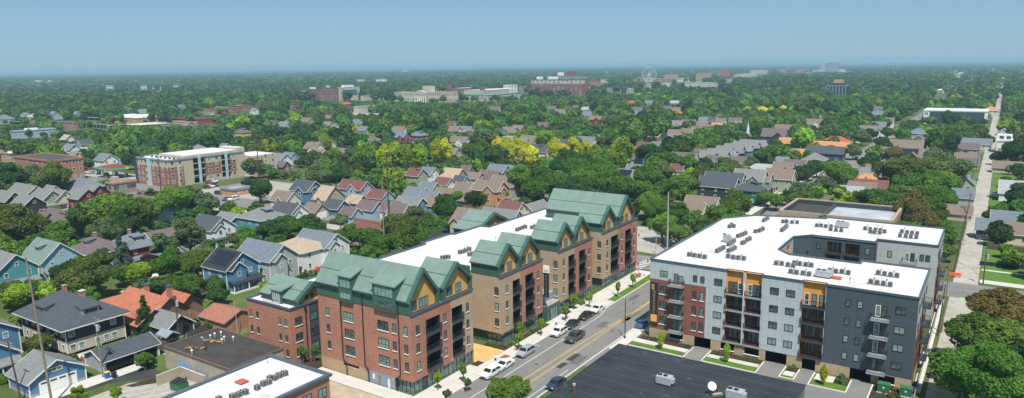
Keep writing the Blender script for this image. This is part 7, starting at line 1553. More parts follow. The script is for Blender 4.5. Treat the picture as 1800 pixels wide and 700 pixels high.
# colonnaded limestone hall
T, e = far_building('columned_hall', 'long cream stone hall with a columned pediment', 694, 740, 752, 180, 163, LIMES, MEM, (12, 2), (0, 0), (1.8, 3.4), maxd=60)
T, e = far_building('columned_hall', 'right wing of the cream stone hall with tall windows', 752, 796, 806, 182, 162.5, LIMES, MEM, (11, 2), (3, 2), (1.8, 3.6), top=((-0.3, 0.4, 0.1, 0.9, 9, LIMES),), maxd=60)
def portico():
    x1, y0 = G(752, 181); T = thing('portico', 'pedimented portico with pale columns in the middle of the stone hall', 'portico', (x1, y0-4, 0)); h = 16
    for k in range(6): m = MB(); m.tube((-22+k*4.2, 0, 1.5), (-22+k*4.2, 0, h-3), 0.9, 0.8, WCL, 10); m.build('column', T)
    m = MB(); m.box(-24, -1.3, h-3, 1, 3.5, h-0.8, LIMES); m.box(-24, -1, 0, 1, 3.5, 1.5, LIMES); m.build('entablature', T)
    m = MB(); m.prism([(-24, -1), (1, -1), (1, 3.4), (-24, 3.4)], h-0.79, h-0.5, LIMES); m.face([(-24.5, -1.35, h-0.5), (1.5, -1.35, h-0.5), (-11.5, -1.35, h+3.4)], LIMES); m.face([(1.5, 3.4, h-0.5), (-24.5, 3.4, h-0.5), (-11.5, 3.4, h+3.4)], LIMES); m.face([(-24.5, -1.35, h-0.5), (-11.5, -1.35, h+3.4), (-11.5, 3.4, h+3.4), (-24.5, 3.4, h-0.5)], LIMES); m.face([(-11.5, -1.35, h+3.4), (1.5, -1.35, h-0.5), (1.5, 3.4, h-0.5), (-11.5, 3.4, h+3.4)], LIMES); m.build('pediment', T)
portico()
far_building('brick_building', 'dark red brick building behind the stone hall', 766, 786, 794, 160, 148, FARB, mat_or('dark_flat_roof', (0.06, 0.06, 0.065)), (5, 3), (0, 0), (2.5, 3)); far_building('brick_building', 'long low brick building behind the stone hall', 790, 812, 845, 160, 155.5, FARB, MEM, (0, 0), (0, 0), maxd=200)
far_building('market_hall', 'long low hall with a green roof edge in front of the parking deck', 811, 856, 919, 179, 168, BEIG, M['green_metal_roof'], (8, 1), (8, 1), (4, 2), cap=mat_plain('teal_green_edge', (0.03, 0.22, 0.15), 0.5), maxd=400)
far_building('parking_deck', 'long pale parking deck with brick stair towers', 816, 850, 908, 166, 159, LIMES, MEM, (0, 0), (10, 1), (6, 1.8), maxd=500, top=((0.8, 0.0, 0.95, 0.08, 5, FARB),))
# tall brick residential slab
T, e = far_building('residential_tower', 'tall red brick residential slab with a white upper band', 934, 1024, 1028, 172, 140, FARB, mat_or('dark_flat_roof', (0.06, 0.06, 0.065)), (12, 8), (0, 0), (3.6, 2.2), band=(0.76, LIMES), top=((0.1, 0.2, 0.2, 0.8, 5, WCL), (0.32, 0.2, 0.5, 0.8, 5, WCL), (0.6, 0.2, 0.75, 0.8, 5.5, PBLD), (0.82, 0.2, 0.96, 0.8, 5.5, PBLD)), maxd=40)
far_building('residential_tower', 'second brick slab rising behind the white banded one', 974, 1030, 1034, 160, 133, FARB, MEM, (0, 0), (0, 0), band=(0.8, PBLD), top=((0.1, 0.2, 0.25, 0.8, 7, WCL), (0.4, 0.2, 0.65, 0.8, 9, FARB)))
far_building('arena_building', 'low red arena building right of the brick slabs', 1030, 1050, 1056, 152, 143, REDB if False else TERR, FARB, maxd=60); far_building('domed_building', 'low building with a pale green roof beyond the arena', 1055, 1062, 1071, 146, 140, LIMES, mat_plain('pale_green_roof', (0.3, 0.5, 0.42), 0.6), maxd=90)
for pl, pc, pr, yb, yt, wl, lab in ((1112, 1145, 1160, 144, 138, TERR, 'low pink brick building below the ferris wheel'), (1150, 1170, 1180, 144, 138.5, TERR, 'pink brick building right of the ferris wheel'), (1168, 1186, 1192, 141, 131, mat_plain('tan_far', (0.42, 0.28, 0.2), 0.85), 'tan brick block right of the ferris wheel'), (1190, 1198, 1213, 145, 138, WCL, 'white low buildings behind the tree belt'), (1223, 1232, 1250, 146, 129, mat_plain('orange_tan_far', (0.44, 0.27, 0.18), 0.85), 'square tan brick block with towers'), (1260, 1274, 1283, 136, 124.5, REDB, 'bright red brick building near the horizon'), (1204, 1256, 1262, 153, 146, LIMES, 'long pale building below the tan block'), (1290, 1304, 1330, 136, 131, LIMES, 'long pale pink building near the horizon'), (1318, 1336, 1350, 130, 124, LIMES, 'cream building complex near the horizon'),
                                     (1276, 1285, 1294, 146, 139, mat_plain('grey_far', (0.4, 0.38, 0.36), 0.85), 'grey flat building beyond the tree belt'), (1370, 1378, 1395, 128, 122, TERR, 'pink red building cluster left of the tall tower'), (1398, 1408, 1422, 129, 122, TERR, 'pink red building beside the tall tower'), (1428, 1436, 1450, 127, 123, LIMES, 'pale low buildings at the foot of the tall tower'), (1474, 1484, 1497, 127, 122.5, WCL, 'white buildings right of the tall tower'),
                                     (1067, 1076, 1080, 162, 155, LIMES, 'pale low building in the trees right of the brick slabs'), (1090, 1108, 1114, 164, 156, LIMES, 'long white and red building in the tree belt'), (1132, 1142, 1146, 155, 149, WCL, 'white flat building in the tree belt'), (1162, 1170, 1178, 152, 147, WCL, 'small white building in the tree belt'), (912, 921, 927, 163, 152, mat_plain('far_brick', (0.34, 0.2, 0.16), 0.85), 'brick building left of the tall slab'), (885, 897, 910, 163, 150, WCL, 'white building left of the tall brick slab'),
                                     (60, 70, 78, 144, 141, WCL, 'distant white building in the left woods'), (84, 88, 92, 144, 141, WCL, 'small distant white building in the left woods'), (187, 192, 200, 158, 151, WCL, 'white building with a thin spire in the left woods'), (247, 252, 260, 158, 151, WCL, 'white gabled building in the left woods'), (268, 272, 283, 159, 153, WCL, 'pair of white buildings in the left woods'), (304, 307, 314, 154, 150, WCL, 'small white building right of the pair in the left woods'), (134, 137, 144, 135, 133.5, WCL, 'tiny white building near the left horizon'), (418, 421, 428, 134, 132.5, WCL, 'tiny white building near the horizon above the apartment block'),
                                     (688, 694, 706, 118.5, 117, WCL, 'long white building on the horizon'), (707, 712, 719, 128, 124, WCL, 'pale cleared building near the horizon'), (625, 632, 641, 144, 140, WCL, 'white building in the woods behind the stone hall'), (660, 668, 680, 144, 139.5, WCL, 'pair of white buildings in the woods'), (1680, 1686, 1694, 138, 130, LIMES, 'church like pale building by the far road'), (1677, 1679, 1681, 132, 124, LIMES, 'pale square tower by the far road'), (1742, 1748, 1761, 123, 121, WCL, 'long pale building on the right horizon'), (1646, 1655, 1660, 166, 159, WCL, 'white building beside the far road'), (1066, 1066.8, 1067.6, 130, 125, WCL, 'thin white spire near the horizon')):
    far_building('distant_building', lab, pl, pc, pr, yb, yt, wl, MEM, (3, 2), (2, 2), (4, 2.4), maxd=300)
# black glass cube and the tall tower
T, e = far_building('office_building', 'dark glass office cube with pale fins and a tan rooftop box', 1452, 1486, 1492, 168, 151, DKG, MEM, (0, 0), (0, 0), top=((0.12, 0.15, 0.88, 0.85, 4.5, DKG), (0.3, 0.3, 0.75, 0.7, 9.5, OCH)), cap=PANB)
L_ = e[2]-e[0]
for k in range(7): m = MB(); m.box(-L_+L_*k/6-0.5, -0.8, 0, -L_+L_*k/6+0.5, 0, e[4], PANB); m.build('fin', T)
T, e = far_building('tower_block', 'tall grey tower block on the horizon with a roof box', 1451, 1471, 1473.5, 127.5, 110, mat_lines('blue_grey_stripes', (0.26, 0.28, 0.34), 9.0, 0.35, False, 0.7, 0.35), MEM, top=((0.6, 0, 1.0, 1.0, 12, LIMES),))
far_building('tower_block', 'shorter grey tower beside the tall tower block', 1442, 1449, 1450.5, 126, 112, mat_plain('grey_tower', (0.33, 0.34, 0.38), 0.7), MEM)
# ferris wheel
def ferris():
    x, y = G(1141, 146); T = thing('ferris_wheel', 'white ferris wheel above the pink brick buildings', 'ferris wheel', (x, y, 0)); R_ = 21.0; cz = 25.0; ux = Vector((math.cos(0.6), math.sin(0.6), 0))
    m = MB(); n = 32
    for rr in (R_, R_*0.93):
        for i in range(n):
            a, b = 2*math.pi*i/n, 2*math.pi*(i+1)/n; m.tube(ux*(rr*math.cos(a))+Vector((0, 0, cz+rr*math.sin(a))), ux*(rr*math.cos(b))+Vector((0, 0, cz+rr*math.sin(b))), 0.35, 0.35, WCL, 4, False)
    for i in range(16): a = 2*math.pi*i/16; m.tube(Vector((0, 0, cz)), ux*(R_*math.cos(a))+Vector((0, 0, cz+R_*math.sin(a))), 0.25, 0.25, WCL, 4, False)
    m.build('wheel', T)
    for s in (-1, 1): m = MB(); m.tube(ux*(s*9), Vector((0, 0, cz)), 0.7, 0.5, WCL, 6); m.build('leg', T)
    for i in range(16): a = 2*math.pi*i/16+0.1; m = MB(); c = ux*((R_+0.5)*math.cos(a))+Vector((0, 0, cz+(R_+0.5)*math.sin(a))); m.box(c.x-1, c.y-1, c.z-2, c.x+1, c.y+1, c.z, PANB); m.build('cabin', T)
    FOOT.append((x-15, y-15, x+15, y+15)); protect(x, y, 36, 36, 8, 46)
ferris()
# dark warehouse, steeple, tan flats, white house under construction
T, e = far_building('warehouse', 'white roofed building with a large dark blank side wall, left of the alley', 1622, 1734, 1735.5, 221, 196, WCL, MEM, maxd=50)
m = MB(); L_ = e[2]-e[0]; m.box(-L_*0.90, -0.25, 0, -L_*0.045, 0.0, e[4]-1.3, CHR); m.build('dark_wall_panel', T); small_window(T, '-y', 0, 0, -L_*0.955, e[4]*0.75, 2.6, 2.2)
def steeple():
    x, y = G(1314, 250); T = thing('church_steeple', 'slender white church steeple beside the terraced grey roofs', 'steeple', (x, y, 0)); m = MB(); m.box(-0.9, -0.9, 0, 0.9, 0.9, 7, WCL); m.build('tower_base', T)
    m = MB(); m.box(-0.7, -0.7, 7, 0.7, 0.7, 9, WCL); m.build('belfry', T); m = MB(); m.tube((0, 0, 9), (0, 0, 14.5), 0.75, 0.05, WCL, 8); m.build('spire', T); protect(x, y, 3, 3, 6, 14)
steeple()
far_building('church_hall', 'low church hall with a long orange roof behind the steeple', 1318, 1346, 1347, 254, 251, BEIG, rmat('o'), (3, 1), gable='x', maxd=12)
far_building('apartment_building', 'tan three storey flat roofed building among the yellow trees', 884, 905, 915, 257, 242, BEIG, CONCD, (3, 3), (4, 3), (1.1, 1.3), maxd=24)
def unfinished():
    T, e = far_building('house', 'boxy white unfinished house with dark openings, right of the alley', 1750, 1777, 1781, 270, 247.5, WCL, M['siding_white'], maxd=14); L_ = e[2]-e[0]
    m = MB(); m.box(-L_+0.01, 3.5, e[4]-.2, -0.01, 12, e[4]+2.9, WCL, MEM); m.build('upper_storey', T)
    for k in (0.3, 0.75): small_window(T, '-y', 0, 0, -L_*(1-k), e[4]+1.5, 2.2, 1.8).location = (-L_*(1-k), 3.45, e[4]+1.4)
unfinished()
# ------------------------------------------------------------------ trees
def ico(n=0):
    t = (1+5**.5)/2; v = np.array([(-1, t, 0), (1, t, 0), (-1, -t, 0), (1, -t, 0), (0, -1, t), (0, 1, t), (0, -1, -t), (0, 1, -t), (t, 0, -1), (t, 0, 1), (-t, 0, -1), (-t, 0, 1)], float); v /= np.linalg.norm(v[0])
    f = [(0, 11, 5), (0, 5, 1), (0, 1, 7), (0, 7, 10), (0, 10, 11), (1, 5, 9), (5, 11, 4), (11, 10, 2), (10, 7, 6), (7, 1, 8), (3, 9, 4), (3, 4, 2), (3, 2, 6), (3, 6, 8), (3, 8, 9), (4, 9, 5), (2, 4, 11), (6, 2, 10), (8, 6, 7), (9, 8, 1)]
    return v, np.array(f)
IV, IF = ico()
def crown_arrays(kind, nleaf, leaf, seed, core=True):
    """unit crown: radius ~1, z from 0 to ~H. Returns quads (N,4,3), quadvar (N,), tris verts (K,3,3), trivar"""
    r = np.random.RandomState(seed); L = []
    if kind == 'broad':
        L.append((0, 0, 0.85, 0.62)); n = r.randint(9, 14)
        for i in range(n):
            a = 2*math.pi*(i+r.rand()*0.8)/n; e = r.uniform(-0.25, 0.75); d = r.uniform(0.5, 0.72)
            L.append((d*math.cos(a)*math.cos(e*0.8), d*math.sin(a)*math.cos(e*0.8), 0.85+d*math.sin(e)*0.85, r.uniform(0.26, 0.42)))
        for i in range(4): a = r.rand()*6.28; d = r.uniform(0, 0.4); L.append((d*math.cos(a), d*math.sin(a), 1.35+r.uniform(-.1, .15), r.uniform(0.22, 0.34)))
        sq = (1, 1, 0.92)
    elif kind == 'oval':
        for i in range(11): z = 0.25+1.9*i/10; w = math.sin(math.pi*min(1, (i+1.5)/12))**0.7; a = r.rand()*6.28; d = 0.32*w*r.rand(); L.append((d*math.cos(a), d*math.sin(a), z, max(0.18, 0.58*w*r.uniform(.75, 1.1))))
        for i in range(8): a = r.rand()*6.28; z = r.uniform(0.5, 1.7); L.append((0.48*math.cos(a), 0.48*math.sin(a), z, r.uniform(.2, .34)))
        sq = (1, 1, 1)
    elif kind == 'airy':
        for i in range(17): a = r.rand()*6.28; e = r.uniform(-.3, 1.2); d = r.uniform(.35, .8); L.append((d*math.cos(a)*math.cos(e), d*math.sin(a)*math.cos(e), 0.9+d*math.sin(e), r.uniform(.16, .3)))
        L.append((0, 0, .9, .42)); sq = (1, 1, 1)
    elif kind == 'cone':
        for i in range(16):
            z = 0.15+2.7*i/15; w = (1-i/16.5)*0.85; m_ = max(1, int(6*w))
            for k in range(m_): a = 6.28*(k+r.rand())/m_; L.append((w*0.62*math.cos(a), w*0.62*math.sin(a), z-0.1*w, 0.12+0.22*w))
        sq = (1, 1, 1)
    else:
        n = 7
        for i in range(n): a = 6.28*i/n; d = r.uniform(.3, .55); L.append((d*math.cos(a), d*math.sin(a), r.uniform(.3, .6), r.uniform(.32, .5)))
        L.append((0, 0, .6, .55)); sq = (1, 1, 1)
    if nleaf > 1500 and kind in ('broad', 'oval', 'airy'):
        for (a_, b_, c_, q_) in list(L):
            for _ in range(3): e = r.normal(size=3); e /= np.linalg.norm(e); e[2] = abs(e[2])*.9-.15; k_ = q_*r.uniform(.75, 1.12); L.append((a_+e[0]*k_, b_+e[1]*k_, c_+e[2]*k_, q_*r.uniform(.28, .5)))
    L = np.array(L); C, Rr = L[:, :3], L[:, 3]
    p = Rr**2/np.sum(Rr**2); k = r.choice(len(L), nleaf*2, p=p); d = r.normal(size=(nleaf*2, 3)); d /= np.linalg.norm(d, axis=1)[:, None]; d[:, 2] = np.where(r.rand(nleaf*2) < .35, np.abs(d[:, 2]), d[:, 2])
    pos = C[k]+d*(Rr[k]*r.uniform(.86, 1.10, nleaf*2))[:, None]
    dist = np.linalg.norm(pos[:, None, :]-C[None], axis=2)/Rr[None]; dist[np.arange(len(k)), k] = 9
    ok = dist.min(1) > 0.84; pos, d, k = pos[ok][:nleaf], d[ok][:nleaf], k[ok][:nleaf]; n = len(pos)
    nr = d*0.85+r.normal(size=(n, 3))*0.62+np.array([0, 0, .25]); nr /= np.linalg.norm(nr, axis=1)[:, None]
    t = np.cross(nr, r.normal(size=(n, 3))); t /= np.linalg.norm(t, axis=1)[:, None]; b = np.cross(nr, t)
    s = leaf*r.uniform(.55, 1.35, n)[:, None]; e = r.uniform(.55, 1.0, n)[:, None]
    q = np.stack([pos-t*s-b*s*e*.3, pos-b*s*e+t*s*.2, pos+t*s+b*s*e*.25, pos+b*s*e-t*s*.15], 1)
    lobev = r.uniform(.82, 1.14, len(L)); var = lobev[k]*r.uniform(.82, 1.2, n)
    tr = []; tv = []
    if core:
        big = np.argsort(-Rr)[:(len(L) if core is True else core)]
        for i in big:
            vv = IV*Rr[i]*0.80*r.uniform(.85, 1.1, (12, 1))+C[i]; tr.append((vv if core is True else (vv-C[i])*1.1+C[i])[IF]); tv += [lobev[i]*.95]*20
    T3 = np.concatenate(tr) if tr else np.zeros((0, 3, 3))
    sc = np.array(sq); return q*sc, var, T3*sc, np.array(tv)
def arrays_to_mesh(name, q, qv, t, tv, mat, col=None):
    nq, ntr = len(q), len(t); me = bpy.data.meshes.new(name); V = np.concatenate([q.reshape(-1, 3), t.reshape(-1, 3)]).astype(np.float32)
    me.vertices.add(len(V)); me.vertices.foreach_set('co', V.ravel()); nl = nq*4+ntr*3; me.loops.add(nl); me.loops.foreach_set('vertex_index', np.arange(nl, dtype=np.int32))
    me.polygons.add(nq+ntr); me.polygons.foreach_set('loop_start', np.concatenate([np.arange(nq)*4, nq*4+np.arange(ntr)*3]).astype(np.int32))
    me.update(calc_edges=True); a = me.attributes.new('leafvar', 'FLOAT', 'FACE'); a.data.foreach_set('value', np.concatenate([qv, tv]).astype(np.float32))
    if col is not None: c = me.attributes.new('tcol', 'FLOAT_COLOR', 'FACE'); c.data.foreach_set('color', col.astype(np.float32).ravel())
    me.materials.append(mat); return me
def trunk_mesh(seed, limbs=5, slim=1.0):
    r = random.Random(seed); m = MB(); m.tube((0, 0, -0.02), (0.01, 0.01, 0.55), 0.052*slim, 0.034*slim, BARK, 8); m.tube((0.01, 0.01, 0.54), (0, 0.02, 1.0), 0.034*slim, 0.018*slim, BARK, 6)
    for i in range(limbs): a = 6.28*i/limbs+r.random(); z = r.uniform(.35, .7); m.tube((0.01, 0.01, z), (0.42*math.cos(a), 0.42*math.sin(a), z+r.uniform(.22, .4)), 0.022*slim, 0.008*slim, BARK, 5)
    o = m.build('trunk'); me = o.data; bpy.data.objects.remove(o); return me
CROWN = {}
def crown_mesh(kind, lod, var):
    key = (kind, lod, var)
    if key not in CROWN:
        n, lf = {'hi': (15000, .032), 'near': (6000, .048), 'mid': (2600, .076), 'low': (900, .13)}[lod]
        if kind == 'shrub': n = int(n*.5)
        if kind == 'cone': lf *= .9
        CROWN[key] = arrays_to_mesh('crown', *crown_arrays(kind, n, lf, hash(kind) % 97*0+{'broad': 1, 'oval': 2, 'airy': 3, 'cone': 4, 'shrub': 5}[kind]*100+var), M['foliage'])
    return CROWN[key]
TRM = [trunk_mesh(i) for i in range(4)]
TC = dict(g=((0.075, 0.155, 0.022), 'green'), d=((0.036, 0.085, 0.020), 'dark green'), o=((0.088, 0.122, 0.024), 'olive green'), s=((0.105, 0.155, 0.058), 'sage green'), l=((0.17, 0.27, 0.022), 'lime green'), y=((0.34, 0.38, 0.018), 'yellow'), Y=((0.52, 0.47, 0.025), 'golden yellow'), m=((0.19, 0.29, 0.02), 'yellow green'), r=((0.15, 0.095, 0.03), 'rust tinged'), b=((0.07, 0.12, 0.085), 'blue green'), G=((0.10, 0.18, 0.024), 'fresh green'), p=((0.05, 0.02, 0.028), 'purple'), t=((0.135, 0.112, 0.028), 'bronze tinged'))
TREES = []    # (x,y,r)
NT_ = [0]
def tree(x, y, rad, h, col='g', kind='broad', label=None, lod=None, name='tree', cat='tree', group=None, z=0.0):
    """rad crown radius, h total height"""
    d = math.hypot(x, y); app = rad*FPX/max(d, 1)
    lod = lod or ('hi' if app > 62 else 'near' if app > 24 else 'mid' if app > 10 else 'low')
    c, cn = TC[col]; j = rnd.uniform(.78, 1.28); c = tuple(v*j*rnd.uniform(.93, 1.07) for v in c)
    hk = {'broad': 1.72, 'oval': 2.5, 'airy': 1.95, 'cone': 3.0, 'shrub': 1.1}[kind]
    size = 'tall' if h > 17 else 'small' if h < 8 else 'broad' if rad > 6.5 else 'mid sized'
    if kind == 'shrub': nm, ct = 'shrub', 'shrub'
    else: nm, ct = name, cat
    T = thing(nm, label or f"{size} {cn} {'conifer' if kind == 'cone' else 'shrub' if kind == 'shrub' else 'tree'}", ct, (x, y, z), 0, group); T['auto'] = 0 if label else 2
    base = {'broad': 0.14, 'oval': 0.10, 'airy': 0.2, 'cone': 0.03, 'shrub': 0.0}[kind]*h; zs = (h-base)/hk
    o = bpy.data.objects.new('crown', crown_mesh(kind, lod, rnd.randrange(4 if lod in ('near', 'mid') else 3))); COL.objects.link(o); o.parent = T; o.location = (0, 0, base); o.scale = (rad, rad*rnd.uniform(.9, 1.05), zs); o.rotation_euler = (0, 0, rnd.uniform(0, 6.28)); o.color = (*c, 1)
    if kind != 'shrub': t = bpy.data.objects.new('trunk', rnd.choice(TRM)); COL.objects.link(t); t.parent = T; t.scale = (h*0.62, h*0.62, h*0.72); t.rotation_euler = (0, 0, rnd.uniform(0, 6.28))
    TREES.append((x, y, rad, h)); NT_[0] += 1; return T
def ptree(px, py, w, col='g', kind='broad', asp=1.0, label=None, **k):
    """crown centre pixel and crown width in photo pixels"""
    if 240 < py < 480: w *= 1.12
    if col in 'yYm' and 200 < py < 300: kind = 'oval'; w *= 1.05
    x, y = G(px, py, 7.0)
    for _ in range(6):
        dep = PR(x, y, 7)[2]; rad = w/2*dep/FPX; h = {'broad': 2.0, 'oval': 2.7, 'airy': 2.15, 'cone': 3.1, 'shrub': 1.15}[kind]*rad*asp
        if kind != 'shrub': h = max(h, 2.6)
        x, y = G(px, py, h*{'broad': .57, 'oval': .52, 'airy': .58, 'cone': .42, 'shrub': .5}[kind])
    if col in 'yYm': protect(x, y, rad*1.2, rad*1.2, h*.35, h)
    return tree(x, y, rad, h, col, kind, label, **k)
PT = [
# foreground right mass
(1770,545,120,'t','broad',0.85,'bronze tinged broad tree at the right edge above the dark green one'),(1722,590,110,'g','broad',1,'green spreading tree beside the alley, left part of the right hand clump'),(1780,600,120,'G','broad',1,'fresh green tree at the right edge below the bronze tinged one'),(1690,655,110,'g','broad',1,'green tree leaning over the alley at the bottom right'),(1765,670,150,'g','broad',1.05,'large green tree filling the bottom right corner'),(1825,640,120,'d','broad',1,None),(1660,645,40,'G','airy',1,None),(1738,632,95,'g','broad',1,'green tree in the middle of the right hand clump'),(1800,690,110,'g','broad',1,'green tree at the very bottom right corner'),
(892,690,88,'G','broad',0.9,'bushy fresh green street tree at the bottom centre by the white cars'),(785,692,22,'s','airy',1.4,'thin pale young tree on the lawn by the pavement'),(821,672,18,'s','airy',1.6,None),
(205,692,26,'l','airy',1.2,'small bright tree at the bottom edge in the parking bay'),(138,692,34,'l','airy',1.1,'small bright tree beside the service drive at the bottom left'),(254,633,30,'G','airy',1.1,'small bright tree on the planted island of the car park'),
# left foreground
(20,512,52,'o'),(55,505,40,'g'),(70,602,46,'o','broad',1,'olive tree in the corner beside the large dark house'),(146,484,96,'o','broad',0.85,'wide olive tree in front of the hipped houses'),(120,478,50,'d'),(176,455,46,'o'),(215,448,40,'b','cone',1.15,'blue spruce in front of the dark red house'),(246,478,44,'l'),(216,480,44,'g'),(250,500,30,'d'),(262,456,26,'p','broad',1,'small purple tree by the dark red house porch'),
(333,418,70,'s','airy',1.1,'tall airy sage tree among the left hand houses'),(300,458,60,'g'),(345,462,56,'G'),(330,500,56,'g'),(300,498,40,'g'),(375,500,40,'g'),(382,518,40,'d','broad',.9),(352,445,50,'s','airy'),(285,430,44,'s','airy'),
(410,555,26,'d'),(33,392,84,'o','broad',1.1,'big olive tree at the left edge'),(92,308,62,'o','broad',1,'olive topped tree left of the brick building'),(14,310,60,'d','broad',1),(55,305,40,'s'),(95,412,64,'g','broad',.8),(62,430,50,'g'),(150,378,60,'g'),(190,368,78,'G','broad',1,'fresh green tree in the big left clump'),(230,376,76,'g','broad',1),(262,366,48,'G'),(212,395,60,'d'),(305,350,58,'G'),(327,345,40,'t','broad',1.1,'orange tinted tree before the apartment block'),(362,355,42,'s','broad',.9),(352,375,34,'g'),(80,350,20,'l'),(10,372,30,'g'),
(365,300,24,'d') if False else (458,332,36,'d','broad',1.2,'dark green tree right of the low orange building'),(436,322,22,'d'),(403,360,20,'g'),
# between left houses and green building
(432,412,36,'g'),(470,402,46,'d','broad',.8),(505,396,52,'g','broad',.8),(540,392,40,'d'),(478,380,22,'g'),(598,388,34,'s','airy',1),(415,420,26,'o'),(448,424,26,'d'),(400,500,24,'G'),(418,478,22,'g'),(612,412,46,'g'),(648,418,52,'g','broad',.9,'dark round tree left of the tall pale pole'),(700,398,60,'o','broad',1),(735,385,56,'s','broad',1,'sage topped tree among the garages'),(715,420,64,'g'),(665,435,44,'g'),(755,405,50,'g'),(785,366,52,'d','broad',1.15,'dark green tree beside the teal gabled house'),(790,392,30,'g'),(836,350,36,'d','broad',1.1,'dark tree in front of the orange two storey house'),(880,342,24,'m'),(805,345,26,'G'),(725,332,28,'G','broad',.8),(771,300,34,'G','broad',1,'round green tree beside the tan roofed house'),(821,301,20,'G'),(690,425,40,'G'),
# yellow belt
(675,276,32,'y','broad',1.1,'yellow topped tree left of the golden ones'),(695,268,30,'m'),(712,275,32,'m'),(738,272,30,'m'),(768,264,26,'y','broad',1.25,'golden tree left half of the brightest pair'),(784,264,26,'Y','broad',1.3,'golden yellow tree right half of the brightest pair'),(575,252,18,'m'),(568,247,18,'m'),(601,248,14,'m'),(630,268,30,'G'),(655,268,30,'l'),(626,228,14,'Y'),
(876,256,26,'Y','broad',1),(892,262,32,'y'),(906,255,24,'y'),(918,268,30,'Y','broad',1.2,'golden tree in front of the tan flat roofed building'),(934,275,30,'Y','broad',1,'golden yellow tree left of the big cream house'),(955,240,34,'l'),(975,238,30,'G'),(991,236,22,'l'),(976,262,30,'y'),(990,268,26,'Y','broad',.9,'golden tree right of the big cream house'),(1010,258,28,'y'),(1030,264,26,'y'),(1045,272,28,'m'),(1062,266,30,'G'),(1088,260,28,'y'),(1098,268,34,'m','broad',1.3,'yellow green tree left of the dark round tree'),(1140,268,48,'d','broad',.85,'dark round tree left of the cream houses'),(1075,272,26,'l'),
(1186,186,16,'y') if False else (1194,199,12,'Y'),(1258,192,16,'m'),(1313,192,14,'y'),(1340,193,18,'Y'),(1355,192,14,'y'),(1376,190,14,'Y'),(1330,190,14,'m'),(1060,214,14,'m'),(1228,178,14,'l'),(1430,195,16,'l'),(1461,199,14,'m'),
# behind the green building
(845,262,38,'g','broad',1.3,'tall green tree on a bare trunk among the roofs'),(870,270,40,'g'),(918,310,56,'G'),(890,290,30,'d'),(955,318,60,'g'),(940,335,50,'g'),(995,285,60,'d'),(1020,300,60,'g'),(1060,300,60,'g'),(985,315,40,'s'),(1095,330,60,'g'),(1060,318,50,'g'),(1125,335,50,'G'),(1140,310,50,'g'),(1140,355,50,'G'),(1165,300,40,'s'),(1108,285,40,'s') if False else (1150,290,40,'g'),(1200,330,52,'G','oval',.8,'bright green tree behind the charcoal house'),(1170,330,40,'g'),(1190,372,44,'g'),(1165,395,52,'G','broad',1,'green tree behind the tall pale steel pole'),(1220,385,40,'g'),(1192,410,50,'G','broad',.8,'green tree at the corner of the gravel lot'),(1258,378,44,'g','airy',1),(1292,358,48,'G','broad',1.35,'tall green tree on a brown trunk before the black gabled house'),(1300,385,40,'g'),(1280,392,40,'g'),(1245,400,40,'g'),(1365,352,30,'G'),(1345,346,28,'G'),
(1275,292,46,'o','broad',.9,'olive spreading tree behind the charcoal house'),(1210,285,36,'g'),(1240,290,30,'d'),(1225,276,22,'g'),(1320,285,26,'s'),(1180,280,34,'g'),(1195,262,40,'g'),(1300,262,30,'g') if False else (1350,268,30,'g'),(1365,258,28,'g'),(1340,275,30,'g'),(1365,300,28,'d') if False else (1405,305,34,'d','broad',1,'dark tree right of the tall sage house'),(1420,300,30,'d'),(1436,293,28,'d','broad',1.1),(1475,303,54,'G','broad',1.05,'broad green tree left of the pale road'),(1445,325,40,'s'),(1410,335,44,'s','broad',.8),(1425,345,40,'g'),(1385,345,30,'d','broad',.9),(1470,335,30,'o'),(1480,350,40,'l','airy',1),(1510,352,40,'g'),(1545,350,60,'g','broad',.85,'wide green tree just behind the old brown brick building'),(1575,345,50,'G'),(1600,362,60,'t','broad',1.3,'rust flowered tree right of the old brown brick building'),(1618,385,56,'t','broad',1.2),(1640,375,50,'g'),(1625,350,50,'g'),(1655,345,50,'g'),(1600,405,40,'g'),(1645,400,40,'g'),(1585,298,80,'o','broad',.8,'very broad olive tree in the middle right'),(1655,293,80,'s','broad',.85,'very broad sage tree left of the alley'),(1640,318,50,'g'),(1670,325,40,'g'),
(1535,268,24,'r'),(1572,268,26,'t','broad',1.1),(1570,250,18,'g'),(1560,232,24,'g'),(1672,252,32,'d','oval',1,'dark upright tree below the dark warehouse'),(1640,250,26,'d'),(1685,225,40,'g','broad',.8),(1720,228,34,'g','broad',.8),(1735,245,24,'d'),(1637,212,22,'s','broad',.9),(1460,265,24,'d','broad',1.1,'dark tree in front of the navy house'),(1500,265,26,'s'),(1515,240,30,'s'),(1530,235,26,'d'),(1550,250,26,'d'),(1590,235,24,'g'),(1520,285,22,'d'),
(1790,262,44,'d','broad',1.15,'dark tree at the right edge beyond the unfinished house'),(1755,275,24,'d'),(1755,408,46,'d','oval',.75,'dark conical tree right of the alley'),(1797,405,34,'d'),(1780,340,60,'d','broad',1) if False else (1798,345,56,'d'),(1760,370,34,'g'),(1770,318,20,'d'),(1660,440,34,'g'),(1672,420,28,'g'),(1742,378,26,'o'),(1795,300,34,'d'),(1690,300,24,'d'),
]
for t in PT: ptree(t[0], t[1], t[2], t[3], t[4] if len(t) > 4 else 'broad', t[5] if len(t) > 5 else 1.0, t[6] if len(t) > 6 else None)
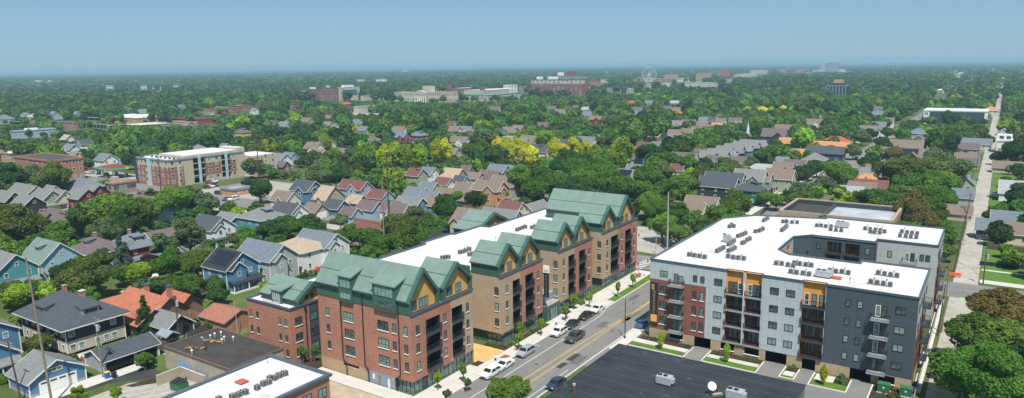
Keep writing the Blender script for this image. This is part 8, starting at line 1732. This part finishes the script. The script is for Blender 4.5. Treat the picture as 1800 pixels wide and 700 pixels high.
# young street trees and planting-bed shrubs
for x, y, c, lab in ((-76.3, 89.5, 's', None), (-74.4, 94.2, 's', None), (-74.6, 112.3, 'l', 'slim young tree in its bark square beside the silver hatchback'), (-74.6, 120.6, 's', 'slim young tree in its bark square beside the white SUV'), (-74.6, 130.8, 's', 'slim young tree in its bark square beside the black saloons'), (-76.9, 116.5, 'l', 'leafy young tree in the planting bed under the brick balconies'), (-76.8, 138.5, 'l', 'leafy young tree in the planting bed of the third block'), (-74.5, 141.5, 's', None), (-72.3, 152.0, 's', 'sparse young tree on the kerbside lawn by the far block'), (-72.3, 160.5, 's', 'sparse young tree further along the kerbside lawn'), (-51.0, 127.0, 'm', 'yellowing young tree on the lawn by the sign wall'), (-38.3, 127.4, 'm', 'yellowing young tree between the two garage drives'), (-21.2, 126.6, 'y', 'yellowing young tree on the planted island before the dark wall'), (-103.5, 86.0, 'G', 'young green tree in the court between the wing and the tall block'), (-105.0, 84.6, 'G', 'smaller young tree in the court beside the wing')):
    tree(x, y, 0.8 if c != 'l' else 1.05, 4.2, 'l' if c == 's' else c, 'airy' if x < -60 else 'oval', lab, lod='low', name='young_tree')
x, y = G(257, 590); tree(x, y, 3.2, 9.0, 'd', 'cone', 'dark green conifer between the triple garage and the tiled house')
r5 = random.Random(8); SG = 'shrubs in the planting beds'
def shrubs(x0, y0, x1, y1, n, c='l', r=(.25, .5)):
    for _ in range(n): x, y = r5.uniform(x0, x1), r5.uniform(y0, y1); q = r5.uniform(*r); tree(x, y, q, q*1.3, r5.choice(c), 'shrub', 'low shrub in the dark bark planting bed', lod='low', group=SG, z=0.09)
shrubs(-77.6, 111, -76.6, 127, 26, 'lgGb'); shrubs(-77.6, 135, -76.6, 147, 14, 'lgG'); shrubs(-81.5, 110.6, -78, 112, 6, 'lG'); shrubs(-56.8, 130.2, -47, 131.6, 12, 'go', (.2, .35)); shrubs(-42, 130, -33, 131.6, 10, 'go', (.2, .35)); shrubs(-28, 129.8, -26.6, 131.6, 3, 'g'); shrubs(-19.6, 128.8, -18, 131.5, 3, 'gs', (.5, .8)); shrubs(-13.6, 123.6, -9, 131, 14, 'gor', (.3, .6)); shrubs(-122, 68.2, -117.5, 69.2, 9, 'g', (.3, .45)); shrubs(-8.2, 134, -7.8, 170, 12, 'gl', (.3, .6))
for k in range(7): x, y = G(407-k*7.2, 572-(k > 3)*0+k*0.6, 0.9); tree(x, y, 0.75, 2.6, 'G', 'oval', 'clipped bright green column in the short garden row', lod='low', group='clipped green columns in the garden')
for k in range(3): x, y = G(537+k*9, 480+k*1.2, 0.9); tree(x, y, 0.55, 2.1, 'g', 'oval', 'small dark green column behind the small brick wing', lod='low', group='small green columns')
for k in range(6): x, y = G(556+k*3.2, 398+k*0.4, 0.9); tree(x, y, 0.6, 3.0, 'g', 'oval', 'thin green column in the row by the side alley', lod='low', group='thin green columns by the side alley')

def yard_shrubs():
    r6 = random.Random(21); n = 0
    for f in list(FOOT):
        cx, cy = (f[0]+f[2])/2, (f[1]+f[3])/2; d = math.hypot(cx, cy)
        if d > 262 or cx > -90 and cy < 200: continue
        for k in range(3):
            a = r6.random()*6.28; hx, hy = (f[2]-f[0])/2+r6.uniform(1, 3.5), (f[3]-f[1])/2+r6.uniform(1, 3.5); x, y = cx+hx*max(-1, min(1, 1.4*math.cos(a))), cy+hy*max(-1, min(1, 1.4*math.sin(a)))
            if any(g[0]-.8 < x < g[2]+.8 and g[1]-.8 < y < g[3]+.8 for g in FOOT) or (-129.5 < x < -98 and 40 < y < 84): continue
            q = r6.uniform(.7, 1.7); tree(x, y, q, q*1.4, r6.choice('ggGodls'), 'shrub', lod='low', z=0.0); n += 1
yard_shrubs()
# ---- random fill: individuals up to the cap, the rest as woodland ---------------------------------
ROADS = [(-75, 60, -58, 3000), (-8.5, 60, 2.5, 3000), (-310, 176, -55, 228) if False else (-420, 174, 420, 211), (-264, 172, -253, 900), (-430, 244, -71, 254), (-430, 370, 250, 381), (-900, 518, 500, 530), (-1200, 698, 700, 710), (-160, 190, -150, 900), (60, 0, 72, 1500), (-362, 250, -351, 1500), (-308, 172, -253, 230), (-410, 176, -364, 208), (-130, 40, -98, 84), (-112, 60, -7, 200), (-272, 166, -173, 176), (-662, 558, -558, 642), (-115, 190, -70, 228)]
for k in range(-160, 800, 1): pass
rf_ = np.random.RandomState(4)
def blocked(x, y, r):
    for a in ROADS:
        if a[0]-r*.3 < x < a[2]+r*.3 and a[1]-r*.3 < y < a[3]+r*.3: return True
    for a in FOOT:
        if a[0]-r*.75 < x < a[2]+r*.75 and a[1]-r*.75 < y < a[3]+r*.75: return True
    return False
PA = np.array(PROT)
def hides(x, y, r, h):
    q = PR(x, y, h*.5)
    if not q: return False
    p0 = PR(x, y, h); rp = r*FPX/q[2]; x0, x1, y0, y1 = q[0]-rp, q[0]+rp, p0[1], q[1]+rp*.6
    m_ = (PA[:, 4] > q[2]+1) & (PA[:, 0] < x1) & (PA[:, 2] > x0) & (PA[:, 1] < y1) & (PA[:, 3] > y0)
    return bool(m_.any())
cell = {}
def near_tree(x, y, r):
    i, j = int(x//14), int(y//14)
    for a in (-1, 0, 1):
        for b in (-1, 0, 1):
            for (u, v, s) in cell.get((i+a, j+b), ()):
                if (u-x)**2+(v-y)**2 < (0.62*(r+s))**2: return True
    return False
for (x, y, r, h) in TREES: cell.setdefault((int(x//14), int(y//14)), []).append((x, y, min(r, 9)))
fill = []
for it in range(48000):
    d = math.sqrt(rf_.uniform(150**2, 1150**2)); a = math.radians(rf_.uniform(-76, 8)); x, y = d*math.sin(a), d*math.cos(a)
    if y < 60: continue
    r = rf_.uniform(3.6, 7.8) if rf_.rand() < .8 else rf_.uniform(2.4, 4); h = r*rf_.uniform(1.75, 2.5); h = min(h, 19)
    if near_tree(x, y, r): continue
    if blocked(x, y, r): continue
    if hides(x, y, r, h):
        r *= .55; h = r*1.9
        if hides(x, y, r, h) or d < 200: continue
    cell.setdefault((int(x//14), int(y//14)), []).append((x, y, r)); fill.append((x, y, r, h, d))
def tcol(x, y, rr):
    k = rr.rand(); return 'd' if k < .30 else 'g' if k < .62 else 'o' if k < .74 else 's' if k < .83 else 'G' if k < .93 else 'l' if k < .975 else 'm'
def inview(x, y): q = PR(x, y, 6); return q and -30 < q[0] < 1830
vis = sorted([f for f in fill if inview(f[0], f[1])], key=lambda f: -f[2]/f[4]); cap_n = max(0, 298-sum(1 for o in ALLT if o.name.split('.')[0] == 'tree'))
ind = set(id(f) for f in vis[:cap_n])
rest = []
for f in fill:
    c = tcol(f[0], f[1], rf_)
    if id(f) in ind: tree(f[0], f[1], f[2], f[3], c, 'broad' if rf_.rand() < .75 else 'oval' if rf_.rand() < .6 else 'airy')
    else: rest.append((f[0], f[1], f[2], f[3], c))
print('trees individual', NT_[0], 'mass', len(rest))
def mass(name, items, nleaf, leaf, nvar, seed, label, core=True, kinds=('broad', 'broad', 'oval')):
    rs = np.random.RandomState(seed); tp = [crown_arrays(kinds[i % len(kinds)], nleaf, leaf, 900+seed*10+i, core) for i in range(nvar)]
    Q, QV, T3, TV, C1, C2 = [], [], [], [], [], []
    g = [[] for _ in tp]
    for it in items: g[rs.randint(nvar)].append(it)
    for (q, qv, t, tv), its in zip(tp, g):
        if not its: continue
        n = len(its); P = np.array([(i[0], i[1], 0.12*i[3]) for i in its]); hk = max(q[..., 2].max(), .5); S = np.array([(i[2], i[2], i[3]*.88/hk) for i in its]); A = rs.uniform(0, 6.28, n); ca, sa = np.cos(A)[:, None, None], np.sin(A)[:, None, None]
        col = np.array([TC[i[4]][0] for i in its])*(1.05 if seed == 1 else .84)*rs.uniform(.68, 1.34, (n, 1))*rs.uniform(.9, 1.1, (n, 3)); col = np.concatenate([col, np.ones((n, 1))], 1)
        for src, sv, out, outv, outc in ((q, qv, Q, QV, C1), (t, tv, T3, TV, C2)):
            if not len(src): continue
            X = src[None, ..., 0]*ca-src[None, ..., 1]*sa; Y_ = src[None, ..., 0]*sa+src[None, ..., 1]*ca; Z_ = np.broadcast_to(src[None, ..., 2], X.shape)
            V = np.stack([X*S[:, 0][:, None, None]+P[:, 0][:, None, None], Y_*S[:, 1][:, None, None]+P[:, 1][:, None, None], Z_*S[:, 2][:, None, None]+P[:, 2][:, None, None]], -1)
            out.append(V.reshape(-1, *src.shape[1:])); outv.append(np.tile(sv, n)); outc.append(np.repeat(col, len(src), 0))
    cat_ = lambda l, sh: np.concatenate(l) if l else np.zeros(sh)
    q, t = cat_(Q, (0, 4, 3)), cat_(T3, (0, 3, 3)); me = arrays_to_mesh(name, q, cat_(QV, 0), t, cat_(TV, 0), M['foliage_mass'], np.concatenate([cat_(C1, (0, 4)), cat_(C2, (0, 4))]))
    o = bpy.data.objects.new(name, me); COL.objects.link(o); tag(o, label, 'woodland'); o['kind'] = 'stuff'; print(name, len(q)+len(t)); return o
mass('town_trees', rest, 330, .19, 10, 1, 'belt of mixed green tree crowns between the roofs of the middle distance', core=5)
def far_items(d0, d1, n, rr, clear=.0, seed=9):
    rs = np.random.RandomState(seed); out = []
    d = np.sqrt(rs.uniform(d0**2, d1**2, n)); a = np.radians(rs.uniform(-74, 6, n)); r = rs.uniform(*rr, n)
    for i in range(n):
        x, y = d[i]*math.sin(a[i]), d[i]*math.cos(a[i])
        if -75 < x < -57 or -8 < x < 2: 
            if y < 2400: continue
        if blocked(x, y, 5): continue
        if hides(x, y, r[i]*.8, 14): continue
        out.append((x, y, r[i], rs.uniform(11, 18) if rs.rand() > .12 else rs.uniform(6, 10), rs.choice(list('dddgggoosG'))))
    return out
mass('distant_woods', far_items(1120, 2400, 15500, (5, 9.5)), 80, .34, 8, 2, 'dense canopy of distant trees beyond the last clear roofs', core=2)
mass('far_woods', far_items(2350, 6500, 20000, (9, 22), seed=12), 34, .5, 6, 3, 'hazy continuous woods stretching to the horizon', core=1, kinds=('broad',))
# canopy sheet to the horizon
def canopy():
    rs = np.random.RandomState(3); nr, na = 70, 220; rr = 5200*(31000/5200)**(np.arange(nr)/(nr-1)); aa = np.radians(np.linspace(-85, 18, na)); V = []
    for r in rr:
        for a in aa: V.append((r*math.sin(a)+rs.uniform(-1, 1)*r*.002, r*math.cos(a), 9+rs.uniform(-3, 6)))
    F = [(i*na+j, (i+1)*na+j, (i+1)*na+j+1, i*na+j+1) for i in range(nr-1) for j in range(na-1)]
    t = NT('far_canopy', 0.95, 0.05); n = t.noise(t.obj(), 0.006, 8, .8); t.col(t.ramp(n, [(.35, (0.022, 0.045, 0.016)), (.6, (0.045, 0.075, 0.022)), (.75, (0.16, 0.15, 0.1))]))
    me = bpy.data.meshes.new('horizon_woods'); me.from_pydata(V, [], [f[::-1] for f in F]); me.materials.append(t.m); me.update(); o = bpy.data.objects.new('horizon_woods', me); COL.objects.link(o); o['kind'] = 'stuff'; tag(o, 'last dark band of woods along the horizon', 'woodland')
canopy()
# ------------------------------------------------------------------ air
def haze():
    t = bpy.data.materials.new('haze_air'); t.use_nodes = True; n = t.node_tree; n.nodes.clear(); out = n.nodes.new('ShaderNodeOutputMaterial'); v = n.nodes.new('ShaderNodeVolumePrincipled')
    v.inputs['Color'].default_value = (0.52, 0.78, 0.97, 1); v.inputs['Density'].default_value = HAZE_D; v.inputs['Anisotropy'].default_value = 0.2
    n.links.new(v.outputs[0], out.inputs['Volume']); b = MB(); b.box(-36000, -3200, -1.2, 36000, 41000, 64, t); o = b.build('haze'); o['kind'] = 'stuff'; o['label'] = 'thin blue haze over the whole town'; o['category'] = 'haze'
HAZE_D = 0.00016
haze()

# ------------------------------------------------------------------ labels that single things out
LM = [(205, 300, 'gas station canopy'), (350, 290, 'brick and tan apartment block'), (415, 338, 'low orange building'), (420, 192, 'red shopping building'), (670, 500, 'nearest green gables'), (1040, 350, 'far green gables'), (1380, 500, 'grey apartment block'), (1480, 375, 'old brown brick building'), (1715, 350, 'alley'), (1265, 313, 'charcoal gabled house'), (775, 264, 'golden trees'), (947, 262, 'big cream house'), (1680, 207, 'dark walled warehouse'), (575, 167, 'red brick campus hall'), (750, 171, 'columned stone hall'), (980, 152, 'tall brick slab'), (245, 212, 'ochre flat building'), (160, 216, 'green grey school roof'), (1285, 257, 'terraced grey roofs'), (1470, 157, 'dark glass cube'), (862, 316, 'orange two storey house'), (125, 548, 'large dark hipped house'), (262, 520, 'red tiled house'), (460, 375, 'teal hipped house'), (110, 333, 'row of grey gables'), (1455, 252, 'long navy house'), (1318, 245, 'white steeple'), (60, 236, 'blue trimmed building'), (1140, 268, 'dark round tree'), (1765, 255, 'unfinished white house'), (100, 440, 'pale blue gabled house'), (540, 320, 'blue cross gabled house'), (1590, 255, 'low brown house'), (400, 450, 'solar roofed blue house'), (1645, 500, 'alley poles'), (640, 389, 'maroon hipped roof'), (60, 300, 'brick building at left'), (1141, 138, 'ferris wheel')]
ORD = ['first', 'second', 'third', 'fourth', 'fifth', 'sixth', 'seventh', 'eighth', 'ninth', 'tenth', 'eleventh', 'twelfth']
def ordn(i): return ORD[i] if i < 12 else f'{i+1}th'
bpy.context.view_layer.update()
def px_of(o):
    p = o.matrix_world.translation
    if p.length < 1e-6 and o.type == 'MESH': p = sum((Vector(c) for c in o.bound_box), Vector())/8
    q = PR(p.x, p.y, p.z+2); return q
for o in ALLT:
    if o.get('auto'):
        q = px_of(o)
        if q:
            best = min(LM, key=lambda l: (l[0]-q[0])**2+((l[1]-q[1])*2.2)**2); dx, dy = q[0]-best[0], q[1]-best[1]
            rel = ('behind' if dy < 0 else 'in front of') if abs(dy)*2.2 > abs(dx) else ('right of' if dx > 0 else 'left of')
            o['label'] = f"{o['label']} {rel} the {best[2]}"
    if 'auto' in o: del o['auto']
from collections import defaultdict
grp = defaultdict(list)
for o in ALLT: grp[o['label']].append(o)
for lab, os_ in grp.items():
    n = len(os_)
    if n < 2: continue
    cat = os_[0]['category']; os_.sort(key=lambda o: (px_of(o) or (0, 0, 0))[0])
    for i, o in enumerate(os_):
        tail = f", {ordn(i)} from left of {n}"
        words_ = lab.split(); o['label'] = ' '.join(words_[:11]) + tail
        if not o.get('group'): o['group'] = lab
for me in list(bpy.data.meshes):
    if me.users == 0: bpy.data.meshes.remove(me)
for c in list(CARP): 
    if c not in CU:
        tr = CARP[c]
        for a, gs in tr[1]:
            for g in gs: bpy.data.objects.remove(g)
            bpy.data.objects.remove(a)
        bpy.data.objects.remove(tr[0])
for o in ALLT:
    if len(o['label'].split()) > 16: print('LONG', o.name, o['label'])
print('objects', len(bpy.data.objects))
